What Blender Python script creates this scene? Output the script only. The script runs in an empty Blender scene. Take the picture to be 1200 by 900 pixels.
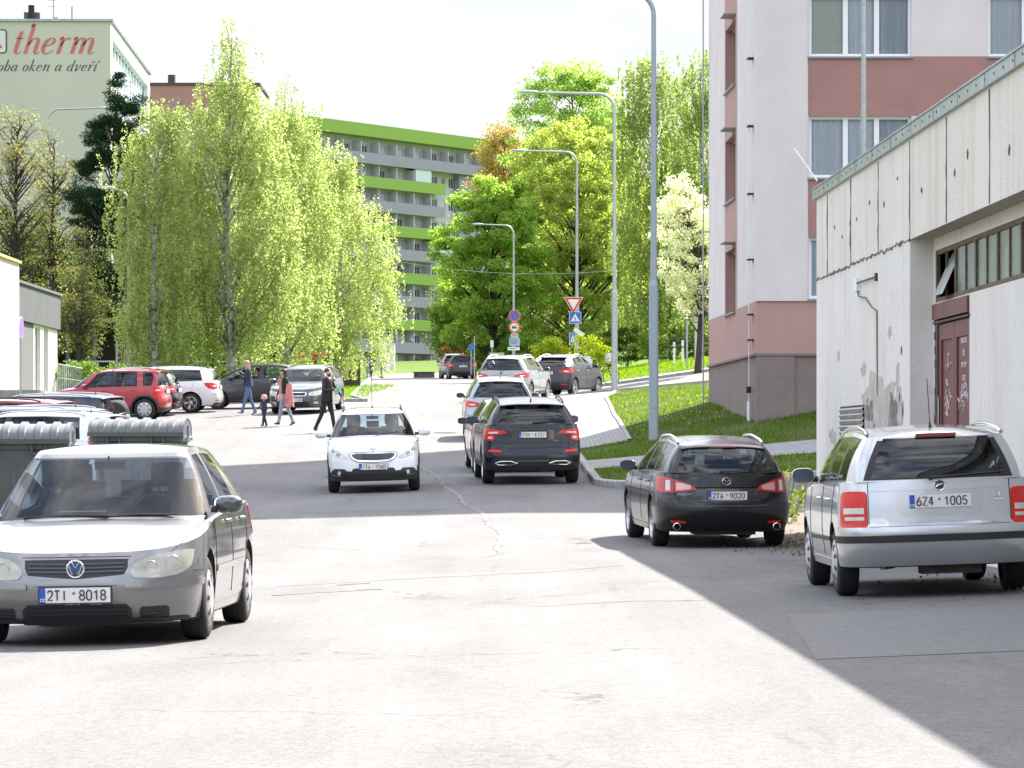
import bpy, bmesh, math, random
import numpy as np
from mathutils import Vector, Matrix
R = math.radians
random.seed(7)
rng = np.random.default_rng(11)
SC = bpy.context.scene
COL = SC.collection

# ------------------------------------------------------------------ camera
CAMH = 1.45
cam_data = bpy.data.cameras.new('camera')
cam = bpy.data.objects.new('camera', cam_data)
COL.objects.link(cam)
cam.location = (0, 0, CAMH)
cam.rotation_euler = (R(90), 0, 0)
cam_data.sensor_width = 36
cam_data.lens = 135
cam_data.shift_y = 0.0583
cam_data.clip_start = 0.5
cam_data.clip_end = 6000
SC.camera = cam
# ------------------------------------------------------------------ light
SUN_AZ, SUN_EL = R(30.5), R(40.7)
w = bpy.data.worlds.new('World'); SC.world = w; w.use_nodes = True
nt = w.node_tree; nt.nodes.clear()
sky = nt.nodes.new('ShaderNodeTexSky'); sky.sky_type = 'NISHITA'; sky.sun_disc = False
sky.sun_elevation = SUN_EL; sky.sun_rotation = SUN_AZ; sky.air_density = 1.0; sky.dust_density = 2.0; sky.ozone_density = 1.0
tc = nt.nodes.new('ShaderNodeTexCoord')
mp = nt.nodes.new('ShaderNodeMapping'); mp.inputs['Scale'].default_value = (1.6, 1.6, 5.0)
nz = nt.nodes.new('ShaderNodeTexNoise'); nz.inputs['Scale'].default_value = 2.3; nz.inputs['Detail'].default_value = 7; nz.inputs['Roughness'].default_value = .6
cr = nt.nodes.new('ShaderNodeValToRGB'); cr.color_ramp.elements[0].position = .42; cr.color_ramp.elements[1].position = .62
mx = nt.nodes.new('ShaderNodeMixRGB'); mx.inputs[2].default_value = (9.8, 9.6, 9.7, 1)
mu = nt.nodes.new('ShaderNodeMath'); mu.operation = 'MULTIPLY'; mu.inputs[1].default_value = .85
bg = nt.nodes.new('ShaderNodeBackground'); bg.inputs['Strength'].default_value = 0.12
out = nt.nodes.new('ShaderNodeOutputWorld')
L = nt.links.new
L(tc.outputs['Generated'], mp.inputs['Vector']); L(mp.outputs[0], nz.inputs['Vector']); L(nz.outputs['Fac'], cr.inputs[0])
L(cr.outputs[0], mu.inputs[0]); L(mu.outputs[0], mx.inputs[0]); L(sky.outputs[0], mx.inputs[1]); 
sx_ = nt.nodes.new('ShaderNodeSeparateXYZ'); L(tc.outputs['Generated'], sx_.inputs[0])
mr = nt.nodes.new('ShaderNodeMapRange'); mr.inputs['From Min'].default_value = .13; mr.inputs['From Max'].default_value = .36; L(sx_.outputs['Z'], mr.inputs[0])
nz2 = nt.nodes.new('ShaderNodeTexNoise'); nz2.inputs['Scale'].default_value = 9; nz2.inputs['Detail'].default_value = 6
mp2 = nt.nodes.new('ShaderNodeMapping'); mp2.inputs['Scale'].default_value = (1, 1, 3.2); L(tc.outputs['Generated'], mp2.inputs[0]); L(mp2.outputs[0], nz2.inputs['Vector'])
cr2 = nt.nodes.new('ShaderNodeValToRGB'); cr2.color_ramp.elements[0].position = .40; cr2.color_ramp.elements[1].position = .60
cr2.color_ramp.elements[0].color = (.90, .96, 1.02, 1); cr2.color_ramp.elements[1].color = (1.06, 1.06, 1.06, 1); L(nz2.outputs['Fac'], cr2.inputs[0])
ml2 = nt.nodes.new('ShaderNodeMixRGB'); ml2.blend_type = 'MULTIPLY'; ml2.inputs[0].default_value = 1; ml2.inputs[2].default_value = (2.62, 2.62, 2.62, 1); L(cr2.outputs[0], ml2.inputs[1])
mx2 = nt.nodes.new('ShaderNodeMixRGB'); L(mr.outputs[0], mx2.inputs[0]); L(ml2.outputs[0], mx2.inputs[1]); L(mx.outputs[0], mx2.inputs[2]); L(mx2.outputs[0], bg.inputs[0]); L(bg.outputs[0], out.inputs[0])
sd = bpy.data.lights.new('sun', 'SUN'); sd.energy = 4.5; sd.angle = R(.55); sd.color = (1, .95, .88)
sun = bpy.data.objects.new('sun', sd); COL.objects.link(sun)
sdir = Vector((math.sin(SUN_AZ)*math.cos(SUN_EL), math.cos(SUN_AZ)*math.cos(SUN_EL), math.sin(SUN_EL)))
sun.rotation_euler = sdir.to_track_quat('Z', 'Y').to_euler()
sun.location = (30, 60, 60)
SC.view_settings.view_transform = 'Standard'; SC.view_settings.look = 'None'
SC.view_settings.gamma = 1; SC.view_settings.use_curve_mapping = False
SC.view_settings.exposure = 1.73
SC.cycles.max_bounces = 8
SC.cycles.transparent_max_bounces = 12
SC.cycles.caustics_reflective = False; SC.cycles.caustics_refractive = False
SC.cycles.use_denoising = True

# ------------------------------------------------------------------ materials
MATS = {}
def mat(name, col=(.5, .5, .5), rough=.6, metal=0., coat=0., spec=.5, var=0., vscale=3., col2=None, bump=0., bscale=20., trans=0., emit=0., vz=1., detail=5):
    if name in MATS: return MATS[name]
    m = bpy.data.materials.new(name); m.use_nodes = True
    n = m.node_tree; b = n.nodes['Principled BSDF']
    b.inputs['Base Color'].default_value = (*col, 1); b.inputs['Roughness'].default_value = rough
    b.inputs['Metallic'].default_value = metal; b.inputs['Coat Weight'].default_value = coat
    b.inputs['Coat Roughness'].default_value = .04
    b.inputs['Specular IOR Level'].default_value = spec
    tcn = n.nodes.new('ShaderNodeTexCoord')
    if var or col2:
        mpn = n.nodes.new('ShaderNodeMapping'); mpn.inputs['Scale'].default_value = (1, 1, vz)
        t = n.nodes.new('ShaderNodeTexNoise'); t.inputs['Scale'].default_value = vscale; t.inputs['Detail'].default_value = detail; t.inputs['Roughness'].default_value = .6
        r = n.nodes.new('ShaderNodeValToRGB')
        c2 = col2 if col2 else tuple(c*(1-var) for c in col)
        r.color_ramp.elements[0].position = .36; r.color_ramp.elements[1].position = .64
        r.color_ramp.elements[0].color = (*c2, 1)
        r.color_ramp.elements[1].color = (*col, 1)
        n.links.new(tcn.outputs['Object'], mpn.inputs[0]); n.links.new(mpn.outputs[0], t.inputs['Vector'])
        n.links.new(t.outputs['Fac'], r.inputs[0]); n.links.new(r.outputs[0], b.inputs['Base Color'])
    if bump:
        t2 = n.nodes.new('ShaderNodeTexNoise'); t2.inputs['Scale'].default_value = bscale; t2.inputs['Detail'].default_value = 4
        bp = n.nodes.new('ShaderNodeBump'); bp.inputs['Strength'].default_value = bump; bp.inputs['Distance'].default_value = .02
        n.links.new(tcn.outputs['Object'], t2.inputs['Vector']); n.links.new(t2.outputs['Fac'], bp.inputs['Height']); n.links.new(bp.outputs[0], b.inputs['Normal'])
    if emit:
        b.inputs['Emission Color'].default_value = (*col, 1); b.inputs['Emission Strength'].default_value = emit
    MATS[name] = m
    return m
def glass_mat(name, tint=(.6, .7, .7), refl=1.0):
    if name in MATS: return MATS[name]
    m = bpy.data.materials.new(name); m.use_nodes = True
    n = m.node_tree; n.nodes.clear()
    o = n.nodes.new('ShaderNodeOutputMaterial'); tr = n.nodes.new('ShaderNodeBsdfTransparent'); tr.inputs[0].default_value = (*tint, 1)
    gl = n.nodes.new('ShaderNodeBsdfGlossy'); gl.inputs['Roughness'].default_value = .02; gl.inputs[0].default_value = (refl, refl, refl, 1)
    fr = n.nodes.new('ShaderNodeFresnel'); fr.inputs[0].default_value = 1.55
    ms = n.nodes.new('ShaderNodeMixShader')
    n.links.new(fr.outputs[0], ms.inputs[0]); n.links.new(tr.outputs[0], ms.inputs[1]); n.links.new(gl.outputs[0], ms.inputs[2]); n.links.new(ms.outputs[0], o.inputs[0])
    MATS[name] = m; return m
def leaf_mat(name, c1, c2, tr=.5, c3=None):
    if name in MATS: return MATS[name]
    m = bpy.data.materials.new(name); m.use_nodes = True
    n = m.node_tree; n.nodes.clear()
    o = n.nodes.new('ShaderNodeOutputMaterial'); d = n.nodes.new('ShaderNodeBsdfDiffuse'); t = n.nodes.new('ShaderNodeBsdfTranslucent')
    g = n.nodes.new('ShaderNodeNewGeometry'); r = n.nodes.new('ShaderNodeValToRGB')
    r.color_ramp.elements[0].color = (*c1, 1); r.color_ramp.elements[1].color = (*c2, 1)
    if c3:
        r.color_ramp.elements[1].position = .78
        e = r.color_ramp.elements.new(.97); e.color = (*c3, 1)
    ms = n.nodes.new('ShaderNodeMixShader'); ms.inputs[0].default_value = tr
    hs = n.nodes.new('ShaderNodeHueSaturation'); hs.inputs['Saturation'].default_value = 1.1; hs.inputs['Value'].default_value = 1.5
    L = n.links.new
    L(g.outputs['Random Per Island'], r.inputs[0]); L(r.outputs[0], d.inputs[0]); L(r.outputs[0], hs.inputs['Color']); L(hs.outputs[0], t.inputs[0])
    L(d.outputs[0], ms.inputs[1]); L(t.outputs[0], ms.inputs[2]); L(ms.outputs[0], o.inputs[0])
    MATS[name] = m; return m

# ------------------------------------------------------------------ mesh builder
class MB:
    def __init__(s): s.v = []; s.f = []; s.m = []
    def add(s, vs, fs, mi=0):
        o = len(s.v); s.v.extend([tuple(p) for p in vs]); s.f.extend([tuple(i+o for i in f) for f in fs]); s.m.extend([mi]*len(fs)); return o
    def box(s, c, d, mi=0, rz=0, rx=0, ry=0, bev=0):
        x, y, z = d[0]/2, d[1]/2, d[2]/2
        M = Matrix.Translation(c) @ Matrix.Rotation(rz, 4, 'Z') @ Matrix.Rotation(ry, 4, 'Y') @ Matrix.Rotation(rx, 4, 'X')
        vs = [M @ Vector(p) for p in ((-x, -y, -z), (x, -y, -z), (x, y, -z), (-x, y, -z), (-x, -y, z), (x, -y, z), (x, y, z), (-x, y, z))]
        s.add(vs, [(0, 3, 2, 1), (4, 5, 6, 7), (0, 1, 5, 4), (1, 2, 6, 5), (2, 3, 7, 6), (3, 0, 4, 7)], mi)
    def tube(s, pts, rad, n=8, mi=0, cap=True):
        pts = [Vector(p) for p in pts]; k = len(pts)
        if not isinstance(rad, (list, tuple)): rad = [rad]*k
        vs = []; prev = None
        for i, p in enumerate(pts):
            d = (pts[min(i+1, k-1)]-pts[max(i-1, 0)]).normalized()
            u = d.orthogonal().normalized() if prev is None else (prev - d*prev.dot(d)).normalized()
            prev = u; v = d.cross(u)
            for j in range(n):
                a = 2*math.pi*j/n; vs.append(p+(u*math.cos(a)+v*math.sin(a))*rad[i])
        fs = [(i*n+j, i*n+(j+1) % n, (i+1)*n+(j+1) % n, (i+1)*n+j) for i in range(k-1) for j in range(n)]
        if cap: fs += [tuple(range(n-1, -1, -1)), tuple((k-1)*n+j for j in range(n))]
        s.add(vs, fs, mi)
    def lathe(s, prof, M=Matrix(), n=24, mi=0, mis=None):
        # prof: (r, h) revolved about local x axis
        vs = []
        for (r, h) in prof:
            for j in range(n):
                a = 2*math.pi*j/n; vs.append(M @ Vector((h, r*math.cos(a), r*math.sin(a))))
        o = len(s.v); s.v.extend([tuple(p) for p in vs])
        for i in range(len(prof)-1):
            for j in range(n):
                s.f.append((o+i*n+j, o+i*n+(j+1) % n, o+(i+1)*n+(j+1) % n, o+(i+1)*n+j)); s.m.append(mis[i] if mis else mi)
    def grid(s, P, mi=0, flip=False):
        # P: list of rows of points
        nr, nc = len(P), len(P[0]); vs = [p for r in P for p in r]
        fs = []
        for i in range(nr-1):
            for j in range(nc-1):
                q = (i*nc+j, i*nc+j+1, (i+1)*nc+j+1, (i+1)*nc+j)
                fs.append(q[::-1] if flip else q)
        s.add(vs, fs, mi)
    def build(s, name, mats, parent=None, smooth=None, loc=None, rz=0, merge=False):
        me = bpy.data.meshes.new(name); me.from_pydata([tuple(v) for v in s.v], [], s.f)
        if not isinstance(mats, (list, tuple)): mats = [mats]
        for m in mats: me.materials.append(m)
        me.polygons.foreach_set('material_index', s.m)
        if merge:
            bm = bmesh.new(); bm.from_mesh(me); bmesh.ops.remove_doubles(bm, verts=bm.verts, dist=.0006)
            bmesh.ops.recalc_face_normals(bm, faces=bm.faces); bm.to_mesh(me); bm.free()
        me.update()
        if smooth is not None:
            me.polygons.foreach_set('use_smooth', [True]*len(me.polygons)); me.set_sharp_from_angle(angle=R(smooth))
        o = bpy.data.objects.new(name, me); COL.objects.link(o)
        if parent: o.parent = parent
        if loc is not None: o.location = loc
        o.rotation_euler.z = rz
        return o
def tag(o, label=None, cat=None, group=None, kind=None):
    if label: o['label'] = label
    if cat: o['category'] = cat
    if group: o['group'] = group
    if kind: o['kind'] = kind
    return o
def empty(name, loc, rz=0, label=None, cat=None, group=None):
    o = bpy.data.objects.new(name, None); COL.objects.link(o); o.location = loc; o.rotation_euler = (0, 0, rz); o.empty_display_size = .2
    return tag(o, label, cat, group)
def copy_tree(o, parent=None):
    c = o.copy(); COL.objects.link(c); c.parent = parent
    for ch in list(o.children): copy_tree(ch, c)
    return c
def text_mesh(name, body, size, m, parent, loc, rot=(R(90), 0, 0), shear=0, bold=0., align='CENTER', ext=.002, sx=1.0, space=1.0):
    cu = bpy.data.curves.new('txt', 'FONT'); cu.body = body; cu.size = size; cu.align_x = align; cu.align_y = 'CENTER'
    cu.extrude = ext; cu.shear = shear; cu.offset = bold; cu.space_character = space; cu.resolution_u = 4
    to = bpy.data.objects.new('txt', cu); COL.objects.link(to)
    dg = bpy.context.evaluated_depsgraph_get()
    me = bpy.data.meshes.new_from_object(to.evaluated_get(dg)); bpy.data.objects.remove(to); bpy.data.curves.remove(cu)
    me.materials.clear(); me.materials.append(m)
    o = bpy.data.objects.new(name, me); COL.objects.link(o); o.parent = parent; o.location = loc; o.rotation_euler = rot; o.scale = (sx, 1, 1)
    return o

PG = {'0': [[(.25, 0), (.75, 0), (1, .18), (1, .82), (.75, 1), (.25, 1), (0, .82), (0, .18), (.25, 0)]], '1': [[(.15, .78), (.6, 1), (.6, 0)]], '2': [[(0, .78), (.1, .95), (.35, 1), (.7, 1), (.95, .9), (1, .72), (.9, .5), (0, 0), (1, 0)]],
 '3': [[(0, .9), (.3, 1), (.75, 1), (.97, .85), (.97, .65), (.7, .53), (.4, .53)], [(.7, .53), (1, .38), (1, .15), (.75, 0), (.25, 0), (0, .12)]], '4': [[(.7, 0), (.7, 1), (.6, 1), (0, .28), (1, .28)]], '5': [[(.95, 1), (.1, 1), (.05, .55), (.6, .6), (.95, .45), (1, .2), (.75, 0), (.2, 0), (0, .12)]],
 '6': [[(.8, 1), (.3, .75), (.02, .4), (.02, .18), (.25, 0), (.75, 0), (1, .18), (1, .4), (.75, .56), (.3, .56), (.05, .42)]], '7': [[(0, 1), (1, 1), (.4, 0)]], '8': [[(.3, .53), (.05, .68), (.05, .85), (.3, 1), (.7, 1), (.95, .85), (.95, .68), (.7, .53), (.3, .53), (0, .36), (0, .15), (.25, 0), (.75, 0), (1, .15), (1, .36), (.7, .53)]],
 '9': [[(.2, 0), (.7, .25), (.98, .6), (.98, .82), (.75, 1), (.25, 1), (0, .82), (0, .6), (.25, .44), (.7, .44), (.95, .58)]], 'T': [[(0, 1), (1, 1)], [(.5, 1), (.5, 0)]], 'I': [[(.5, 0), (.5, 1)]], 'A': [[(0, 0), (.5, 1), (1, 0)], [(.17, .3), (.83, .3)]], 'Z': [[(0, 1), (1, 1), (0, 0), (1, 0)]], 'M': [[(0, 0), (0, 1), (.5, .4), (1, 1), (1, 0)]], 'V': [[(0, 1), (.5, 0), (1, 1)]], ' ': []}
def plate_glyphs(txt, x0, h, w_, gap, r, m, parent):
    mb = MB(); x = x0
    for c in txt:
        for st in PG[c]: mb.tube([(x+a*w_, -.0085, (b-.5)*h) for a, b in st], r, 6)
        x += w_+gap
    return mb.build('plate_text', m, parent)
# ------------------------------------------------------------------ terrain (heights in metres; camera eye at CAMH)
_ky = np.array([-60, 0, 51, 62, 74, 88, 105, 112, 120, 140, 165, 200, 232, 262, 300, 330, 467, 700, 1500, 6000.])
_kz = np.array([-1.45, -1.44, -1.39, -1.10, -.76, -.33, .28, .52, .98, 1.70, 2.32, 3.2, 3.9, 4.5, 5.15, 6.0, 10.3, 14, 22, 30])
_yy = np.linspace(-60, 700, 3041); _zz = np.interp(_yy, _ky, _kz); _k = np.ones(25)/25
_zs = np.convolve(np.pad(_zz, 12, mode='edge'), _k, mode='valid')
def prof(y): return float(np.interp(y, _yy, _zs)) if y < 690 else float(np.interp(y, _ky, _kz))
_bky = [-60, 60, 82, 90, 104, 112, 120, 130, 138, 146, 165, 200, 260]
_bks = [0, .06, .075, .17, .225, .17, .12, .085, .09, .125, .17, .15, .1]
def camber(x, y):
    if x < -4.8: return -4.8*max(0, (x+8)/3.2)*float(np.interp(y, [30, 72, 95], [.018, .028, 0]))
    if x < 0: return x*float(np.interp(y, [30, 72, 95], [.018, .028, 0]))
    return min(x, 5)*float(np.interp(y, [36, 52], [.035, 0]))
def road_z(x, y):
    z = prof(y)+CAMH+camber(x, y)
    if x < -6: z += .02*(x+6) if x > -30 else -.48
    return z
def bank(x, y):
    return max(0, min(x-1.7, 7.5))*float(np.interp(y, _bky, _bks))
def G(x, y):      # walking surface off the road
    z = prof(y)+CAMH
    if x > 1.7 and y > 66: z += bank(x, y)
    if x < -6: z += .02*(x+6) if x > -30 else -.48
    return z
def P(px, py_or_none, D):   # pixel column -> x at distance D
    return (px-600)*D/4500.
def at(px, D, dz=0.): 
    x = P(px, None, D); return (x, D, G(x, D)+dz)
def Rr(y):        # right edge of asphalt
    if y < 70: return 30
    if y < 73.5: return 1.55+1.9*(1-math.sqrt(max(0, 1-((73.5-y)/3.5)**2)))**.9 if True else 0
    if y < 136: return float(np.interp(y, [73.5, 90, 110, 130, 136], [1.55, 1.4, 1.1, .95, .95]))
    if y < 139: return .95+1.6*(1-math.sqrt(max(0, 1-((y-136)/3.)**2)))
    if y < 152: return 45
    return float(np.interp(y, [152, 154, 232, 300, 340], [1.6, .9, -1.8, -4, -6]))
def Lr(y):
    if y < 62: return -4.6
    if y < 133: return -45
    return float(np.interp(y, [133, 136, 175, 232, 300, 340], [-5.0, -5.6, -6.8, -8.5, -11, -13]))
def sheet(name, ys, Lf, Rf, zf, m, ncol=40, off=0., kind='structure'):
    mb = MB(); rows = []
    for y in ys:
        l, r = Lf(y), Rf(y); rows.append([(l+(r-l)*k/ncol, y, zf(l+(r-l)*k/ncol, y)+off) for k in range(ncol+1)])
    seg = [rows[0]]
    for i in range(1, len(rows)):
        if ys[i]-ys[i-1] < .0015: mb.grid(seg); seg = []
        seg.append(rows[i])
    mb.grid(seg); o = mb.build(name, m, smooth=40)
    if kind: o['kind'] = kind
    return o
def yrange(a, b, step, extra=()):
    n = max(1, int(math.ceil((b-a)/step))); s = [a+(b-a)*i/n for i in range(n+1)]
    return sorted(set([round(v, 4) for v in s+[e for e in extra if a < e < b]]))
# ================================================================== GROUND
def asphalt_mat():
    m = bpy.data.materials.new('asphalt'); m.use_nodes = True; n = m.node_tree; b = n.nodes['Principled BSDF']; L = n.links.new
    tcn = n.nodes.new('ShaderNodeTexCoord')
    def noise(scale, det=5, sx=1, sy=1, rough=.6):
        mp = n.nodes.new('ShaderNodeMapping'); mp.inputs['Scale'].default_value = (sx, sy, 1)
        t = n.nodes.new('ShaderNodeTexNoise'); t.inputs['Scale'].default_value = scale; t.inputs['Detail'].default_value = det; t.inputs['Roughness'].default_value = rough
        L(tcn.outputs['Object'], mp.inputs[0]); L(mp.outputs[0], t.inputs['Vector']); return t.outputs['Fac']
    def ramp(f, p0, c0, p1, c1):
        r = n.nodes.new('ShaderNodeValToRGB'); r.color_ramp.elements[0].position = p0; r.color_ramp.elements[1].position = p1
        r.color_ramp.elements[0].color = (*c0, 1); r.color_ramp.elements[1].color = (*c1, 1); L(f, r.inputs[0]); return r.outputs[0]
    def mul(a, bb, fac=1):
        x = n.nodes.new('ShaderNodeMixRGB'); x.blend_type = 'MULTIPLY'; x.inputs[0].default_value = fac; L(a, x.inputs[1]); L(bb, x.inputs[2]); return x.outputs[0]
    base = ramp(noise(.35, 6, 1, .35), .35, (.165, .160, .155), .65, (.208, .202, .196))
    worn = ramp(noise(1.1, 6, 1, .3), .3, (.86, .86, .87), .62, (1, 1, 1))
    grain = ramp(noise(55, 3), .3, (.55, .55, .55), .62, (1.12, 1.12, 1.12))
    grain2 = ramp(noise(13, 5), .3, (.74, .74, .74), .66, (1.05, 1.05, 1.05))
    oil = ramp(noise(.8, 7, 2.2, .25, .7), .27, (.66, .65, .64), .38, (1, 1, 1))
    # fine cracks
    v = n.nodes.new('ShaderNodeTexVoronoi'); v.feature = 'DISTANCE_TO_EDGE'; v.inputs['Scale'].default_value = .33
    nn = n.nodes.new('ShaderNodeTexNoise'); nn.inputs['Scale'].default_value = 1.7; nn.inputs['Detail'].default_value = 6
    ad = n.nodes.new('ShaderNodeMixRGB'); ad.blend_type = 'ADD'; ad.inputs[0].default_value = .9
    L(tcn.outputs['Object'], ad.inputs[1]); L(tcn.outputs['Object'], nn.inputs['Vector']); L(nn.outputs['Color'], ad.inputs[2]); L(ad.outputs[0], v.inputs['Vector'])
    crk = ramp(v.outputs['Distance'], .0, (.45, .45, .45), .010, (1, 1, 1))
    msk = ramp(noise(.18, 3), .5, (0, 0, 0), .56, (1, 1, 1))
    cm = n.nodes.new('ShaderNodeMixRGB'); cm.inputs[1].default_value = (1, 1, 1, 1); L(msk, cm.inputs[0]); L(crk, cm.inputs[2])
    spots = ramp(noise(5.5, 5, 1, .6, .7), .24, (.5, .49, .48), .30, (1, 1, 1))
    tyre = ramp(noise(.5, 5, 2.6, .06, .6), .3, (.84, .84, .845), .6, (1, 1, 1))
    c = mul(mul(mul(mul(mul(mul(mul(base, worn), grain), grain2), oil), cm.outputs[0]), spots), tyre)
    L(c, b.inputs['Base Color']); b.inputs['Roughness'].default_value = .85; b.inputs['Specular IOR Level'].default_value = .3
    bp = n.nodes.new('ShaderNodeBump'); bp.inputs['Strength'].default_value = .5; bp.inputs['Distance'].default_value = .01; L(noise(60, 3), bp.inputs['Height']); L(bp.outputs[0], b.inputs['Normal'])
    return m
M_asph = asphalt_mat()
M_grass = mat('grass_soil', (.055, .10, .016), .95, col2=(.09, .085, .04), vscale=.9, bump=.6, bscale=25, spec=.1)
M_grassfar = mat('grass_far', (.10, .17, .018), .95, var=.3, vscale=.8, bump=.4, bscale=12, spec=.1)
M_dirt = mat('dirt', (.16, .12, .085), .95, var=.5, vscale=9, bump=.5)
M_kerb = mat('kerb_stone', (.33, .32, .31), .8, var=.35, vscale=6, bump=.3, bscale=40)
M_path = mat('path_concrete', (.27, .265, .26), .85, var=.25, vscale=4, bump=.2)
M_white = mat('white_plastic', (.8, .8, .8), .5)
M_black = mat('black_void', (.012, .012, .014), .7)
M_galv = mat('galvanised', (.42, .45, .48), .45, metal=.6, var=.25, vscale=14)
M_paintgrey = mat('lamp_paint', (.30, .35, .40), .5, metal=.3)

# base ground sheet reaching the horizon (always below the surfaces laid on it)
xs = sorted(set([-3000, -1500, -800, -400, -200, -120, -80] + list(range(-60, 62, 2)) + [80, 120, 200, 400, 800, 1500, 3000]))
ys = sorted(set([-60, -30] + list(range(-20, 340, 3)) + list(range(340, 700, 20)) + [800, 1000, 1500, 2500, 4500]))
mb = MB(); mb.grid([[(x, y, G(min(max(x, -60), 60), y)-(.22 if (62 > x > -46 and y < 345) else .05)) for x in xs] for y in ys])
tag(mb.build('ground', M_grassfar, smooth=60), kind='structure')

ys_r = yrange(-40, 340, 1.0, [61.999, 62.0, 132.999, 133.0, 69.999, 151.999, 152.0, 138.999, 139.0] + [70+i*.15 for i in range(24)] + [136+i*.2 for i in range(16)])
sheet('road', ys_r, Lr, Rr, lambda x, y: road_z(x, y)+(bank(x, y) if y > 135 else 0), M_asph, ncol=60)

# lawn sheets
def lawn(name, a, b, Lf, Rf, step=.5, ncol=30, m=M_grass, off=.08, extra=()):
    return sheet(name, yrange(a, b, step, extra), Lf, Rf, G, m, ncol, off)
cross0 = lambda x: 78.6+ .0*x
def path_lo(x): return 78.8
lawn('lawn', 70.16, 78.8, lambda y: Rr(y)+.16, lambda y: 30, .25)
sheet('path', yrange(78.8, 83.6, .5), lambda y: Rr(y)+.16, lambda y: 30, G, M_path, 40, .10)
lawn('verge', 83.6, 91.2, lambda y: Rr(y)+.16, lambda y: 30, .4)
# paver sidewalk climbing along the road
def pave_mat():
    m = bpy.data.materials.new('pavers'); m.use_nodes = True; n = m.node_tree; b = n.nodes['Principled BSDF']; L = n.links.new
    tcn = n.nodes.new('ShaderNodeTexCoord'); br = n.nodes.new('ShaderNodeTexBrick')
    br.inputs['Scale'].default_value = 1; br.inputs['Brick Width'].default_value = .2; br.inputs['Row Height'].default_value = .2; br.inputs['Mortar Size'].default_value = .012
    br.inputs['Color1'].default_value = (.30, .30, .29, 1); br.inputs['Color2'].default_value = (.25, .25, .25, 1); br.inputs['Mortar'].default_value = (.13, .13, .12, 1)
    L(tcn.outputs['Object'], br.inputs['Vector']); L(br.outputs[0], b.inputs['Base Color']); b.inputs['Roughness'].default_value = .9
    return m
M_pave = pave_mat()
PR = lambda y: float(np.interp(y, [91, 92, 110, 130, 136], [2.75, 2.75, 2.9, 3.1, 3.6]))
sheet('sidewalk', yrange(91.2, 137, 1), lambda y: Rr(y)+.16, PR, G, M_pave, 12, .11)
lawn('grass_bank', 91.2, 137.5, lambda y: PR(y)+.1, lambda y: 30, .5)
sheet('curb_path', yrange(152, 154.2, .5), lambda y: max(Rr(y)+.16, 1.2), lambda y: 45, lambda x, y: G(x, y), M_path, 30, .12)
lawn('meadow', 154.2, 330, lambda y: Rr(y)+.16, lambda y: 45, 2, 30, M_grassfar, .10)
lawn('grass_strip', 133.2, 330, lambda y: -45, lambda y: Lr(y)-.16, 2, 30, M_grassfar, .10)
# raised ground under the bins
sheet('raised_verge', yrange(-40, 61.6, 2), lambda y: -45, lambda y: -4.76, G, M_grass, 30, .12)
sheet('bin_stand', yrange(47, 60.5, 1), lambda y: -9.5, lambda y: -4.9, G, M_path, 6, .14)
# grass island in the car park
mb = MB(); isl = [(-12.3, 97), (-9.5, 96.2), (-9.0, 97.2), (-10.0, 104), (-10.8, 108), (-11.8, 108.4), (-12.7, 104)]
n_ = len(isl); vs = [(x, y, G(x, y)+.0) for x, y in isl]+[(x*.995-.05, y, G(x, y)+.14) for x, y in isl]
mb.add(vs, [(i, (i+1) % n_, n_+(i+1) % n_, n_+i) for i in range(n_)], 1); mb.add(vs[n_:], [tuple(range(n_))], 0)
tag(mb.build('grass_island', [M_grassfar, M_kerb]), kind='structure')

# kerbs
def kerb(name, pts, h=.12, wdt=.15, side=1):
    mb = MB(); rows = []
    pts2 = []
    for i in range(len(pts)-1):
        a, b = Vector(pts[i]), Vector(pts[i+1]); k = max(1, int((b-a).length/1.0))
        for j in range(k): pts2.append(a.lerp(b, j/k))
    pts2.append(Vector(pts[-1]))
    for i, p in enumerate(pts2):
        d = (pts2[min(i+1, len(pts2)-1)]-pts2[max(0, i-1)]).normalized(); nrm = Vector((d.y, -d.x))*side
        q = p+nrm*wdt; z0 = G(*p)-.25; z1 = G(*q)-.25
        hh = h+.25
        rows.append([(p.x, p.y, z0), (p.x, p.y, z0+hh-.015), (p.x+nrm.x*.015, p.y+nrm.y*.015, z0+hh), (q.x, q.y, max(z0, z1)+hh+.004), (q.x, q.y, z1)])
    mb.grid(rows); return tag(mb.build(name, M_kerb, smooth=30), kind='structure')
kerb('kerb', [(30, 70.0), (3.45, 70.0)]+[(Rr(70+i*.175), 70+i*.175) for i in range(1, 21)]+[(Rr(y), y) for y in range(75, 137, 3)]+[(Rr(136+i*.3), 136+i*.3) for i in range(1, 10)]+[(2.55, 139.0), (30, 139.0)])
kerb('kerb', [(45, 152.0), (1.7, 152.0), (1.0, 153.2)]+[(Rr(y), y) for y in range(154, 330, 5)], side=1)
kerb('kerb', [(Lr(y), y) for y in range(328, 133, -5)]+[(-5.0, 133), (-45, 133)], side=1)
kerb('kerb', [(-45, 62), (-4.75, 62), (-4.6, 61.8), (-4.6, -40)], h=.12, side=1)
# kerb of path edge (brown soil line beside sidewalk)
mb = MB()
mb.grid([[(PR(y), y, G(PR(y), y)+.09), (PR(y), y, G(PR(y), y)+.15), (PR(y)+.1, y, G(PR(y), y)+.155), (PR(y)+.1, y, G(PR(y), y)+.08)] for y in yrange(91.2, 137, 1)])
tag(mb.build('edging', M_kerb), kind='structure')

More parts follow.
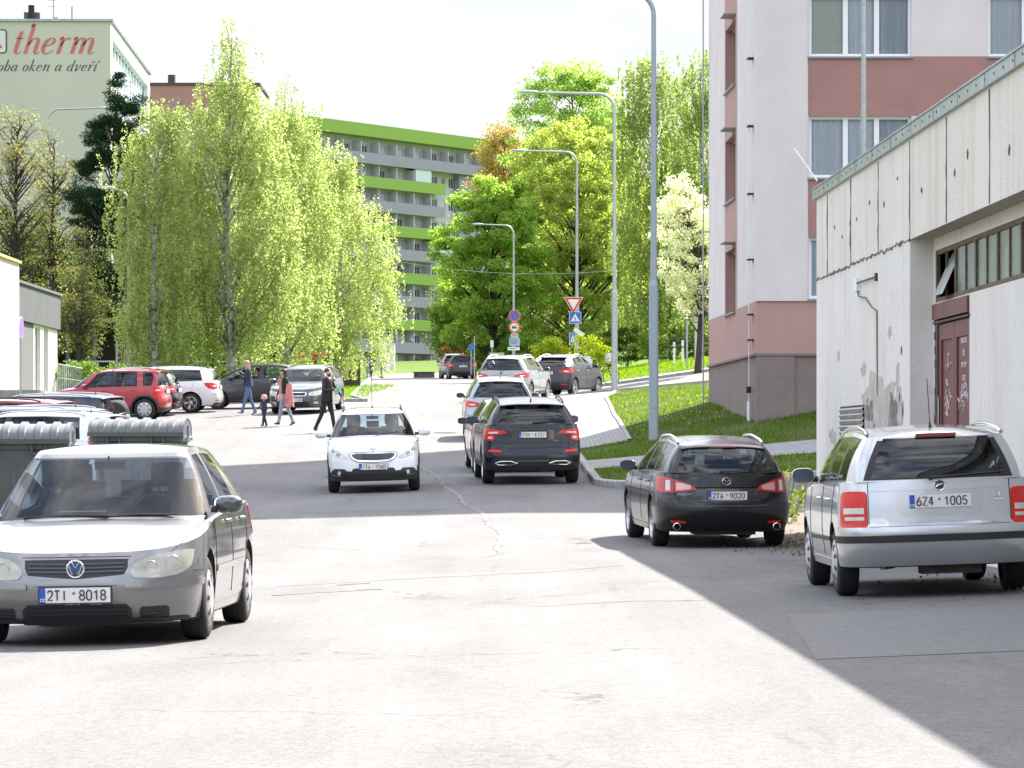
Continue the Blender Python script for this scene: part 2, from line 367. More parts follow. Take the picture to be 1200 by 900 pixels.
# road repairs, long crack, manhole, drain covers: thin sheets on the asphalt
def decal(name, poly_rows, m, off=.004):
    mb = MB(); mb.grid([[(x, y, road_z(x, y)+off) for x, y in r] for r in poly_rows]); return tag(mb.build(name, m), kind='structure')
M_seal = mat('light_seal', (.205, .20, .195), .9, var=.25, vscale=30)
M_dark = mat('dark_patch', (.12, .12, .122), .9, var=.3, vscale=12, bump=.3, bscale=60)
M_iron = mat('cast_iron', (.09, .085, .08), .6, metal=.6, var=.4, vscale=40)
crk = [(-.35, 47.5), (-.12, 48.8), (-.22, 50.4), (-.14, 52), (-.16, 55.5), (-.36, 58), (-.42, 61), (-.8, 65), (-.95, 69), (-1.35, 74), (-1.5, 78), (-2.0, 84)]
pts = []
for i in range(len(crk)-1):
    for k in range(8):
        t = k/8; pts.append((crk[i][0]*(1-t)+crk[i+1][0]*t+rng.normal(0, .02), crk[i][1]*(1-t)+crk[i+1][1]*t))
decal('crack_seal', [[(x-wd, y), (x+wd, y)] for (x, y), wd in zip(pts, np.abs(rng.normal(.022, .012, len(pts)))+.008)], M_seal)
decal('crack_edge', [[(x-wd-.018, y), (x-wd, y)] for (x, y), wd in zip(pts, np.abs(rng.normal(.022, .012, len(pts)))+.006)], M_dark, .003)
def thincrack(pl, wd, m=M_dark, name='road_crack'):
    pp = []
    for i in range(len(pl)-1):
        for k in range(12):
            t = k/12; pp.append((pl[i][0]*(1-t)+pl[i+1][0]*t+rng.normal(0, .012), pl[i][1]*(1-t)+pl[i+1][1]*t+rng.normal(0, .03)))
    decal(name, [[(x, y-wd*8*random.uniform(.4, 1)), (x, y+wd*8*random.uniform(.4, 1))] for x, y in pp], m)
thincrack([(-2.4, 38.9), (-.9, 40.6), (.4, 41.6), (1.35, 43.5)], .006)
thincrack([(-2.3, 36.6), (-1.2, 37.8)], .008)
thincrack([(-1.75, 39.0), (-1.42, 39.5)], .02)
thincrack([(.2, 33), (1.0, 33.4), (1.8, 33.0)], .005)
def gpoly(x0, x1, y0, y1, n=6): return [[(x0+(x1-x0)*j/n, y0+(y1-y0)*i/n) for j in range(n+1)] for i in range(n+1)]
decal('asphalt_patch', [[(x, y) for x, y in ((1.9+.05*i, 24+1.2*i), (4.6, 24.3+1.2*i))] for i in range(6)], mat('asphalt_patch_a', (.168, .165, .162), .9, var=.3, vscale=18, bump=.4, bscale=60), .003)
decal('asphalt_patch', gpoly(-3.6, -1.1, 63.5, 66.8), mat('asphalt_patch_c', (.15, .15, .152), .9, var=.3, vscale=8, bump=.4, bscale=60), .003)
decal('asphalt_patch', gpoly(.2, 1.0, 100, 112), MATS['asphalt_patch_c'], .003)
def manhole(x, y, r=.33):
    mb = MB(); z = road_z(x, y)+.006; n = 28
    mb.add([(x+r*math.cos(2*math.pi*i/n), y+r*math.sin(2*math.pi*i/n), z) for i in range(n)], [tuple(range(n))])
    for k in range(-4, 5):
        hw = math.sqrt(max(0, (r*.85)**2-(k*.065)**2)); mb.box((x+k*.065, y, z+.004), (.03, hw*2, .006))
    return mb.build('manhole_cover', M_iron)
tag(manhole(.62, 99.5), 'round iron manhole cover beside the parked silver cars up the road', 'manhole cover')
tag(manhole(-1.85, 105.5), 'round iron manhole cover in the sunlit road right of the crossing man', 'manhole cover')
mb = MB(); gx, gy = -2.55, 78.5
mb.box((gx, gy, road_z(gx, gy)+.005), (2.6, .25, .006), 1)
for k in range(26): mb.box((gx-1.25+k*.1, gy, road_z(gx, gy)+.012), (.05, .25, .012))
tag(mb.build('slot_drain', [mat('pale_grate', (.3, .3, .3), .6), M_black]), 'long slotted drain across the asphalt behind the white hatchback', 'drain')
# ================================================================== BUILDINGS
class Frame:
    # a wall plane: origin O, horizontal unit U, outward normal N (3D); local (u, v, n)
    def __init__(s, O, ang, flip=1):
        s.O = Vector(O); s.U = Vector((math.cos(ang), math.sin(ang), 0)); s.N = Vector((s.U.y, -s.U.x, 0))*flip
    def __call__(s, u, v, n=0.): return s.O+s.U*u+s.N*n+Vector((0, 0, v))
    def box(s, mb, u0, u1, v0, v1, n0, n1, mi=0):
        p = [s(u, v, n) for n in (n0, n1) for v in (v0, v1) for u in (u0, u1)]
        mb.add(p, [(0, 1, 3, 2), (4, 6, 7, 5), (0, 4, 5, 1), (2, 3, 7, 6), (0, 2, 6, 4), (1, 5, 7, 3)], mi)
def wall(mb, F, W, H, openings=(), depth=.2, cuts=(), ucuts=(), mf=lambda u, v: 0, rev=None, v0=0, u0=0):
    us = sorted(set([u0, W]+[o[0] for o in openings]+[o[2] for o in openings]+list(ucuts)))
    vs = sorted(set([v0, H]+[o[1] for o in openings]+[o[3] for o in openings]+list(cuts)))
    for i in range(len(us)-1):
        for j in range(len(vs)-1):
            cu, cv = (us[i]+us[i+1])/2, (vs[j]+vs[j+1])/2
            if any(o[0] < cu < o[2] and o[1] < cv < o[3] for o in openings): continue
            mb.add([F(us[i], vs[j]), F(us[i+1], vs[j]), F(us[i+1], vs[j+1]), F(us[i], vs[j+1])], [(0, 1, 2, 3)], mf(cu, cv))
    for (a, b, c, d) in openings:
        q = [(a, b), (c, b), (c, d), (a, d)]
        for k in range(4):
            p1, p2 = q[k], q[(k+1) % 4]
            mb.add([F(*p1), F(*p2), F(*p2, -depth), F(*p1, -depth)], [(0, 1, 2, 3)], mf((a+c)/2, b-.01) if rev is None else rev)
M_frame = mat('window_frame_white', (.78, .78, .8), .4)
M_pane = glass_mat('window_pane', (.88, .93, .97))
M_room = mat('dark_room', (.03, .035, .045), .8)
M_curt = mat('net_curtain', (.58, .63, .72), .9, var=.25, vscale=9, vz=.05)
M_curtb = mat('cream_blind', (.66, .68, .58), .9, var=.06, vscale=3)
M_curtw = mat('white_curtain', (.82, .85, .92), .9, var=.12, vscale=8, vz=.05)
M_bluec = mat('pale_blue_blind', (.5, .66, .75), .9)
M_sill = mat('window_sill', (.25, .26, .3), .5)
def window(F, u0, v0, w, h, parent, splits=(1/3, 2/3), depth=.16, fills=None, transom=None, fm=None, ft=.07, sill=True, subs=True):
    fm = fm or M_frame
    mb = MB(); n0, n1 = -depth-.05, -depth+.01
    F.box(mb, u0, u0+w, v0, v0+ft, n0, n1); F.box(mb, u0, u0+w, v0+h-ft, v0+h, n0, n1)
    F.box(mb, u0, u0+ft, v0+ft, v0+h-ft, n0, n1); F.box(mb, u0+w-ft, u0+w, v0+ft, v0+h-ft, n0, n1)
    for s in splits: F.box(mb, u0+w*s-ft*.85, u0+w*s+ft*.85, v0+ft, v0+h-ft, n0, n1+.005)
    if transom: F.box(mb, u0+ft, u0+w-ft, v0+h*transom-ft/2, v0+h*transom+ft/2, n0, n1)
    o = mb.build('window', fm, parent)
    if subs:
        g = MB(); nn = -depth-.02
        g.add([F(u0+ft, v0+ft, nn), F(u0+w-ft, v0+ft, nn), F(u0+w-ft, v0+h-ft, nn), F(u0+ft, v0+h-ft, nn)], [(0, 1, 2, 3)]); g.build('pane', M_pane, o)
    c = MB(); nn = -depth-.12
    ed = [0]+list(splits)+[1]; mats_ = []
    for k in range(len(ed)-1):
        mm = (fills or [M_room])[k % len(fills or [1])]
        if mm not in mats_: mats_.append(mm)
        a, b = u0+w*ed[k], u0+w*ed[k+1]
        if mm in (M_curt, M_curtw):
            nf = 14; top = []; 
            for j in range(nf+1):
                uu = a+(b-a)*j/nf; dn = nn-.03*(j % 2); top.append((uu, dn))
            c.grid([[F(uu, v0, dn) for uu, dn in top], [F(uu, v0+h, dn) for uu, dn in top]], mats_.index(mm))
        else: c.add([F(a, v0, nn), F(b, v0, nn), F(b, v0+h, nn), F(a, v0+h, nn)], [(0, 1, 2, 3)], mats_.index(mm))
    c.build('curtain', mats_, o if subs else parent)
    if sill:
        s_ = MB(); F.box(s_, u0-.04, u0+w+.04, v0-.05, v0-.005, -depth+.02, .06); s_.build('sill', M_sill, o)
    return o
# ---- pink and white apartment block on the right
M_pinkw = mat('render_pale', (.67, .615, .625), .9, var=.09, vscale=.8, bump=.25, bscale=60)
M_salmon = mat('render_salmon', (.43, .265, .245), .9, var=.07, vscale=1.2, bump=.25, bscale=60)
M_salmond = mat('render_red', (.37, .20, .185), .9, var=.10, vscale=1.2, bump=.2, bscale=60)
M_plinth = mat('render_plinth', (.225, .18, .17), .9, var=.12, vscale=2, bump=.25, bscale=60)
AX, AY = 5.72, 90.0; ROOF = 28.6
apt = empty('apartment_block', (AX, AY, 2.2), label='pale pink and salmon panel apartment block standing on the grass bank at right', cat='apartment block')
def LO(parent):   # world-space builder helper: geometry is written in world coordinates, so shift it
    return parent
aw = Frame((0, 0, -2.2+CAMH), 0)   # v is height above camera minus; relative to apt origin
FF = Frame((0, 0, CAMH-2.2), 0, 1)                       # front, facing -Y ; v = height above eye level
ang = math.atan2(1, -.028)
FL = Frame((0, 0, CAMH-2.2), ang, -1)                    # left side, facing -X
top = ROOF-CAMH
sills = [3.4-.0+2.84*k for k in range(9)]
HB = 1.44
def bandf(u, v):
    if v < 2.12: return 3
    if v < 3.34: return 1
    if u < 1.22: return 0
    for s in sills:
        if s+HB <= v <= s+2.84: return 2
    return 0
ops = []
for s in sills:
    for u0 in (1.24, 5.44, 9.64, 13.84):
        if s+HB < top-.5: ops.append((u0, s, u0+2.4, s+HB))
mb = MB(); cuts = [2.12, 3.34]+[s+HB for s in sills if s+HB < top]+sills[1:]
wall(mb, FF, 20, top, ops, .16, [c for c in cuts if c < top], [1.22, 2.2], lambda u, v: bandf(u, v), rev=4, v0=-2.5)
FF.box(mb, 1.15+.75, 20, -2.5, 2.1, -.3, -.15, 3)
# left side: vertical salmon strip of stair windows
lops = []
for s in sills:
    if s+1.6 < top: lops.append((5.6, s-.1, 8.6, s+1.5))
def lm(u, v):
    if v < 2.12: return 3
    if v < 3.34: return 1
    if 5.1 < u < 8.8: return 1
    return 0
wall(mb, FL, 14.0, top, lops, .25, [2.12, 3.34], [5.1, 8.8], lm, rev=1, v0=-2.5)
FB = Frame(FL(14.0, 0, 0), 0, -1)
wall(mb, FB, 20.4, top, v0=-2.5); FR = Frame(FF(20, 0, 0), ang, 1); wall(mb, FR, 14, top, v0=-2.5)
mb.add([FF(-.1, top, .15), FF(20, top, .15), FR(14, top), FL(14.0, top, .1)], [(0, 1, 2, 3)], 3)
mb.build('wall', [M_pinkw, M_salmon, M_salmond, M_plinth, mat('reveal_white', (.62, .62, .64), .8)], apt)
# slightly proud bay at the corner
mb = MB(); FF.box(mb, -.0, 1.2, 3.345, top, .003, .05, 0); FF.box(mb, 0, 20, 2.06, 2.115, .003, .07, 1); FL.box(mb, 0, 14, 2.06, 2.115, .003, .07, 1); FF.box(mb, 0, .9, -2.5, 2.05, .003, .05, 1)
mb.build('bay', [M_pinkw, M_plinth], apt)
for i, s in enumerate(sills):
    if s+HB > top-.5: continue
    for j, u0 in enumerate((1.24, 5.44, 9.64, 13.84)):
        f = [[M_curtb, M_curtw, M_curt], [M_curt, M_curt, M_room], [M_curtw, M_curtb, M_room], [M_curtw, M_curtw, M_curt]][(i*2+j+2) % 4]
        if i == 1: f = [M_curtw, M_curtw, M_curt] if j == 0 else f
        if i == 0 and j == 0: f = [M_bluec, M_bluec, M_bluec]
        if i == 2 and j == 0: f = [M_curtb, M_curtw, M_curt]
        if j < 2: window(FF, u0, s, 2.4, HB, apt, (.36, .665), .14, f)
        else: window(FF, u0, s, 2.4, HB, apt, (.36, .665), .14, f, sill=False, subs=False)
for s in sills:
    if s+1.6 > top: continue
    window(FL, 5.6, s-.1, 3.0, 1.6, apt, (.5,), .2, [M_curt], fm=M_salmon, sill=True)
    mb = MB(); FL.box(mb, 5.5, 6.6, s+1.6, s+1.63, 0, .30); mb.build('window_hood', M_sill, apt)
mb = MB(); mb.tube([FL(.75, v, .10) for v in (-1.6, 0, 1.0)], .045, 8, 0); mb.tube([FL(.75, 1.0, .10), FL(.75, top, .10)], .012, 6, 0)
for v in (0.2, 2.45, 3.05, 4.35, 5.9, 7.5, 9.1, 10.7, 12.3): FL.box(mb, .55, .95, v-.015, v+.015, .0, .14, 1)
FL.box(mb, .68, .82, 1.2, 1.35, .05, .16, 1)
mb.build('lightning_conductor', [M_white, M_black], apt)
mb = MB()
for v in (-.3, 1.2, 2.7, 4.2, 5.7, 7.2, 8.7, 10.2): FL.box(mb, 13.7, 13.8, v, v+.04, .0, .16, 0)
mb.tube([FL(13.75, -2, .17), FL(13.75, top, .17)], .02, 6); mb.build('drainpipe', M_galv, apt)

# ---- concrete garage building on the right
def conc(name, col, dirt, z0=None):
    m = bpy.data.materials.new(name); m.use_nodes = True; n = m.node_tree; b = n.nodes['Principled BSDF']; L = n.links.new
    tcn = n.nodes.new('ShaderNodeTexCoord')
    def noise(scale, det=6, s=(1, 1, 1), rough=.65):
        mp = n.nodes.new('ShaderNodeMapping'); mp.inputs['Scale'].default_value = s
        t = n.nodes.new('ShaderNodeTexNoise'); t.inputs['Scale'].default_value = scale; t.inputs['Detail'].default_value = det; t.inputs['Roughness'].default_value = rough
        L(tcn.outputs['Object'], mp.inputs[0]); L(mp.outputs[0], t.inputs['Vector']); return t.outputs['Fac']
    def ramp(f, p0, c0, p1, c1):
        r = n.nodes.new('ShaderNodeValToRGB'); r.color_ramp.elements[0].position = p0; r.color_ramp.elements[1].position = p1
        r.color_ramp.elements[0].color = (*c0, 1); r.color_ramp.elements[1].color = (*c1, 1); L(f, r.inputs[0]); return r.outputs[0]
    def mixc(f, a, bb, t='MIX'):
        x = n.nodes.new('ShaderNodeMixRGB'); x.blend_type = t
        if isinstance(f, float): x.inputs[0].default_value = f
        else: L(f, x.inputs[0])
        L(a, x.inputs[1]); L(bb, x.inputs[2]); return x.outputs[0]
    base = ramp(noise(.7), .35, tuple(c*.92 for c in col), .65, col)
    blot = ramp(noise(2.4, 7), .25, tuple(d for d in dirt), .36, (1, 1, 1))
    streak = ramp(noise(2.2, 6, (1, 1, .08), .7), .30, (.82, .77, .70), .5, (1, 1, 1))
    spot = ramp(noise(9, 6), .22, (.5, .46, .42), .27, (1, 1, 1))
    c = mixc(1., base, blot, 'MULTIPLY'); c = mixc(.8, c, streak, 'MULTIPLY'); c = mixc(.7, c, spot, 'MULTIPLY')
    L(c, b.inputs['Base Color']); b.inputs['Roughness'].default_value = .92
    bp = n.nodes.new('ShaderNodeBump'); bp.inputs['Strength'].default_value = .5; bp.inputs['Distance'].default_value = .03; L(noise(14, 5), bp.inputs['Height']); L(bp.outputs[0], b.inputs['Normal'])
    return m
M_panel = conc('concrete_panels', (.70, .655, .61), (.72, .68, .62))
M_wallw = conc('old_whitewash', (.72, .69, .665), (.72, .66, .60))
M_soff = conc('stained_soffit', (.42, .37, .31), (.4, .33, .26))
M_rust = mat('scar_brown', (.11, .085, .075), .9, var=.5, vscale=20)
M_zinc = mat('zinc_flashing', (.38, .43, .47), .35, metal=.65, var=.3, vscale=5)
M_joint = mat('dark_joint', (.16, .145, .135), .9)
M_stain = mat('grey_stain', (.52, .485, .455), .92, var=.3, vscale=5, bump=.5)
GO = (5.4, 0, 0)
gar = empty('garage_building', GO, label='old whitewashed concrete garage building with zinc roof edge and red door at far right', cat='garage')
ga = math.atan2(1, -.018)
FG = Frame((0, 0, CAMH), ga, -1)        # u = distance along road, v = height above eye, n outwards (towards road)
B0 = -1.9
mb = MB()
# parapet panels
wall(mb, FG, 55.5, 3.66, v0=2.36, u0=-30)
# lower wall, far section
wall(mb, FG, 55.5, 2.36, v0=B0, u0=44.4, mf=lambda u, v: 1)
# return at recess + recessed wall with door opening and window band opening
RC = -.27
FGr = Frame(Vector((0, 0, CAMH))+FG.N*RC, ga, -1)
mb.add([FG(44.4, B0), FG(44.4, 2.36), FG(44.4, 2.36, RC), FG(44.4, B0, RC)], [(0, 1, 2, 3)], 1)
FGw = Frame(Vector((0, 0, CAMH))+FG.N*(RC+.05), ga, -1)
door = (41.35, B0, 44.1, 1.42); band = (10, 1.62, 44.2, 2.22)
wall(mb, FGr, 44.4, 2.36, [band, door], .04, mf=lambda u, v: 1, v0=B0, u0=-30, rev=2)
# soffit under the parapet
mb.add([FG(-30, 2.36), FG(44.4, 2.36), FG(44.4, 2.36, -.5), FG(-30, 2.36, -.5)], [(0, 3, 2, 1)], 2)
# far end, back, roof
mb.add([FG(55.5, B0), FG(55.5, 3.66), FG(55.5, 3.66, -14), FG(55.5, B0, -14)], [(0, 1, 2, 3)], 1)
mb.add([FG(-30, 3.6), FG(55.5, 3.6), FG(55.5, 3.6, -14), FG(-30, 3.6, -14)], [(0, 1, 2, 3)], 3)
mb.add([FG(-30, B0, -14), FG(55.5, B0, -14), FG(55.5, 3.6, -14), FG(-30, 3.6, -14)], [(0, 1, 2, 3)], 1)
mb.add([FG(-30, B0, 0), FG(-30, B0, -14), FG(-30, 3.6, -14), FG(-30, 3.6, 0)], [(0, 1, 2, 3)], 1)
mb.build('wall', [M_panel, M_wallw, M_soff, M_dark], gar)
# panel joints, cracks and scars as relief on the wall
mb = MB()
for u in (53.9, 50.8, 47.6, 44.38, 41.15, 37.9, 34.7, 31.5):
    pts = [FG(u+rng.normal(0, .006), v, .004) for v in np.linspace(2.37, 3.5, 9)]
    mb.tube(pts, [abs(rng.normal(.006, .003))+.003 for _ in pts], 5)
pts = [FG(u, 2.36+rng.normal(0, .011), .004) for u in np.linspace(44.4, 55.5, 70)]
mb.tube(pts, [abs(rng.normal(.009, .005))+.004 for _ in pts], 5)
mb.build('panel_joint', M_joint, gar)
mb = MB()
for (u, v, h) in ((52.9, 2.98, .07), (51.9, 2.8, .05), (50.9, 2.70, .18), (50.9, 2.92, .10), (50.1, 2.93, .06), (48.6, 3.05, .07), (47.0, 2.93, .09), (45.6, 3.15, .05), (43.3, 2.86, .09), (40.5, 2.86, .10), (39.5, 2.98, .12), (45.2, 1.1, .12), (45.4, .55, .12), (45.1, .4, .2), (48.8, .55, .09), (36.6, 2.8, .12)):
    pts = [FG(u+rng.normal(0, .015), v-h/2+h*k/4, .002) for k in range(5)]
    
    zz = [p.z for p in pts]; wv = [0, .05, .07, .045, 0]
    mb.grid([[p+FG.U*q+FG.N*.003 for p, q in zip(pts, wv)], [p-FG.U*q*random.uniform(.6, 1.2)+FG.N*.003 for p, q in zip(pts, wv)]])
    mb.build('scar', M_rust, gar); mb = MB()
# spalled plaster along the door jamb
for k in range(16):
    v = -1+k*.16; mb = MB(); mb.box(FGr(44.15+rng.normal(0, .03), v, .004), (.02, abs(rng.normal(.07, .03))+.02, .09), rz=0); mb.build('plaster_chip', M_rust, gar)
def blob(F, u, v, ru, rv, m, parent, name='stain', n=40, off=.003, seed=0):
    r_ = np.random.default_rng(seed); ph = r_.uniform(0, 6.28, 5); mbb = MB(); pts = []
    for i in range(n):
        a = 2*math.pi*i/n; k = 1+.22*math.sin(2*a+ph[0])+.16*math.sin(5*a+ph[1])+.12*math.sin(9*a+ph[2])+r_.normal(0, .04)
        pts.append(F(u+ru*k*math.cos(a), v+rv*k*math.sin(a), off))
    mbb.add([F(u, v, off)]+pts, [(0, 1+i, 1+(i+1) % n) for i in range(n)]); return mbb.build(name, m, parent)
blob(FG, 47.4, .45, 1.7, .42, M_stain, gar, seed=3); blob(FG, 48.6, .1, .9, .35, M_stain, gar, seed=5); blob(FG, 46.0, .05, .9, .55, M_stain, gar, seed=6)
blob(FGr, 44.15, .1, .2, .7, M_stain, gar, seed=8)
for k, (u, v, a, b) in enumerate(((50.6, .35, .35, .1), (51.6, -.2, .5, .18), (49.3, .95, .25, .09), (45.6, .8, .2, .14), (46.4, 1.35, .15, .08), (53.2, .1, .4, .12), (54.4, -.6, .5, .2), (52.4, 1.2, .2, .06))): blob(FG, u, v, a, b, M_stain, gar, seed=20+k)
# zinc flashing with rivets
mb = MB(); FG.box(mb, -30, 55.7, 3.53, 3.67, .004, .04, 0); FG.box(mb, -30, 55.7, 3.67, 3.69, -.5, .055, 0); FG.box(mb, 55.504, 55.7, 3.53, 3.67, -8, .004, 0)
for u in np.arange(20, 55.5, .62): FG.box(mb, u-.022, u+.022, 3.59, 3.615, .04, .044, 1)
for u in np.arange(20, 55, 2.0): FG.box(mb, u-.01, u+.01, 3.53, 3.68, .04, .046, 0)
mb.build('flashing', [M_zinc, M_black], gar)
# ribbon window
M_wood = mat('old_wood_frame', (.16, .11, .065), .8, var=.5, vscale=12)
M_frost = mat('dirty_glass', (.20, .26, .27), .25, var=.3, vscale=3, spec=.8)
for k in range(17):
    u1 = 44.2-k*1.62; u0 = u1-1.62
    mbf = MB(); 
    for (a, b, c, d) in ((u0, u1, 1.62, 1.67), (u0, u1, 2.17, 2.22), (u0, u0+.05, 1.67, 2.17), (u1-.05, u1, 1.67, 2.17)): FGr.box(mbf, a, b, c, d, -.05, -.008)
    FGr.box(mbf, (u0+u1)/2-.02, (u0+u1)/2+.02, 1.67, 2.17, -.04, -.012)
    o = mbf.build('window', M_wood, gar)
    pn = MB()
    if k == 0:
        pn.add([FGr(u0+.1, 1.67, .12), FGr(u1-.75, 1.67, .12), FGr(u1-.75, 2.17, -.1), FGr(u0+.1, 2.17, -.1)], [(0, 1, 2, 3)])
        FGr.box(pn, u0, u1, 1.62, 2.22, -.6, -.58, 1)
    else:
        pn.add([FGr(u0+.05, 1.67, -.03), FGr(u1-.05, 1.67, -.03), FGr(u1-.05, 2.17, -.03), FGr(u0+.05, 2.17, -.03)], [(0, 1, 2, 3)])
    pn.build('pane', [M_frost, M_black], o)
# red double door
M_redd = mat('old_red_paint', (.175, .045, .042), .6, var=.35, vscale=4, col2=(.12, .045, .045), bump=.2)
M_redd2 = mat('old_red_panel', (.15, .035, .035), .55, var=.3, vscale=5)
dr = MB(); FGr.box(dr, 41.35, 44.3, 1.42, 1.60, -.04, .03, 0); FGr.box(dr, 41.3, 44.3, 1.375, 1.40, -.03, .02, 1); FGr.box(dr, 43.98, 44.2, B0, 1.35, -.02, .008, 1)
fr_ = dr.build('door_frame', [M_redd, M_rust], gar)
for (a, b) in ((41.4, 42.66), (42.69, 43.97)):
    d_ = MB(); FGr.box(d_, a, b, B0+.3, 1.36, -.06, -.035, 1)
    FGr.box(d_, a, a+.17, B0+.3, 1.36, -.035, -.012); FGr.box(d_, b-.17, b, B0+.3, 1.36, -.035, -.012)
    FGr.box(d_, a+.17, b-.17, 1.18, 1.36, -.035, -.012); FGr.box(d_, a+.17, b-.17, -.45, -.28, -.035, -.012); FGr.box(d_, a+.17, b-.17, B0+.3, B0+.5, -.035, -.012)
    do = d_.build('door', [M_redd, M_redd2], gar)
    h = MB(); FGr.box(h, (a if a > 42 else b)-.03, (a if a > 42 else b)+.05, -.55, -.4, -.012, .02); h.build('handle', M_iron, do)
M_wpaint = mat('white_spray', (.55, .5, .5), .7)
rotg = (R(90), 0, ga+math.pi)
for (t, v, sz, sx) in (('PRINCE CONTÉ', 1.13, .085, .75), ('ČR', .99, .085, 1.6), ('ON TOP', .86, .085, 1.25), ('I 2021', .72, .085, 1.25)):
    text_mesh('door_writing', t, sz, M_wpaint, gar, FGr(42.02, v, -.031), rotg, 0, .002, sx=sx*1.05)
mb = MB()
for (cu, cv, ww, hh, ns) in ((42.02, .48, .3, .13, 18), (43.3, .52, .2, .1, 9), (43.3, .9, .25, .06, 4)):
    for k in range(ns):
        pts = [FGr(cu+rng.uniform(-ww, ww), cv+rng.uniform(-hh, hh), -.031)]
        for j in range(3): pts.append(pts[-1]+FGr.U*rng.normal(0, .07)+Vector((0, 0, rng.normal(0, .05))))
        mb.tube(pts, .009, 4)
mb.build('scribble', M_wpaint, gar)
# louvre vent and lamp bracket
mb = MB()
for k in range(8):
    v = -.12+k*.075; mb.add([FG(49.2, v, .005), FG(52.1, v, .005), FG(52.1, v+.045, .035), FG(49.2, v+.045, .035)], [(0, 1, 2, 3)]); mb.add([FG(49.2, v+.045, .035), FG(52.1, v+.045, .035), FG(52.1, v+.07, .005), FG(49.2, v+.07, .005)], [(0, 1, 2, 3)])
FG.box(mb, 49.15, 52.15, -.16, .50, .003, .006, 1); mb.build('vent', [mat('vent_grey', (.45, .43, .41), .7, var=.3, vscale=8), M_black], gar)
mb = MB(); FG.box(mb, 49.7, 50.0, 1.98, 2.16, .0, .05, 0); mb.tube([FG(49.8, 2.08, .04), FG(47.7, 2.07, .03)], .012, 6, 1); mb.tube([FG(47.7, 2.02, .02), FG(47.7, 2.12, .02)], .02, 6, 1)
mb.tube([FG(49.8, 2.0, .03), FG(49.6, 1.9, .03), FG(48.9, 1.86, .02), FG(48.3, 1.72, .01), FG(47.7, 1.65, .01), FG(47.7, .6, .004)], .009, 5, 1)
mb.build('lamp_bracket', [M_white, M_iron], gar)
mb = MB(); mb.tube([FG(55.2, 3.78, .02), FG(55.3, 4.25, .34)], .012, 5); mb.build('rod', M_white, gar)

# ---- building with painted sign at top left
M_ther = mat('therm_render', (.50, .50, .42), .9, var=.10, vscale=.12, bump=.1, bscale=3, vz=.5)
TX, TY = -20.9, 200.0
th = empty('office_block', (TX, TY, 3.0), label='tall beige block with red and black painted lettering on its gable at top left', cat='building')
FT = Frame((-24, 0, CAMH-3.0), 0, 1)      # u from 0 at x=-44.9 to 24 at corner
HT = 22.0
mb = MB(); wall(mb, FT, 24, HT, v0=-2)
tang = math.atan2(1, -.0244*1.0)
FS = Frame((0, 0, CAMH-3.0), tang, 1)
so = [(1.2, 19.0, 27.5, 21.2)]+[(3+i*6.2, HT-3*2.75-.3-j*2.9+3.2, 8+i*6.2, HT-3*2.75-.3-j*2.9+4.6) for i in range(4) for j in range(5)]
wall(mb, FS, 29, HT, so, .25, mf=lambda u, v: 1, v0=-2)
mb.add([FT(0, HT), FT(24, HT), FS(29, HT), FT(0, HT, -29)], [(0, 1, 2, 3)], 2)
wall(mb, Frame(FT(0, 0, -29), 0, -1), 23.2, HT, v0=-2)
mb.build('wall', [M_ther, mat('bright_render', (.62, .62, .6), .9), M_zinc], th)
mb = MB(); FT.box(mb, -.1, 24.1, HT, HT+.12, -.2, .1); FS.box(mb, 0, 29, HT, HT+.12, -.2, .12); FT.box(mb, 0, 24, HT-7.6, HT-7.52, 0.003, .02); mb.build('cornice', M_zinc, th)
for (a, b, c, d) in so:
    if b > 18.9:
        for k in range(12): window(FS, a+k*(c-a)/12, b, (c-a)/12-.03, d-b, th, (), .2, [M_bluec], sill=False, subs=False)
    else: window(FS, a, b, c-a, d-b, th, (.5,), .2, [M_curtw], sill=False, subs=False)
for j in range(3):
    mb = MB(); FS.box(mb, 3, 28, HT-6.0-j*2.9, HT-5.0-j*2.9, .01, 1.1); mb.build('balcony', mat('balcony_grey', (.34, .35, .40), .8), th)
mb = MB(); mb.box((-4.2, .6, HT+CAMH-3+.45), (.3, .3, .9)); mb.build('chimney_pipe', M_black, th)
mb = MB(); mb.tube([(-2.25, 2, HT+CAMH-3), (-2.25, 2, HT+CAMH-3+1.0)], .05, 6); mb.build('antenna_mast', M_galv, th)
mb = MB(); X0 = (35-600)/22.5-TX; mb.tube([(X0, 1, HT+CAMH-3), (X0, 1, HT+CAMH-3+.2)], .5, 12); mb.tube([(X0, 1, HT+CAMH-3+.2), (X0, 1, HT+CAMH-3+.55)], .42, 12); mb.tube([(X0-.4, 1, HT+CAMH-3), (X0-.4, 1, HT+CAMH-3+.6)], .04, 6)
mb.build('roof_vent', M_iron, th)
mb = MB(); X0 = (60-600)/22.5-TX; mb.tube([(X0, 1, HT+CAMH-3), (X0, 1, HT+CAMH-3+1.6)], .035, 6)
for k in range(3): mb.tube([(X0-.3, 1, HT+CAMH-3+.9+k*.3), (X0+.1, 1, HT+CAMH-3+.9+k*.3)], .02, 4)
mb.box((X0+.15, 1, HT+CAMH-3+.15), (.2, .2, .35)); mb.build('aerial', M_galv, th)
M_sred = mat('faded_red_paint', (.50, .16, .14), .9, var=.15, vscale=.8)
M_sblk = mat('faded_black_paint', (.11, .12, .13), .9, var=.2, vscale=.8)
def pxw(px): return (px-600)/22.5-TX
def pzw(py): return (520-py)/22.5+CAMH-3.0
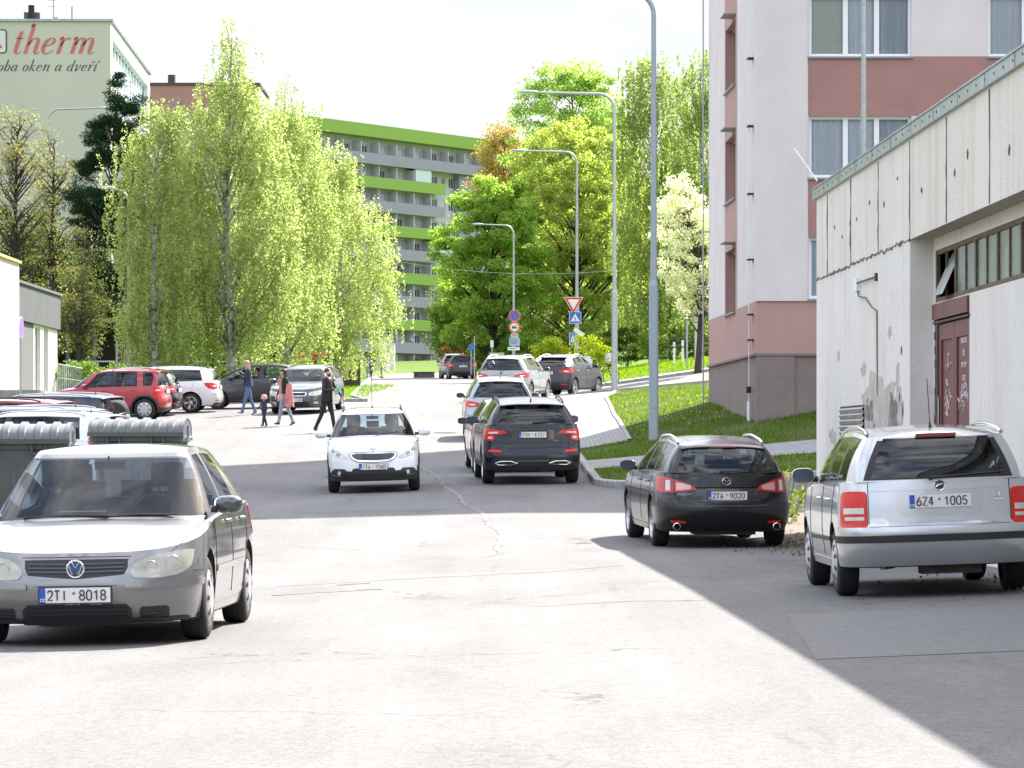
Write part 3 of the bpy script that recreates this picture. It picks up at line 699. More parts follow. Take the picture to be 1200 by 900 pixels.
# serif italic lettering "therm" drawn as strokes with thick and thin parts
def italic_word(word, x0, x1, ybase, xh, m, name, parent, thick):
    # glyph polylines in em units: x, y, weight ; xheight=1
    g = {
     't': (.62, [[(.30, 1.45, 1), (.28, .35, 1), (.34, .06, .8), (.46, .0, .4), (.6, .14, .3)], [(.08, 1.0, .4), (.56, 1.0, .4)]]),
     'h': (1.02, [[(.14, 1.75, .5), (.26, 1.8, .9), (.24, 0, 1)], [(.25, .55, .3), (.42, .9, .5), (.60, 1.0, .6), (.74, .85, 1), (.74, .25, 1), (.78, .04, .8), (.9, .0, .4), (1.0, .12, .3)]]),
     'e': (.80, [[(.14, .48, .3), (.45, .58, .5), (.62, .78, .8), (.56, .96, .6), (.40, 1.0, .5), (.22, .82, .9), (.12, .48, 1), (.18, .14, .9), (.38, .0, .5), (.60, .10, .3), (.72, .26, .3)]]),
     'r': (.76, [[(.10, .92, .4), (.24, 1.0, .9), (.24, 0, 1)], [(.25, .5, .3), (.38, .88, .4), (.56, 1.0, .6), (.66, .92, 1)]]),
     'm': (1.55, [[(.10, .92, .4), (.24, 1.0, .9), (.24, 0, 1)], [(.25, .55, .3), (.42, .92, .5), (.58, 1.0, .6), (.70, .85, 1), (.70, 0, 1)], [(.71, .55, .3), (.88, .92, .5), (1.04, 1.0, .6), (1.16, .85, 1), (1.16, .25, 1), (1.20, .04, .8), (1.32, .0, .4), (1.42, .12, .3)]]),
     'o': (.82, [[(.40, 1, .4), (.2, .85, .9), (.12, .5, 1), (.18, .15, .9), (.36, 0, .4), (.56, .15, .9), (.66, .5, 1), (.58, .86, .9), (.40, 1, .4)]]),
     'b': (.86, [[(.12, 1.75, .4), (.22, 1.78, .9), (.16, .3, 1), (.3, .0, .5), (.52, .1, .8), (.68, .5, 1), (.62, .88, .9), (.46, 1, .4), (.2, .6, .3)]]),
     'a': (.92, [[(.66, .9, .5), (.46, 1, .4), (.24, .84, .9), (.12, .4, 1), (.2, .04, .8), (.38, .1, .4), (.62, .5, .3)], [(.70, 1, .9), (.64, .2, 1), (.72, .0, .6), (.88, .14, .3)]]),
     'k': (.88, [[(.12, 1.75, .4), (.22, 1.78, .9), (.18, 0, 1)], [(.2, .5, .3), (.5, .98, .5), (.68, .9, .9)], [(.26, .56, .6), (.5, .35, .8), (.58, .05, .9), (.8, .08, .4)]]),
     'n': (1.0, [[(.10, .92, .4), (.24, 1.0, .9), (.2, 0, 1)], [(.22, .5, .3), (.42, .92, .5), (.60, 1.0, .6), (.72, .85, 1), (.66, .2, 1), (.74, .0, .8), (.92, .12, .3)]]),
     'd': (.95, [[(.66, .9, .5), (.46, 1, .4), (.24, .84, .9), (.12, .4, 1), (.2, .04, .8), (.38, .1, .4), (.62, .5, .3)], [(.72, 1.78, .9), (.64, .2, 1), (.72, .0, .6), (.88, .14, .3)]]),
     'v': (.84, [[(.08, .9, .4), (.22, 1, .9), (.26, .1, 1), (.34, .02, .6), (.6, .5, .5), (.68, .95, .9), (.58, 1, .5)]]),
     'ř': (.76, [[(.10, .92, .4), (.24, 1.0, .9), (.22, 0, 1)], [(.24, .5, .3), (.38, .88, .4), (.56, 1.0, .6), (.66, .92, 1)], [(.3, 1.6, .6), (.44, 1.35, .6), (.64, 1.62, .6)]]),
     'í': (.5, [[(.10, .92, .4), (.24, 1.0, .9), (.18, .2, 1), (.26, 0, .8), (.44, .12, .3)], [(.3, 1.35, .6), (.48, 1.7, .9)]]),
     'ý': (.84, [[(.08, .9, .4), (.22, 1, .9), (.26, .1, 1), (.34, .02, .6), (.6, .5, .5), (.68, .95, .9)], [(.5, 1.3, .5), (.66, 1.65, .9)]]),
     'V': (1.2, [[(.1, 1.6, .9), (.4, 0, 1), (1.1, 1.6, .5)]]),
     ' ': (.55, [])}
    tot = sum(g[c][0] for c in word); k = (x1-x0)/tot; xx = x0; mb = MB(); sc = xh
    for c in word:
        wdt, strokes = g[c]
        for st in strokes:
            # smooth
            P_ = []
            for i in range(len(st)-1):
                p0 = st[max(i-1, 0)]; p1 = st[i]; p2 = st[i+1]; p3 = st[min(i+2, len(st)-1)]
                for j in range(6):
                    t = j/6; P_.append([.5*((2*p1[q])+(-p0[q]+p2[q])*t+(2*p0[q]-5*p1[q]+4*p2[q]-p3[q])*t*t+(-p0[q]+3*p1[q]-3*p2[q]+p3[q])*t**3) for q in range(3)])
            P_.append(list(st[-1])); lft, rgt = [], []
            for i, p in enumerate(P_):
                a = P_[max(i-1, 0)]; b = P_[min(i+1, len(P_)-1)]; dx, dy = b[0]-a[0], (b[1]-a[1]); l = math.hypot(dx, dy) or 1
                nx, ny = -dy/l, dx/l; wv = thick*max(.18, p[2])*(.5+.5*abs(nx))
                X = xx+(p[0]+.27*p[1])*k; Y = ybase+p[1]*sc
                lft.append((X+nx*wv, -.012, Y+ny*wv)); rgt.append((X-nx*wv, -.012, Y-ny*wv))
            mb.grid([lft, rgt])
        xx += wdt*k
    return mb.build(name, m, parent)
italic_word('therm', pxw(11), pxw(112), pzw(63), .80, M_sred, 'lettering', th, .105)
italic_word('Výroba oken a dveří', pxw(-30.5), pxw(113), pzw(83.2), .31, M_sblk, 'lettering', th, .040)
mb = MB()   # framed emblem at the left edge of the lettering: rounded frame with a red triangle
cx_, cz_ = pxw(-9), pzw(48.5); hw = .78
def rrect(h, r, n=6):
    pts = []
    for (sx, sz, a0) in ((1, 1, 0), (-1, 1, 90), (-1, -1, 180), (1, -1, 270)):
        for i in range(n+1):
            a = R(a0+90*i/n); pts.append((sx*(h-r)+r*math.cos(a), sz*(h*.82-r)+r*math.sin(a)))
    return pts
o_, i_ = rrect(hw, .2), rrect(hw-.09, .13)
n_ = len(o_); mb.add([(cx_+a, -.014, cz_+b) for a, b in o_]+[(cx_+a, -.014, cz_+b) for a, b in i_], [(i, (i+1) % n_, n_+(i+1) % n_, n_+i) for i in range(n_)], 0)
mb.add([(cx_+a, -.010, cz_+b) for a, b in i_], [tuple(range(n_))], 1)
mb.add([(cx_-.45, -.016, cz_-.35), (cx_+.55, -.016, cz_-.35), (cx_+.05, -.016, cz_+.4)], [(0, 1, 2)], 2)
mb.build('emblem', [M_sblk, mat('emblem_white', (.6, .6, .58), .8), M_sred], th)

# ---- long block with green balconies far behind
M_gpar = mat('balcony_green', (.22, .36, .06), .8, var=.05, vscale=.3)
M_gwall = mat('pale_facade', (.46, .45, .49), .9, var=.05, vscale=.3)
M_ggrey = mat('balcony_grey2', (.27, .27, .33), .85, var=.06, vscale=.4)
GX, GY = -11.4, 467.0; fa = math.atan2(.858, .513)
gb = empty('balcony_block', (GX, GY, 9.0), label='long panel block with alternating green and grey balcony bands behind the trees', cat='apartment block')
FQ = Frame((0, 0, CAMH-9.0), fa, 1)     # u from -70 to 34
TOPQ = 37.8; SH = 2.79
mb = MB(); gops = []; U0, U1 = -75, 22
bays = [u for u in np.arange(-73, 18, 3.9)]
for f in range(11):
    vt = TOPQ-1.9-f*SH
    for i, u in enumerate(bays):
        if f > 0 and u > 6.0 and u < 9.0: continue
        gops.append((u+.35, vt-2.1, u+1.25, vt-.35)); gops.append((u+2.0, vt-1.6, u+3.3, vt-.35))
wall(mb, FQ, U1, TOPQ, gops, .2, v0=4, u0=U0, mf=lambda u, v: 0)
wall(mb, Frame(FQ(U1, 0), fa+R(90), 1), 12, TOPQ, v0=4, mf=lambda u, v: 0)
wall(mb, Frame(FQ(U0, 0, -12), fa, -1), U1-U0, TOPQ, v0=4)
mb.add([FQ(U0, TOPQ), FQ(U1, TOPQ), FQ(U1, TOPQ, -12), FQ(U0, TOPQ, -12)], [(0, 1, 2, 3)], 0)
mb.add([FQ(U0, 4), FQ(U0, TOPQ), FQ(U0, TOPQ, -12), FQ(U0, 4, -12)], [(0, 1, 2, 3)], 0)
mb.build('wall', [M_gwall], gb)
M_wa = mat('window_dark', (.07, .08, .10), .15, spec=.8); M_wb = mat('window_light', (.6, .62, .66), .3)
rr = random.Random(4)
near = [o for o in gops if -28 < o[0] < 20]
for (a, b, c, d) in near[:600]:
    wmb = MB(); FQ.box(wmb, a, c, b, d, -.22, -.18, 1 if rr.random() < .4 else 0); FQ.box(wmb, a, a+.1, b, d, -.18, -.1, 1); FQ.box(wmb, c-.1, c, b, d, -.18, -.1, 1); FQ.box(wmb, a, c, d-.1, d, -.18, -.1, 1); FQ.box(wmb, (a+c)/2-.04, (a+c)/2+.04, b, d, -.18, -.1, 1)
    if len([1 for o in gb.children if o.name.startswith('window')]) < 98: wmb.build('window', [M_wa, M_wb], gb)
    else:
        if 'rest' not in globals(): rest = MB()
        rest.add(wmb.v, wmb.f, 0); rest.m[-len(wmb.m):] = wmb.m
rest.build('window', [M_wa, M_wb], gb)['kind'] = 'stuff'
mb = MB(); FQ.box(mb, U0-.1, 15.6, TOPQ-1.4, TOPQ+.1, .01, 1.4, 0); FQ.box(mb, 15.6, U1+.1, TOPQ-1.4, TOPQ+.1, .01, 1.4, 1); mb.build('roof_band', [M_gpar, M_salmond], gb)
for f in range(11):
    vt = TOPQ-1.9-f*SH-2.15
    u1 = 17.5 if f == 0 else 4.0
    mb = MB(); FQ.box(mb, U0, u1, vt-.55, vt+.75, 1.25, 1.4, 0 if f % 2 == 0 else 1); FQ.box(mb, U0, u1, vt-.25, vt-.05, .01, 1.25, 2)
    mb.build('balcony', [M_ggrey, M_gpar, M_gwall], gb)
    for u in bays:
        if u < u1 and u > -28: mb = MB(); FQ.box(mb, u-.08, u+.08, vt, vt+SH-.7, .02, 1.2); mb.build('partition', M_gwall, gb)
    if f in (1, 4):
        mb = MB(); uu = bays[-6 if f == 1 else -5]; FQ.box(mb, uu+.2, uu+3.7, vt+.75, vt+2.2, 1.2, 1.28); mb.build('balcony_glazing', mat('glazing', (.5, .58, .62), .2, spec=.8), gb)
mb = MB(); FQ.box(mb, 8.2, 11.5, 5, TOPQ-3.5, .01, .8); mb.build('stair_shaft', M_ggrey, gb)
# ---- brick-red topped block behind the birches
bx = empty('brick_block', (P(176, 0, 300), 300, 6), label='plain block with a brick red top storey behind the birch crown at upper left', cat='building')
FBk = Frame((0, 0, CAMH-6), 0, 1); mb = MB(); wall(mb, FBk, 8.5, 28, v0=0, cuts=(25.4,), mf=lambda u, v: 1 if v > 25.4 else 0)
wall(mb, Frame(FBk(8.5, 0), R(90), 1), 12, 28, v0=0, mf=lambda u, v: 1 if v > 25 else 0); wall(mb, Frame(FBk(0, 0), R(90), -1), 12, 28, v0=0, mf=lambda u, v: 1)
mb.add([FBk(0, 28), FBk(8.5, 28), FBk(8.5, 28, -12), FBk(0, 28, -12)], [(0, 1, 2, 3)], 1); wall(mb, Frame(FBk(0, 0, -12), 0, -1), 8.5, 28)
mb.build('wall', [mat('dull_facade', (.26, .24, .22), .9, var=.1, vscale=.3), M_salmond], bx)
mb = MB(); FBk.box(mb, -.1, 8.6, 28, 28.2, -12.1, .1); mb.build('cornice', M_iron, bx)
mb = MB()
mb.tube([FBk(1.5, 28, -2), FBk(1.5, 29, -2)], .3, 8); mb.tube([FBk(5.5, 28, -2), FBk(5.5, 29.5, -2)], .05, 6); mb.build('chimney', M_iron, bx)

# ---- low modern building at left with grey fascia
ML = empty('kiosk_building', (P(67, 0, 160), 160, 3.4), label='low white and dark grey modern building with steps at the left edge', cat='building')
FM = Frame((0, 0, CAMH-3.4), R(-90), 1) if False else Frame((0, -16.5, CAMH-3.4), R(90), 1)   # faces +X, u runs away from camera
M_mw = mat('bright_white_render', (.72, .72, .70), .85); M_fas = mat('grey_fascia', (.075, .08, .09), .7, var=.25, vscale=1.2, vz=.2); M_mg = mat('grey_wall', (.10, .105, .11), .8)
mb = MB(); wall(mb, FM, 16.5, 4.9, [(1.2, 1.95, 3.6, 4.7), (9.0, 1.95, 10.8, 4.7), (12.0, 1.95, 13.4, 4.7)], .2, v0=1.4, ucuts=(.9, 4, 8.6), mf=lambda u, v: 1 if .9 < u < 8.6 else 0)
FMe = Frame((0, 0, CAMH-3.4), R(0), -1)
mb.add([FM(16.5, 1.4), FM(16.5, 4.9), FM(16.5, 4.9, -14), FM(16.5, 1.4, -14)], [(0, 1, 2, 3)], 0); mb.add([FM(0, 1.4), FM(0, 4.9), FM(0, 4.9, -14), FM(0, 1.4, -14)], [(0, 1, 2, 3)], 0)
mb.add([FM(0, 1.4, -14), FM(16.5, 1.4, -14), FM(16.5, 4.9, -14), FM(0, 4.9, -14)], [(0, 1, 2, 3)], 0)
mb.build('wall', [M_mw, M_mg], ML)
mb = MB(); FM.box(mb, -.5, 16.7, 4.75, 6.15, -14, .12, 0); mb.build('fascia', M_fas, ML)
mb = MB(); FM.box(mb, -.6, 16.8, 6.15, 6.25, -14.1, .2, 0); mb.build('roof_edge', M_zinc, ML)
for (a, b, c, d) in ((1.2, 1.95, 3.6, 4.7), (9.0, 1.95, 10.8, 4.7), (12.0, 1.95, 13.4, 4.7)): window(FM, a, b, c-a, d-b, ML, (.5,), .12, [M_room], sill=False)
mb = MB(); FM.box(mb, -8, -.55, .6, 6.7, -8, .6, 0); FM.box(mb, -8, -.5, 6.7, 6.8, -8, .7, 1); mb.build('white_wing', [M_mw, mat('yellow_trim', (.5, .4, .15), .7)], ML)
mb = MB(); FM.box(mb, -8, 16, -1, 1.9, .02, 2.2, 0); 
for k in range(8): FM.box(mb, 16, 16.3+.35*k, -1, 1.8-.22*k, .3, 2.1, 0)
mb.build('steps', M_kerb, ML)
mb = MB()
for k in range(12): mb.tube([FM(-1+k*.7, 1.9, 2.1), FM(-1+k*.7, 2.95, 2.1)], .025, 6)
mb.tube([FM(-1, 2.95, 2.1), FM(7, 2.95, 2.1)], .03, 6); mb.tube([FM(-1, 2.45, 2.1), FM(7, 2.45, 2.1)], .02, 6)
mb.tube([FM(15.5, 2.9, .5), FM(18.6, 1.2, .5)], .035, 6, 1); mb.tube([FM(15.5, 1.9, .5), FM(15.5, 2.9, .5)], .03, 6)
mb.build('railing', [M_galv, mat('yellow_rail', (.5, .42, .12), .6)], ML)
# ---- pavilion in the shade under the trees at left
pv = empty('pavilion', (P(175, 0, 190), 190, G(-18, 190)), label='long low dark pavilion with a rusty roof edge in the shade behind the parked cars', cat='pavilion')
mb = MB(); w_ = 8.4; hz = 6.2+CAMH-pv.location.z
mb.box((0, 2, hz-.1), (w_, 5, .18), 0); 
for k in range(7): mb.box((-w_/2+.2+k*(w_-.4)/6, -.3, (hz-.2)/2), (.16, .16, hz-.2), 1)
mb.box((0, 4, (hz-.2)/2), (w_, .2, hz-.2), 2); mb.box((1.5, 1.5, 1.9), (5, .1, .5), 3); mb.box((0, -.4, .5), (w_, .2, 1.0), 2)
mb.build('shelter', [mat('rusty_edge', (.30, .2, .13), .8, var=.3, vscale=3), M_mg, mat('dark_boards', (.05, .045, .045), .8), mat('pale_board', (.3, .3, .32), .7)], pv)
mb = MB()
for k in range(14): mb.box((-w_/2+.5+k*.6, -.55, .95), (.06, .06, .9))
mb.box((0, -.55, 1.35), (w_, .07, .08)); mb.build('railing', M_galv, pv)
# ================================================================== CARS
M_tyre = mat('tyre_rubber', (.018, .018, .019), .8, bump=.3, bscale=50)
M_rim = mat('alloy_rim', (.55, .56, .58), .3, metal=.85)
M_rimd = mat('alloy_dark', (.12, .12, .13), .4, metal=.7)
M_cap = mat('hubcap_silver', (.5, .5, .52), .4, metal=.5)
M_trim = mat('black_trim', (.022, .022, .024), .55)
M_gloss = mat('gloss_black', (.012, .012, .014), .12, coat=.5)
M_chrome = mat('chrome', (.75, .76, .78), .12, metal=1)
M_int = mat('interior_dark', (.035, .037, .042), .85)
M_int2 = mat('interior_grey', (.12, .12, .13), .8)
M_red = mat('lamp_red', (.60, .012, .008), .25, coat=.25, spec=.35)
M_redb = mat('reflector_red', (.8, .02, .01), .35, coat=.1, spec=.3)
M_lampw = mat('lamp_clear', (.62, .62, .58), .12, coat=1, var=.2, vscale=9)
M_lampi = mat('lamp_inner', (.35, .36, .36), .2, metal=.7)
M_lampo = mat('lamp_yellowed', (.42, .41, .34), .18, coat=1, var=.15, vscale=8)
M_plate = mat('plate_white', (.72, .70, .68), .45)
M_plateb = mat('plate_blue', (.02, .09, .45), .4)
M_ptxt = mat('plate_text', (.02, .02, .025), .5)
M_bluebadge = mat('badge_blue', (.02, .08, .3), .2, coat=1)
M_glassc = glass_mat('car_glass', (.66, .78, .86), .6)
M_mirrorg = mat('mirror_glass', (.10, .12, .15), .1, metal=.6)
M_glassd = glass_mat('car_glass_dark', (.16, .18, .2))
def paint(name, col, metal=.0, rough=.35, coat=1.):
    return mat(name, col, rough, metal=metal, coat=coat)
def sqarc(wd, d, y0, n, k):      # quarter super-ellipse from centre front to side, resampled evenly
    pts = []; p = 2./n
    for i in range(181):
        t = i/180*math.pi/2; pts.append((wd*math.sin(t)**p, y0+d*math.cos(t)**p))
    L_ = [0]
    for i in range(1, 181): L_.append(L_[-1]+math.hypot(pts[i][0]-pts[i-1][0], pts[i][1]-pts[i-1][1]))
    L_ = np.array(L_); A = np.array(pts); s = np.linspace(0, L_[-1], k+1)
    return np.stack([np.interp(s, L_, A[:, 0]), np.interp(s, L_, A[:, 1])], 1), L_, A
class Car:
    D = dict(L=4.3, W=1.78, H=1.48, wb=2.6, fo=.88, R=.315, zb=.2, nF=3.0, dF=.75, nR=3.6, dR=.55,
             Wp=[(.15, .93), (.3, .975), (.55, 1.0), (.75, .995), (.95, .96), (1.05, .935)],
             Fp=[(.15, .10), (.3, .02), (.45, 0), (.55, .02), (.7, .07), (.8, .14), (.9, .2)],
             Rp=[(.15, .12), (.3, .03), (.5, 0), (.6, .03), (.8, .07), (1.0, .13), (1.1, .16)],
             yWB=1.1, dWB=.28, yTf=.35, dT=.1, wr=.58, yRB=None, dRB=.25, yTr=-1.75, dTr=.12, crown=.035, hoodc=.05,
             side=None, rwin=.80, rub=True, clad=False, arch=.05, glass=None, nb=2.6, bulge=.02, deckz=None)
    def __init__(s, **k):
        for a, b in s.D.items(): setattr(s, a, b)
        for a, b in k.items(): setattr(s, a, b)
        s.yF, s.yR = s.L/2, -s.L/2; s.axF = s.yF-s.fo; s.axR = s.axF-s.wb; s.hw = s.W/2
        s.root = empty(s.name, (0, 0, 0)); s.make_body(); s.make_cabin(); s.wheels(); s.interior()
    def ip(s, tab, v): return float(np.interp(v, [t[0] for t in tab], [t[1] for t in tab]))
    def wz(s, z): return s.hw*s.ip(s.Wp, z)
    def zs(s, y): a = sorted(s.sh); return float(np.interp(y, [t[0] for t in a], [t[1] for t in a]))
    def plan(s, z, end, k=None):
        if end == 'front': yy = s.yF-s.ip(s.Fp, z); return sqarc(s.wz(z), s.dF, yy-s.dF, s.nF, k or 40)
        yy = -s.yR-s.ip(s.Rp, z); return sqarc(s.wz(z), s.dR, yy-s.dR, s.nR, k or 40)
    def planpt(s, z, end, i, k):
        c = s.__dict__.setdefault('_pc', {}); zq = round(z/.004); key = (zq, end, k)
        if key not in c: c[key] = s.plan(zq*.004, end, k)[0]
        return c[key][i]
    def surf(s, a, z, end, off=0.):
        # point on the body at perimeter distance a from the centreline of the end, height z
        pts, L_, A = s.plan(z, end); aa = abs(a); sg = 1 if a >= 0 else -1
        if aa <= L_[-1]: x = np.interp(aa, L_, A[:, 0]); y = np.interp(aa, L_, A[:, 1]); x2 = np.interp(aa+.01, L_, A[:, 0]) if aa+.01 < L_[-1] else x; y2 = np.interp(min(aa+.01, L_[-1]), L_, A[:, 1]) if aa+.01 < L_[-1] else y-.01
        else: x = A[-1, 0]; y = A[-1, 1]-(aa-L_[-1]); x2 = x; y2 = y-.01
        dx, dy = x2-x, y2-y; l = math.hypot(dx, dy) or 1; nx, ny = -dy/l, dx/l
        X, Y = x+nx*off, y+ny*off
        return Vector((sg*X, Y if end == 'front' else -Y, z))
    def sidept(s, y, z, sg, off=0.):
        f = s.yF-s.ip(s.Fp, z)-s.dF; r = s.yR+s.ip(s.Rp, z)+s.dR
        if y > f:
            pts, L_, A = s.plan(z, 'front'); x = float(np.interp(y, A[::-1, 1], A[::-1, 0]))
        elif y < r:
            pts, L_, A = s.plan(z, 'rear'); x = float(np.interp(-y, A[::-1, 1], A[::-1, 0]))
        else: x = s.wz(z)
        return Vector((sg*(x+off), y, z))
    # ------------------------------------------------ lower body
    def make_body(s):
        kF, kR, J = 26, 20, 15
        zshF = s.zs(s.yF); zshR = s.zs(s.yR)
        ytF = s.yF-s.ip(s.Fp, zshF)-s.dF; ytR = s.yR+s.ip(s.Rp, zshR)+s.dR
        nS = int((s.yF-s.yR-s.dF-s.dR)/.035)
        lv = [0, .03]+[.03+.97*(i/(J-1)) for i in range(1, J)]
        half = []
        for j, g in enumerate(lv):
            row = []
            # front arc
            zz = s.zb+(zshF-s.zb)*g
            A, _, _ = s.plan(zz, 'front', kF)
            for i in range(kF+1):
                x, y = A[i]
                for _ in range(3):
                    z = s.zb+(s.zs(y)-s.zb)*g if g > 0 else s.zb
                    x, y = s.planpt(z, 'front', i, kF)
                row.append([x, y, z])
            B, _, _ = s.plan(s.zb+(zshR-s.zb)*g, 'rear', kR)
            y0 = A[-1][1]; y1 = -B[-1][1]
            for i in range(1, nS):
                y = y0+(y1-y0)*i/nS; z = s.zb+(s.zs(y)-s.zb)*g; row.append([s.wz(z), y, z])
            for i in range(kR, -1, -1):
                x, y = B[i]; y = -y
                for _ in range(3):
                    z = s.zb+(s.zs(y)-s.zb)*g; x, y = s.planpt(z, 'rear', i, kR); y = -y
                row.append([x, y, z])
            half.append(row)
        n = len(half[0]); Ra = s.R+s.arch; zc = s.R
        V = np.array(half)            # J x n x 3
        for j in range(V.shape[0]):
            for i in range(n):
                x, y, z = V[j, i]
                if j == 0: V[j, i, 0] = max(0, x-.03); V[j, i, 2] = z+.0
        keep = np.ones(V.shape[:2], bool)
        for ya in (s.axF, s.axR):
            d = np.hypot(V[:, :, 1]-ya, V[:, :, 2]-zc); ins = (d < Ra) & (V[:, :, 0] > .45*s.W/2)
            for j in range(V.shape[0]):
                for i in range(n):
                    if ins[j, i]:
                        nb = [(j+a, i+b) for a in (-1, 0, 1) for b in (-1, 0, 1) if 0 <= j+a < V.shape[0] and 0 <= i+b < n]
                        if any(not ins[q] for q in nb):
                            k = Ra/max(d[j, i], 1e-4); V[j, i, 1] = ya+(V[j, i, 1]-ya)*k; V[j, i, 2] = zc+(V[j, i, 2]-zc)*k
                            if V[j, i, 2] < s.zb-.02: V[j, i, 2] = s.zb-.02
                        else: keep[j, i] = False
        mb = MB(); J1 = V.shape[0]
        mats = [s.paint, M_trim, M_int]
        for sg in (1, -1):
            o = len(mb.v)
            for j in range(J1):
                for i in range(n): mb.v.append((sg*V[j, i, 0], V[j, i, 1], V[j, i, 2]))
            for j in range(J1-1):
                for i in range(n-1):
                    q = [(j, i), (j, i+1), (j+1, i+1), (j+1, i)]
                    if all(keep[a] for a in q):
                        zc_ = sum(V[a][2] for a in q)/4; ym = sum(V[a][1] for a in q)/4
                        mi = 0
                        if s.clad:
                            nearw = min(abs(math.hypot(ym-s.axF, zc_-zc)), abs(math.hypot(ym-s.axR, zc_-zc)))
                            if zc_ < s.clad or nearw < Ra+.065: mi = 1
                        if j == 0: mi = 1
                        mb.f.append(tuple(o+a*n+b for a, b in q)[::sg]); mb.m.append(mi)
        # top rows (bonnet + belt deck)
        K = 18; us = [-1, -.985]+[-.95+1.9*k/(K-1) for k in range(K)]+[.985, 1]
        rows = []
        yb = s.yWB-.02
        for i in range(n):
            x0, y, z = V[-1, i]
            r = []
            cab = y < s.yWB-s.dWB+.05
            for u in us:
                f = min(1, max(0, (s.yF-.05-y)/.7)); f = f*f*(3-2*f)
                rear = min(1, max(0, (y-s.yR-.02)/.3))
                cc = s.hoodc*f*(1-abs(u)**2.6)
                if s.hoodrib: cc += .012*f*math.exp(-((abs(u)-.72)/.12)**2)*(1 if not cab else 0)
                if y < 0: cc *= rear
                if (cab and abs(u) < .93 and (s.deckz is None or y > s.deckz)): cc = -.10*min(1, rear*1.0)
                r.append((u*x0, y, z+cc))
            rows.append(r)
        s.toprow = rows; o = len(mb.v); nc = len(us)
        for r in rows: mb.v.extend(r)
        for i in range(n-1):
            for k in range(nc-1):
                ym = (rows[i][k][1]+rows[i+1][k][1])/2; xm = abs(us[k]+us[k+1])/2
                inner = ym < s.yWB-s.dWB*xm**2*1.05-.0 and xm < .95 and ym > s.yR+.22 and (s.deckz is None or ym > s.deckz)
                mb.f.append((o+i*nc+k, o+i*nc+k+1, o+(i+1)*nc+k+1, o+(i+1)*nc+k)); mb.m.append(2 if inner else 0)
        # arch liners
        for sg in (1, -1):
            for ya in (s.axF, s.axR):
                xo = s.sidept(ya, .5, 1).x-.004; Pn = []
                for a in range(-14, 29):
                    t = R(a*12*.62+0); 
                    Pn.append([(sg*(min(xo, s.sidept(ya+Ra*math.cos(t), max(.25, zc+Ra*math.sin(t)), 1).x)-dx), ya+Ra*math.cos(t), max(s.zb-.0, zc+Ra*math.sin(t))) for dx in (0, .06, .3)])
                mb.grid(Pn, 1)
                xi = xo-.30
                mb.add([(sg*xi, ya-Ra, s.zb), (sg*xi, ya+Ra, s.zb), (sg*xi, ya+Ra, zc+Ra), (sg*xi, ya-Ra, zc+Ra)], [(0, 1, 2, 3)], 1)
        mb.box((0, 0, s.zb+.09), (s.W-.62, s.L-.5, .14), 1)
        s.body = mb.build('body', mats, s.root, smooth=38, merge=True)
    # ------------------------------------------------ cabin
    def hoodz(s, x, y):
        f = min(1, max(0, (s.yF-.05-y)/.7)); f = f*f*(3-2*f); u = min(1, abs(x)/s.sidept(y, s.zs(y), 1).x)
        return s.zs(y)+s.hoodc*f*(1-u**2.6)
    def make_cabin(s):
        zr = lambda y: float(np.interp(y, [t[0] for t in sorted(s.roof)], [t[1] for t in sorted(s.roof)]))
        kA, kB = 14, 14
        yWc = s.yWB-s.dWB; xb = s.sidept(yWc, s.zs(yWc), 1).x-.035
        A, _, _ = sqarc(xb, s.dWB, yWc, 2.4, kA)
        T, _, _ = sqarc(s.wr, s.dT, s.yTf-s.dT, 3.2, kA)
        base, topl, typ = [], [], []
        for i in range(kA+1):
            x, y = A[i]; base.append((x, y, s.hoodz(x, y)-.004)); x2, y2 = T[i]; topl.append((x2, y2, zr(y2)+s.crown*(1-(x2/s.wr)**2)*.0))
        typ += ['ws']*(kA-1)+['P']
        st = s.side          # list (yb, yt, type of following segment)
        prev = (yWc, s.yTf-s.dT)
        seq = [(prev[0], prev[1], 'P')]+[tuple(t) for t in st]
        zrearb = s.zs(s.yR+.1)
        yRB = s.yRB if s.yRB is not None else s.yR+s.ip(s.Rp, zrearb)+.015
        yRc, yTrc = yRB+s.dRB, s.yTr+s.dTr
        seq.append((yRc, yTrc, 'end'))
        xr_side = lambda y: s.sidept(y, s.zs(y), 1).x-.035
        for q in range(len(seq)-1):
            a, b = seq[q], seq[q+1]; ln = abs(a[0]-b[0]); m_ = 1 if a[2] == 'P' and ln < .2 else max(2, int(ln/.16))
            fr = [i/m_ for i in range(1, m_+1)]
            if a[2].startswith('g'):
                e = .022/max(.1, ln); fr = [e]+[e+(1-2*e)*i/m_ for i in range(1, m_+1)]+[1]; 
                tt = [a[2]+'r']+[a[2]]*m_+[a[2]+'r']
            else: tt = [a[2]]*m_
            for f, t in zip(fr, tt):
                yb = a[0]+(b[0]-a[0])*f; yt = a[1]+(b[1]-a[1])*f
                wf = s.wr*(1-.04*max(0, (-yt-.2)/1.6)) if s.taper is None else s.wr*(1-s.taper*max(0, (-yt+.2)/1.8)**1.5)
                bx = min(xr_side(yb), xb+.04) if yb > yWc-.3 else xr_side(yb)
                base.append((bx, yb, s.zs(yb)-.004)); topl.append((wf, yt, zr(yt))); typ.append(t)
        wrr = topl[-1][0]; bxr = base[-1][0]
        Rb, _, _ = sqarc(bxr, s.dRB, -yRB-s.dRB, s.nR, kB); Rt, _, _ = sqarc(wrr, s.dTr, -s.yTr-s.dTr, 3.5, kB)
        nwin = int(round(kB*s.rwin))
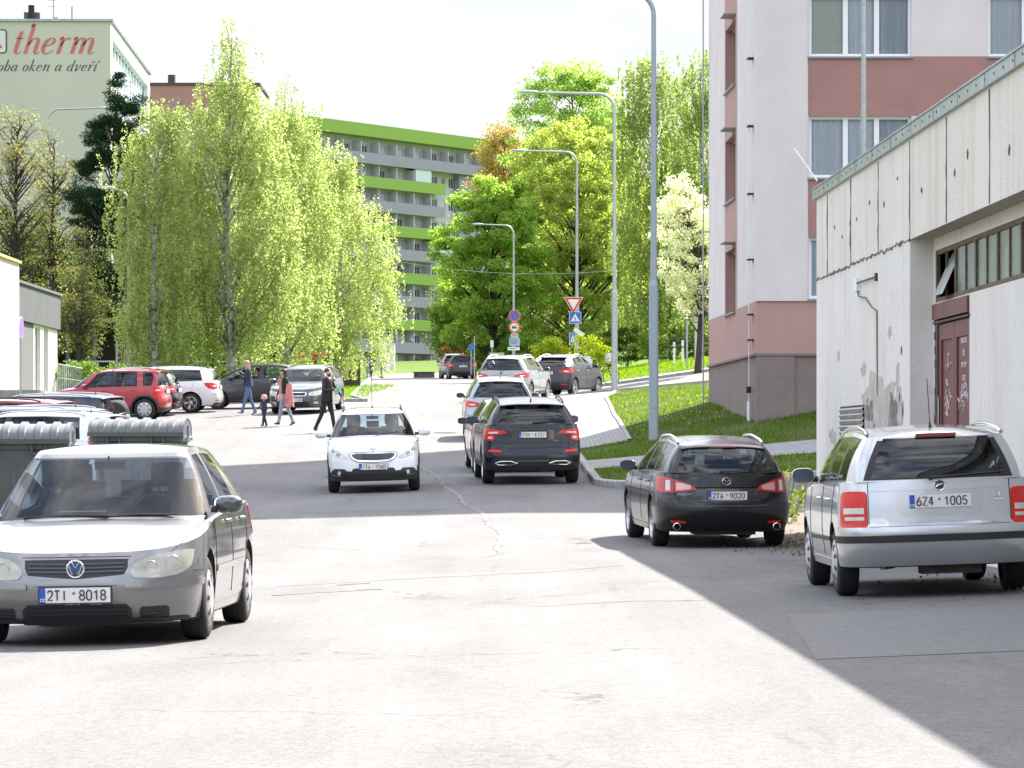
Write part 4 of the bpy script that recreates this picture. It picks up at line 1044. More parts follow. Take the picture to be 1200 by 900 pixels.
        for i in range(kB-1, -1, -1):
            x, y = Rb[i]; x2, y2 = Rt[i]
            base.append((x, -y, s.zs(-y)-.004+(s.hoodc*.6*(1-(x/bxr)**2) if s.deckz is not None else 0))); topl.append((x2, -y2, zr(-y2)))
            typ.append('rw' if i < nwin-1 else ('rwr' if i == nwin-1 else 'P'))
        n = len(base); vl = [0, .035, .065]+[.065+(.90-.065)*k/8 for k in range(1, 9)]+[.925, .97, 1.0]
        if s.rwv: vr = s.rwv
        else: vr = (.04, .93)
        parts = {}
        def getmb(t):
            if t not in parts: parts[t] = MB()
            return parts[t]
        P3 = np.zeros((len(vl), n, 3))
        for i in range(n):
            b, t = Vector(base[i]), Vector(topl[i])
            nrm = Vector((b.x/s.hw, 0, 0)); c = Vector((b.x, b.y-(-.3), 0)); 
            ia, ib = max(0, i-1), min(n-1, i+1); tx, ty = base[ib][0]-base[ia][0], base[ib][1]-base[ia][1]
            l = math.hypot(tx, ty) or 1; nx, ny = -ty/l, tx/l
            if i == 0: nx, ny = 0, 1
            if i == n-1: nx, ny = 0, -1
            for k, v in enumerate(vl):
                p = b.lerp(t, v); bu = s.bulge*math.sin(math.pi*v)
                P3[k, i] = (p.x+nx*bu, p.y+ny*bu, p.z)
                if i in (0, n-1): P3[k, i, 0] = 0
        shell = MB(); gl = {}
        for sg in (1, -1):
            for i in range(n-1):
                t = typ[i]
                for k in range(len(vl)-1):
                    q = [P3[k, i], P3[k, i+1], P3[k+1, i+1], P3[k+1, i]]
                    q = [(sg*a[0], a[1], a[2]) for a in q]
                    if sg > 0: q = q[::-1]
                    vm = (vl[k]+vl[k+1])/2
                    base_t = t.rstrip('r') if t not in ('rw', 'rwr', 'ws') else t
                    isg = t in ('ws', 'rw') or (t.startswith('g') and not t.endswith('r'))
                    lo, hi = (.065, .90)
                    if t in ('rw', 'rwr'): lo, hi = s.rwlim
                    if isg and lo <= vm <= hi:
                        key = {'ws': 'windscreen', 'rw': 'rear_window'}.get(t, 'side_window%s%d' % (t[1:], sg))
                        gl.setdefault(key, MB()).add(q, [(0, 1, 2, 3)])
                    else:
                        rubber = (isg or t.endswith('r')) and (.03 < vm < .065 or .90 < vm < .93) or (t.endswith('r') and .03 < vm < .93) or t == 'Pb' or (isg and t in ('rw',) and not (lo <= vm <= hi)) and s.rwblack or (t == 'rwr' and s.rwblack)
                        shell.add(q, [(0, 1, 2, 3)], 1 if rubber and .03 < vm < .94 else 0)
        # roof
        us = [-1, -.96]+[-.88+1.76*k/12 for k in range(13)]+[.96, 1]; rows = []
        for i in range(n):
            x, y, z = P3[-1, i]; f = min(1, max(0, (s.yTf+.0-y)/.35))*min(1, max(.15, (y-s.yTr)/.25))
            rows.append([(u*x, y, z+s.crown*f*(1-abs(u)**2.4)) for u in us])
        shell.grid(rows, 2 if s.blackroof else 0)
        s.shell = shell.build('cabin', [s.paint, M_trim, M_gloss], s.root, smooth=38, merge=True)
        for k_, g in gl.items():
            nm = 'side_window' if k_.startswith('side') else k_
            mm = s.glassm if nm != 'windscreen' else M_glassc
            if nm == 'rear_window' and s.glassr: mm = s.glassr
            g.build(nm, mm, s.root, smooth=30, merge=True)
        s.P3 = P3; s.roofz = zr; s.basel, s.topl = base, topl
        # inner headliner + pillars dark
        mb = MB(); mb.box((0, (s.yTf+s.yTr)/2, zr(0)-.06), (s.wr*1.7, (s.yTf-s.yTr)*.85, .02)); mb.build('headliner', M_int2, s.root)
    rwv = None; rwlim = (.03, .93); rwblack = True; taper = None; blackroof = False; hoodrib = True; glassm = M_glassc; glassr = None
    # ------------------------------------------------ wheels
    def wheels(s):
        for sg in (1, -1):
            for ya in (s.axF, s.axR):
                tw = s.tw; xo = s.sidept(ya, .5, 1).x-.012
                wo = empty('wheel', (sg*(xo-tw/2), ya, s.R)); wo.parent = s.root
                if ya == s.axF and s.steer: wo.rotation_euler.z = s.steer
                Rr_ = s.R; rr_ = s.R*s.rimf; M = Matrix.Scale(sg, 4, (1, 0, 0)); h = tw/2
                mb = MB()
                mb.lathe([(rr_, h-.01), (rr_+.01, h), (Rr_-.045, h+.004), (Rr_-.015, h-.012), (Rr_-.002, h-.04), (Rr_, 0), (Rr_-.002, -h+.04), (Rr_-.015, -h+.012), (rr_, -h)], M, 36)
                for k in (-.045, 0, .045): mb.lathe([(Rr_-.008, k-.004), (Rr_+.0015, k-.003), (Rr_+.0015, k+.003)], M, 36)
                mb.build('tyre', M_tyre, wo, smooth=35)
                mb = MB()
                mb.lathe([(rr_+.002, h-.004), (rr_-.012, h-.002), (rr_-.022, h-.03), (rr_-.03, -h+.02)], M, 36)
                mb.lathe([(rr_-.02, h-.10), (0.0, h-.10)], M, 24, mi=1)
                ns = s.spokes
                if s.hub == 'cap':
                    mb.lathe([(rr_-.005, h+.0), (rr_-.03, h+.012), (rr_*.5, h+.02), (.05, h+.018), (0, h+.022)], M, 36)
                    for k in range(ns):
                        a = 2*math.pi*k/ns; c = Vector((h+.016, math.cos(a)*rr_*.72, math.sin(a)*rr_*.72))
                        mb.add([M @ (c+Vector((.003, math.cos(a)*dr+math.cos(a+1.57)*dt, math.sin(a)*dr+math.sin(a+1.57)*dt))) for dr, dt in ((-.035, -.012), (-.035, .012), (.035, .022), (.035, -.022))], [(0, 1, 2, 3), (3, 2, 1, 0)], 1)
                else:
                    for k in range(ns):
                        for d_ in ((-.09, .09) if s.double else (0,)):
                            a = 2*math.pi*k/ns; a1 = a+d_*1.2; a0 = a+d_*.5
                            wd = .016 if s.double else .026
                            pI = [(h-.045, math.cos(a0)*.045, math.sin(a0)*.045), (h-.012, math.cos(a1)*(rr_-.014), math.sin(a1)*(rr_-.014))]
                            tx = Vector((0, -math.sin(a), math.cos(a)))
                            v = []
                            for p, w_ in ((Vector(pI[0]), wd*.9), (Vector(pI[0]).lerp(Vector(pI[1]), .5)+Vector((.012, 0, 0)), wd*.8), (Vector(pI[1]), wd*1.25)):
                                v += [M @ (p-tx*w_), M @ (p+tx*w_), M @ (p+tx*w_*.9-Vector((.03, 0, 0))), M @ (p-tx*w_*.9-Vector((.03, 0, 0)))]
                            mb.add(v, [(a_+q, a_+(q+1) % 4, a_+4+(q+1) % 4, a_+4+q) for a_ in (0, 4) for q in range(4)])
                    mb.lathe([(.075, h-.05), (.07, h-.03), (.03, h-.022), (0, h-.022)], M, 16)
                mb.build('rim', [M_rim if s.hub != 'cap' else M_cap, M_rimd], wo, smooth=35)
    tw = .205; steer = 0; rimf = .66; spokes = 5; double = False; hub = 'alloy'
    # ------------------------------------------------ interior
    def seat(s, x, y, m=None):
        z0 = s.zs(y)-.45; mb = MB()
        def pad(c, d, tilt, n=5):
            rows = []
            for i in range(9):
                a = i/8; z = c[2]-d[2]/2+d[2]*a; f = 1-.10*abs(2*a-1)**4; row = []
                for j in range(13):
                    t = 2*math.pi*j/12; ex = abs(math.cos(t))**.5*math.copysign(1, math.cos(t)); ey = abs(math.sin(t))**.6*math.copysign(1, math.sin(t))
                    row.append((c[0]+d[0]/2*f*ex, c[1]+d[1]/2*f*ey-tilt*(z-c[2]), z))
                rows.append(row)
            mb.grid(rows); mb.add(rows[-1][:-1], [tuple(range(12))])
        pad((x, y, z0+.30), (.48, .13, .62), .22); pad((x, y-.11, z0+.74), (.26, .09, .19), .1)
        mb.tube([(x-.06, y-.07, z0+.55), (x-.06, y-.1, z0+.7)], .008, 5); mb.tube([(x+.06, y-.07, z0+.55), (x+.06, y-.1, z0+.7)], .008, 5)
        return mb.build('seat', m or M_int, s.root, smooth=60)
    def interior(s):
        if not s.detail: return
        yS = s.yWB-1.35
        for x in (-.36, .36): s.seat(x, yS)
        yB = max(s.yR+.95, yS-.95)
        mb = MB(); z0 = s.zs(yB)-.4; mb.box((0, yB, z0+.20), (1.2, .14, .56))
        for x in (-.38, 0, .38): mb.box((x, yB-.03, z0+.55), (.24, .09, .13))
        mb.build('rear_seat', M_int, s.root)
        yW = s.yWB-.72; zW = s.zs(yW)+.0; mb = MB()
        pts = [Vector((-.36+.18*math.cos(t), yW-.04*math.sin(t), zW+.17*math.sin(t))) for t in np.linspace(0, 2*math.pi, 25)]
        mb.tube(pts, .014, 6, cap=False); mb.tube([(-.36, yW, zW), (-.36, yW+.2, zW-.1)], .03, 8); mb.box((-.36, yW, zW), (.16, .03, .08)); mb.box((-.36, yW, zW), (.33, .02, .025))
        mb.build('steering_wheel', M_int, s.root, smooth=40)
        mb = MB(); zt = s.roofz(s.yTf)-.10; yy = s.yTf+.02
        mb.box((0, yy, zt), (.23, .03, .065)); mb.tube([(0, yy, zt), (0, yy+.06, zt+.07)], .008, 5); mb.build('rear_mirror', M_int, s.root)
        rows = [[(x, s.yWB-s.dWB*min(1, abs(x)/.7)**2-dy, s.hoodz(x, s.yWB-.1)-zz) for x in np.linspace(-.66, .66, 15)] for dy, zz in ((.03, .015), (.12, .03), (.30, .0), (.42, .02), (.45, .12))]
        mb = MB(); mb.grid(rows); mb.build('dashboard', M_int, s.root, smooth=50)
    detail = True
    # ------------------------------------------------ surface features
    def patch(s, name, end, st, m, off=.006, nu=None, nv=6, mirror=False, parent=None, depth=.02, label=None):
        """st: list of (a, zlo, zhi) along the perimeter of an end"""
        st = [tuple(t) for t in st]; As = [t[0] for t in st]
        outs = []
        for sg in ((1, -1) if mirror else (1,)):
            mb = MB(); nu_ = nu or max(6, int((As[-1]-As[0])/.03)); us_ = sorted(set(list(np.linspace(As[0], As[-1], nu_+1))+As))
            rows = []
            for k in range(nv+1):
                rows.append([s.surf(a, (lo+(hi-lo)*k/nv), end, off) if sg > 0 else Vector((-1, 1, 1))*s.surf(a, (lo+(hi-lo)*k/nv), end, off) for a in us_ for lo, hi in [(np.interp(a, As, [t[1] for t in st]), np.interp(a, As, [t[2] for t in st]))]])
            # outer rim folded inwards
            def inn(p, q): 
                c = Vector((p.x*.0, 0, 0)); d = Vector((p.x, p.y, 0)); 
                return p-(Vector((0, 1 if end == 'front' else -1, 0))*.6+Vector((math.copysign(1, p.x) if abs(p.x) > .6*s.hw else 0, 0, 0))*.5)*depth
            rows = [[inn(p, 0) for p in rows[0]]]+rows+[[inn(p, 0) for p in rows[-1]]]
            rows = [[inn(r[0], 0)]+r+[inn(r[-1], 0)] for r in rows]
            mb.grid(rows, flip=(sg < 0) != (end == 'rear'))
            outs.append(tag(mb.build(name, m, parent or s.root, smooth=40), label))
        return outs
    def sidepatch(s, name, st, m, off=.004, nv=4, nu=None, both=True, parent=None, sgs=None):
        st = sorted(st); As = [t[0] for t in st]; outs = []
        for sg in sgs or ((1, -1) if both else (1,)):
            us_ = sorted(set(list(np.linspace(As[0], As[-1], (nu or max(2, int((As[-1]-As[0])/.05)))+1))+As)); mb = MB(); rows = []
            for k in range(nv+1):
                r = []
                for a in us_:
                    lo, hi = np.interp(a, As, [t[1] for t in st]), np.interp(a, As, [t[2] for t in st]); z = lo+(hi-lo)*k/nv
                    r.append(s.sidept(a, z, sg, off))
                rows.append(r)
            ii = lambda p: Vector((p.x-sg*.02, p.y, p.z))
            rows = [[ii(p) for p in rows[0]]]+rows+[[ii(p) for p in rows[-1]]]; rows = [[ii(r[0])]+r+[ii(r[-1])] for r in rows]
            mb.grid(rows, flip=sg < 0); outs.append(mb.build(name, m, parent or s.root, smooth=40))
        return outs
    def disc(s, name, end, a, z, r, m, off=.01, rz=None, ring=None, mirror=False, parent=None, seg=24):
        for sg in ((1, -1) if mirror else (1,)):
            c = s.surf(a*sg, z, end, off); t = (s.surf(a*sg+.02, z, end, off)-c).normalized(); up = Vector((0, 0, 1)); nrm = t.cross(up).normalized()
            if end == 'front': nrm = -nrm if nrm.y < 0 else nrm
            else: nrm = -nrm if nrm.y > 0 else nrm
            rz_ = rz or r; mb = MB()
            def ringp(k, dn): return [c+t*(r*k*math.cos(2*math.pi*i/seg))+up*(rz_*k*math.sin(2*math.pi*i/seg))+nrm*dn for i in range(seg)]
            layers = [ringp(1, -.02), ringp(1, .0), ringp(.93, .005)]
            if ring: layers += [ringp(ring, .004), ringp(ring-.03, -.003), ringp(.01, -.003)]
            else: layers += [ringp(.5, .009), ringp(.01, .010)]
            for q in range(len(layers)-1):
                o = len(mb.v); mb.v.extend([tuple(p) for p in layers[q]+layers[q+1]])
                for i in range(seg): mb.f.append((o+i, o+(i+1) % seg, o+seg+(i+1) % seg, o+seg+i)); mb.m.append(1 if ring and q >= 3 else 0)
            o_ = mb.build(name, m, parent or s.root, smooth=40)
        return o_, c, t, nrm
    def plate(s, end, z, txt, tilt=0., off=.02, m_frame=True, x=0.):
        c = s.surf(x, z, end, off); sy = 1 if end == 'front' else -1
        e = empty('number_plate', c); e.parent = s.root; e.rotation_euler = (tilt*sy, 0, R(180) if end == 'front' else 0)
        mb = MB()   # local: faces -Y
        if m_frame: mb.box((0, .006, 0), (.535, .012, .125), 1)
        mb.box((0, -.002, 0), (.515, .008, .108), 0); mb.box((-.236, -.0065, 0), (.043, .002, .108), 2)
        mb.build('plate', [M_plate, M_trim, M_plateb], e)
        if txt:
            a, b = txt.split(' ')
            plate_glyphs(a, -.197, .068, .034, .017, .0052, M_ptxt, e); plate_glyphs(b, .035, .068, .034, .017, .0052, M_ptxt, e)
            dmb = MB(); dmb.lathe([(.010, 0), (.012, .003), (0, .003)], Matrix.Translation((-.008, -.006, .014)) @ Matrix.Rotation(R(-90), 4, 'Z'), 12); dmb.build('seal', mat('seal_pink', (.45, .15, .15), .6), e)
            text_mesh('plate_text', 'CZ', .028, M_white, e, (-.236, -.0085, -.034), bold=.0006)
        return e
    def mirror_(s, y, z, m=None, dx=.0, sc=1.):
        for sg in (1, -1):
            p = s.sidept(y, z, sg); mb = MB(); c = p+Vector((sg*(.115+dx), -.0, .035))
            rows = []
            for (fy, k) in ((.075, .35), (.06, .75), (.02, 1), (-.05, 1.0), (-.055, .93)):
                rows.append([c+Vector((sg*.105*sc*k*abs(math.cos(t))**.7*math.copysign(1, math.cos(t)), fy, .068*sc*k*abs(math.sin(t))**.75*math.copysign(1, math.sin(t)))) for t in np.linspace(0, 2*math.pi, 21)])
            mb.grid(rows, 0); mb.add(rows[0][:-1], [tuple(range(20))], 0)
            mb.tube([p+Vector((-sg*.02, .02, -.0)), c+Vector((-sg*.06, 0, -.035))], [.03, .022], 8, 1)
            o = mb.build('wing_mirror', [m or s.paint, M_trim], s.root, smooth=50)
            g = MB(); g.add([v for v in rows[-1][:-1]], [tuple(range(20))]); g.build('mirror_glass', M_mirrorg, o)
    def seams(s, ys, zlo=None, belt=True):
        for (y0, y1) in ys:
            for sg in (1, -1):
                pts = [s.sidept(y0+(y1-y0)*k/14, (zlo or s.zb+.14)+(s.zs(y0+(y1-y0)*k/14)-.02-(zlo or s.zb+.14))*k/14, sg, .0005) for k in range(15)]
                mb = MB(); mb.tube(pts, .004, 4); mb.build('door_seam', M_trim, s.root)
    def handles(s, ys, z, m=None):
        for y in ys:
            for sg in (1, -1):
                a, b, c = s.sidept(y+.09, z, sg, .004), s.sidept(y, z+.002, sg, .03), s.sidept(y-.09, z, sg, .004)
                mb = MB(); mb.tube([a, a.lerp(b, .7)+Vector((sg*.008, 0, 0)), b, c.lerp(b, .7)+Vector((sg*.008, 0, 0)), c], [.01, .013, .014, .013, .01], 8); mb.build('door_handle', m or s.paint, s.root, smooth=60)
    def rails(s, y0, y1, x=None, h=.05, m=None, r=.016):
        x = x or s.wr-.02
        for sg in (1, -1):
            k = 10; z = lambda y: s.roofz(y)+.012
            pts = [(sg*(x-.015*math.sin(math.pi*i/k)), y0+(y1-y0)*i/k, z(y0+(y1-y0)*i/k)+h*math.sin(math.pi*i/k)**.35) for i in range(k+1)]
            mb = MB(); mb.tube(pts, r, 8); mb.build('roof_rail', m or M_trim, s.root, smooth=60)
    def wiper(s, x0, z0, x1, z1, end='rear'):
        # on the rear window plane
        n = s.P3.shape[1]; b, t = Vector(s.P3[0, -1]), Vector(s.P3[-1, -1])
        f = lambda x, v, o: Vector((x, b.y+(t.y-b.y)*v-o-.0+(.25*s.dRB)*(abs(x)/s.hw)**3*.5, b.z+(t.z-b.z)*v))
        p0, p1 = f(x0, z0, .05), f(x1, z1, .035)
        mb = MB(); mb.tube([f(x0, z0, .0), p0], .022, 8); mb.tube([p0, p0.lerp(p1, .55)], [.014, .008], 6)
        mb.tube([p0.lerp(p1, .15)+Vector((0, .008, 0)), p1+Vector((0, .008, 0))], .008, 5); mb.build('wiper', M_trim, s.root)
    def spoiler(s, dl=.22, th=.035, m=None, light=True, drop=.0, w=.95):
        y0 = s.yTr+.06; z0 = s.roofz(s.yTr)+s.crown*.4; mb = MB(); rows = []
        for (dy, dz) in ((.12, .012), (0, .012), (-dl*.6, .0-drop*.5), (-dl, -.02-drop), (-dl, -.02-drop-th*.5), (-dl*.6, -th-.02-drop*.5), (0, -th-.02)):
            rows.append([(x*s.wr*w, y0+dy+.10*dl*(abs(x)**3), z0+dz-.03*abs(x)**3) for x in np.linspace(-1, 1, 17)])
        mb.grid(rows, flip=True); mb.add([r[0] for r in rows], [tuple(range(7))]); mb.add([r[-1] for r in rows], [tuple(range(6, -1, -1))])
        o = mb.build('spoiler', m or s.paint, s.root, smooth=45, merge=True)
        if light: l = MB(); l.box((0, y0-dl-.002, z0-.03-drop), (.34, .012, .016)); l.build('brake_light', mat('brake_light_dark', (.25, .01, .01), .2, coat=1), s.root)
    def antenna(s, y, l=.4, r=.004, tilt=-.35, shark=False):
        z = s.roofz(y)+s.crown-.004
        mb = MB()
        if shark: mb.add([(0, y+.07, z), (.018, y-.07, z), (-.018, y-.07, z), (0, y-.07, z+.065), (0, y-.03, z+.05)], [(0, 1, 3, 4), (0, 4, 3, 2), (1, 2, 3)])
        else: mb.tube([(0, y, z), (0, y+tilt*.06, z+.05)], [.016, .008], 8); mb.tube([(0, y+tilt*.06, z+.05), (0, y+tilt*l, z+l)], r, 5)
        mb.build('antenna', M_trim, s.root)
    def place(s, x, y, heading, label, cat='car', group=None, dz=0.):
        """heading: angle of the forward (+Y local) axis, 0 = away from camera, positive turns left"""
        h = Vector((-math.sin(heading), math.cos(heading), 0)); sd_ = Vector((h.y, -h.x, 0))
        gz = lambda p: (road_z(p.x, p.y) if not s.offroad else G(p.x, p.y))+dz
        c = Vector((x, y, 0)); f, b = c+h*s.wb/2, c-h*s.wb/2; l, r = c-sd_*.75, c+sd_*.75
        pitch = math.atan2(gz(f)-gz(b), s.wb); roll = -math.atan2(gz(r)-gz(l), 1.5)
        s.root.rotation_mode = 'XYZ'
        mt = Matrix.Translation((x, y, (gz(f)+gz(b))/2)) @ Matrix.Rotation(heading, 4, 'Z') @ Matrix.Rotation(pitch, 4, 'X') @ Matrix.Rotation(roll, 4, 'Y')
        s.root.matrix_world = mt; s.root.location = mt.to_translation(); s.root.rotation_euler = mt.to_euler()
        tag(s.root, label, cat, group); return s
    offroad = False
def kw(**k): return k
# ---- individual cars
P_golf = paint('paint_grey_metallic', (.235, .232, .235), .7, .3)
P_silver = paint('paint_silver', (.50, .51, .53), .7, .28)
P_black = mat('paint_black', (.006, .006, .008), .22, spec=.4, coat=.25)
P_blackb = mat('paint_black_blue', (.008, .010, .018), .24, spec=.4, coat=.25)
P_white = paint('paint_white', (.72, .73, .75), .0, .3)
P_red = paint('paint_red', (.36, .012, .025), .15, .3)
P_red2 = paint('paint_red_dark', (.30, .02, .03), .2, .3)
P_dgrey = mat('paint_dark_grey', (.035, .037, .043), .3, metal=.4, coat=.3)
P_brown = paint('paint_dark_brown', (.05, .025, .022), .5, .3)
P_bsilv = paint('paint_blue_silver', (.33, .37, .43), .65, .28)
P_lsilv = paint('paint_light_silver', (.30, .31, .32), .5, .3)
P_navy = mat('paint_navy', (.01, .018, .04), .28, coat=.3)

def golf_front():
    c = Car(name='hatchback', paint=P_golf, L=4.2, W=1.76, wb=2.58, fo=.88, R=.312, zb=.165,
        nF=3.1, dF=.80, Fp=[(.12, .12), (.22, .05), (.33, .015), (.42, 0), (.50, .012), (.56, .035), (.64, .07), (.72, .115), (.80, .17)],
        sh=[(2.1, .655), (1.95, .69), (1.75, .735), (1.4, .80), (1.0, .855), (.75, .885), (0, .92), (-1.2, .96), (-1.8, .99), (-2.1, .98)],
        roof=[(.4, 1.385), (.0, 1.425), (-.6, 1.435), (-1.3, 1.41), (-1.8, 1.36)], yWB=1.12, dWB=.36, yTf=.26, dT=.12, wr=.575, yTr=-1.72,
        side=[(.62, .05, 'g1'), (-.20, -.28, 'Pb'), (-.28, -.36, 'g2'), (-1.12, -1.04, 'P')], hoodc=.065, hub='cap', spokes=8, steer=0, tw=.2)
    # grille + badge
    c.patch('grille', 'front', [(-0.375, 0.57, 0.63), (-0.35, 0.52, 0.63), (0, 0.49, 0.63), (0.35, 0.52, 0.63), (0.375, 0.57, 0.63)], M_trim, .004)
    for z in (.539, .567, .595): c.patch('grille_bar', 'front', [(-.345, z, z+.011), (0, z-.006, z+.005), (.345, z, z+.011)], M_golfbar, .012, nv=1, depth=.008)
    c.patch('grille_trim', 'front', [(-0.385, 0.629, 0.637), (0.385, 0.629, 0.637)], P_golf, .008, nv=1, depth=.008)
    o, cc, t, nr = c.disc('badge', 'front', 0, .562, .068, [M_chrome, M_bluebadge], .022, ring=.82)
    up = Vector((0, 0, 1)); t = Vector((-1, 0, 0))     # letters read from the front
    mb = MB(); q = lambda a, b: cc+t*a*-1*-1+up*b+nr*.006
    V_ = [(-.026, .048), (0, .008), (.026, .048)]; W_ = [(-.046, .026), (-.022, -.044), (0, .0), (.022, -.044), (.046, .026)]
    mb.tube([q(*p) for p in V_], .0055, 5); mb.tube([q(*p) for p in W_], .0055, 5); mb.build('emblem', M_chrome, o)
    # headlights
    for sg in (1, -1):
        hp = c.patch('headlight', 'front', [(0.395, 0.52, 0.545), (0.42, 0.495, 0.59), (0.5, 0.487, 0.635), (0.62, 0.49, 0.66), (0.74, 0.505, 0.677), (0.84, 0.535, 0.687), (0.9, 0.575, 0.687), (0.93, 0.645, 0.68)], M_lampo, .006, nv=8)[0] if sg > 0 else None
        if sg > 0: h1 = hp
    # mirror headlight
    h2 = h1.copy(); h2.data = h1.data.copy(); COL.objects.link(h2); h2.parent = c.root
    for v in h2.data.vertices: v.co.x = -v.co.x
    h2.data.flip_normals()
    for sg in (1, -1):
        c.disc('lamp_reflector', 'front', .54*sg, .567, .050, [M_lampo, M_lampw], .008, ring=.9, parent=None)
        c.disc('lamp_reflector', 'front', .71*sg, .59, .060, [M_lampo, M_lampw], .008, ring=.9, parent=None)
    # lower bumper
    c.patch('air_intake', 'front', [(-0.4, 0.16, 0.265), (-0.36, 0.155, 0.305), (0.36, 0.155, 0.305), (0.4, 0.16, 0.265)], M_trim, .003)
    for z in (.185, .215, .245, .275): c.patch('intake_bar', 'front', [(-.37, z, z+.008), (.37, z, z+.008)], M_gloss, .009, nv=1, depth=.01)
    c.patch('side_intake', 'front', [(0.455, 0.19, 0.255), (0.47, 0.18, 0.28), (0.66, 0.195, 0.285), (0.685, 0.215, 0.27)], M_trim, .003, mirror=True)
    for z in (.205, .23, .255): c.patch('intake_bar', 'front', [(.47, z, z+.006), (.66, z+.003, z+.009)], M_gloss, .008, nv=1, depth=.01, mirror=True)
    c.patch('bumper_strip', 'front', [(0.36, 0.412, 0.455), (0.42, 0.41, 0.467), (0.8, 0.42, 0.47), (1.15, 0.428, 0.475)], P_golf, .016, mirror=True, depth=.02)
    c.patch('bumper_strip', 'front', [(-.30, .438, .442), (.30, .438, .442)], M_trim, .002, nv=1)
    c.patch('bonnet_seam', 'front', [(-0.4, 0.645, 0.65), (0.4, 0.645, 0.65)], M_trim, .002, nv=1)
    c.patch('bumper_seam', 'front', [(.94, .53, .535), (1.25, .53, .535)], M_trim, .002, nv=1, mirror=True)
    c.patch('lower_lip', 'front', [(-.9, .178, .196), (.9, .178, .196)], M_trim, .012, nv=1)
    c.plate('front', .375, '2TI 8018', off=.03)
    fr = MB(); p = c.surf(0, .305, 'front', .02)
    text_mesh('dealer_writing', 'Auto Mila', .026, M_white, c.root, p+Vector((.02, .012, .008)), (R(90), 0, R(180)), .2, ext=.001)
    text_mesh('dealer_writing', 'www.mila.cz', .018, M_white, c.root, p+Vector((-.15, .012, .006)), (R(90), 0, R(180)), .1, ext=.001)
    c.mirror_(.70, .955, M_dmirror, sc=1.0)
    c.seams([(.86, .82), (-.24, -.24), (-1.12, -1.30)]); c.handles([-.02, -.98], .86)
    c.sidepatch('side_moulding', [(-.95, .50, .545), (.82, .49, .535)], P_golf, .012, nv=2)
    c.sidepatch('sill_trim', [(-.88, .19, .25), (.80, .19, .25)], P_golf, .006, nv=2)
    # bonnet shut line and wipers
    for sg in (1, -1):
        mb = MB(); mb.tube([(sg*(.80-.10*((y-.8)/1.2)**2*1.0), y, c.hoodz(.80-.10*((y-.8)/1.2)**2, y)+.001) for y in np.linspace(.85, 1.9, 12)], .004, 4); mb.build('bonnet_seam', M_trim, c.root)
    mb = MB()
    for (x0, x1) in ((.55, -.10), (-.05, -.62)): mb.tube([(x0, c.yWB-.15*abs(x0)-.02, c.hoodz(0, c.yWB)+.015), ((x0+x1)/2, c.yWB-.06, c.hoodz(0, c.yWB)+.028), (x1, c.yWB-.2*abs(x1)-.0, c.hoodz(0, c.yWB)+.022)], .008, 5)
    mb.build('wiper', M_trim, c.root)
    mb = MB(); mb.box((.08, .2, 1.22), (.035, .03, .10)); mb.tube([(.08, .2, 1.27), (.04, .22, 1.38)], .002, 4); mb.build('air_freshener', mat('air_freshener_blue', (.05, .12, .5), .6), c.root)
    mb = MB(); mb.box((.12, c.yWB-.2, .96), (.36, .12, .006), rz=.1); mb.build('paper', mat('paper', (.6, .62, .6), .8), c.root)
    c.patch('tail_light', 'rear', [(.55, .72, .95), (.9, .70, .97), (1.05, .72, .95)], M_red, mirror=True)
    c.plate('rear', .55, None)
    return c
M_golfbar = mat('grille_slat', (.08, .08, .085), .3, metal=.6)
M_dmirror = paint('paint_grey_dark_cap', (.08, .085, .10), .6, .25)
golf_front().place(-3.06, 29.85, R(180-2.4), 'grey metallic hatchback with yellowed headlights driving towards us at lower left')

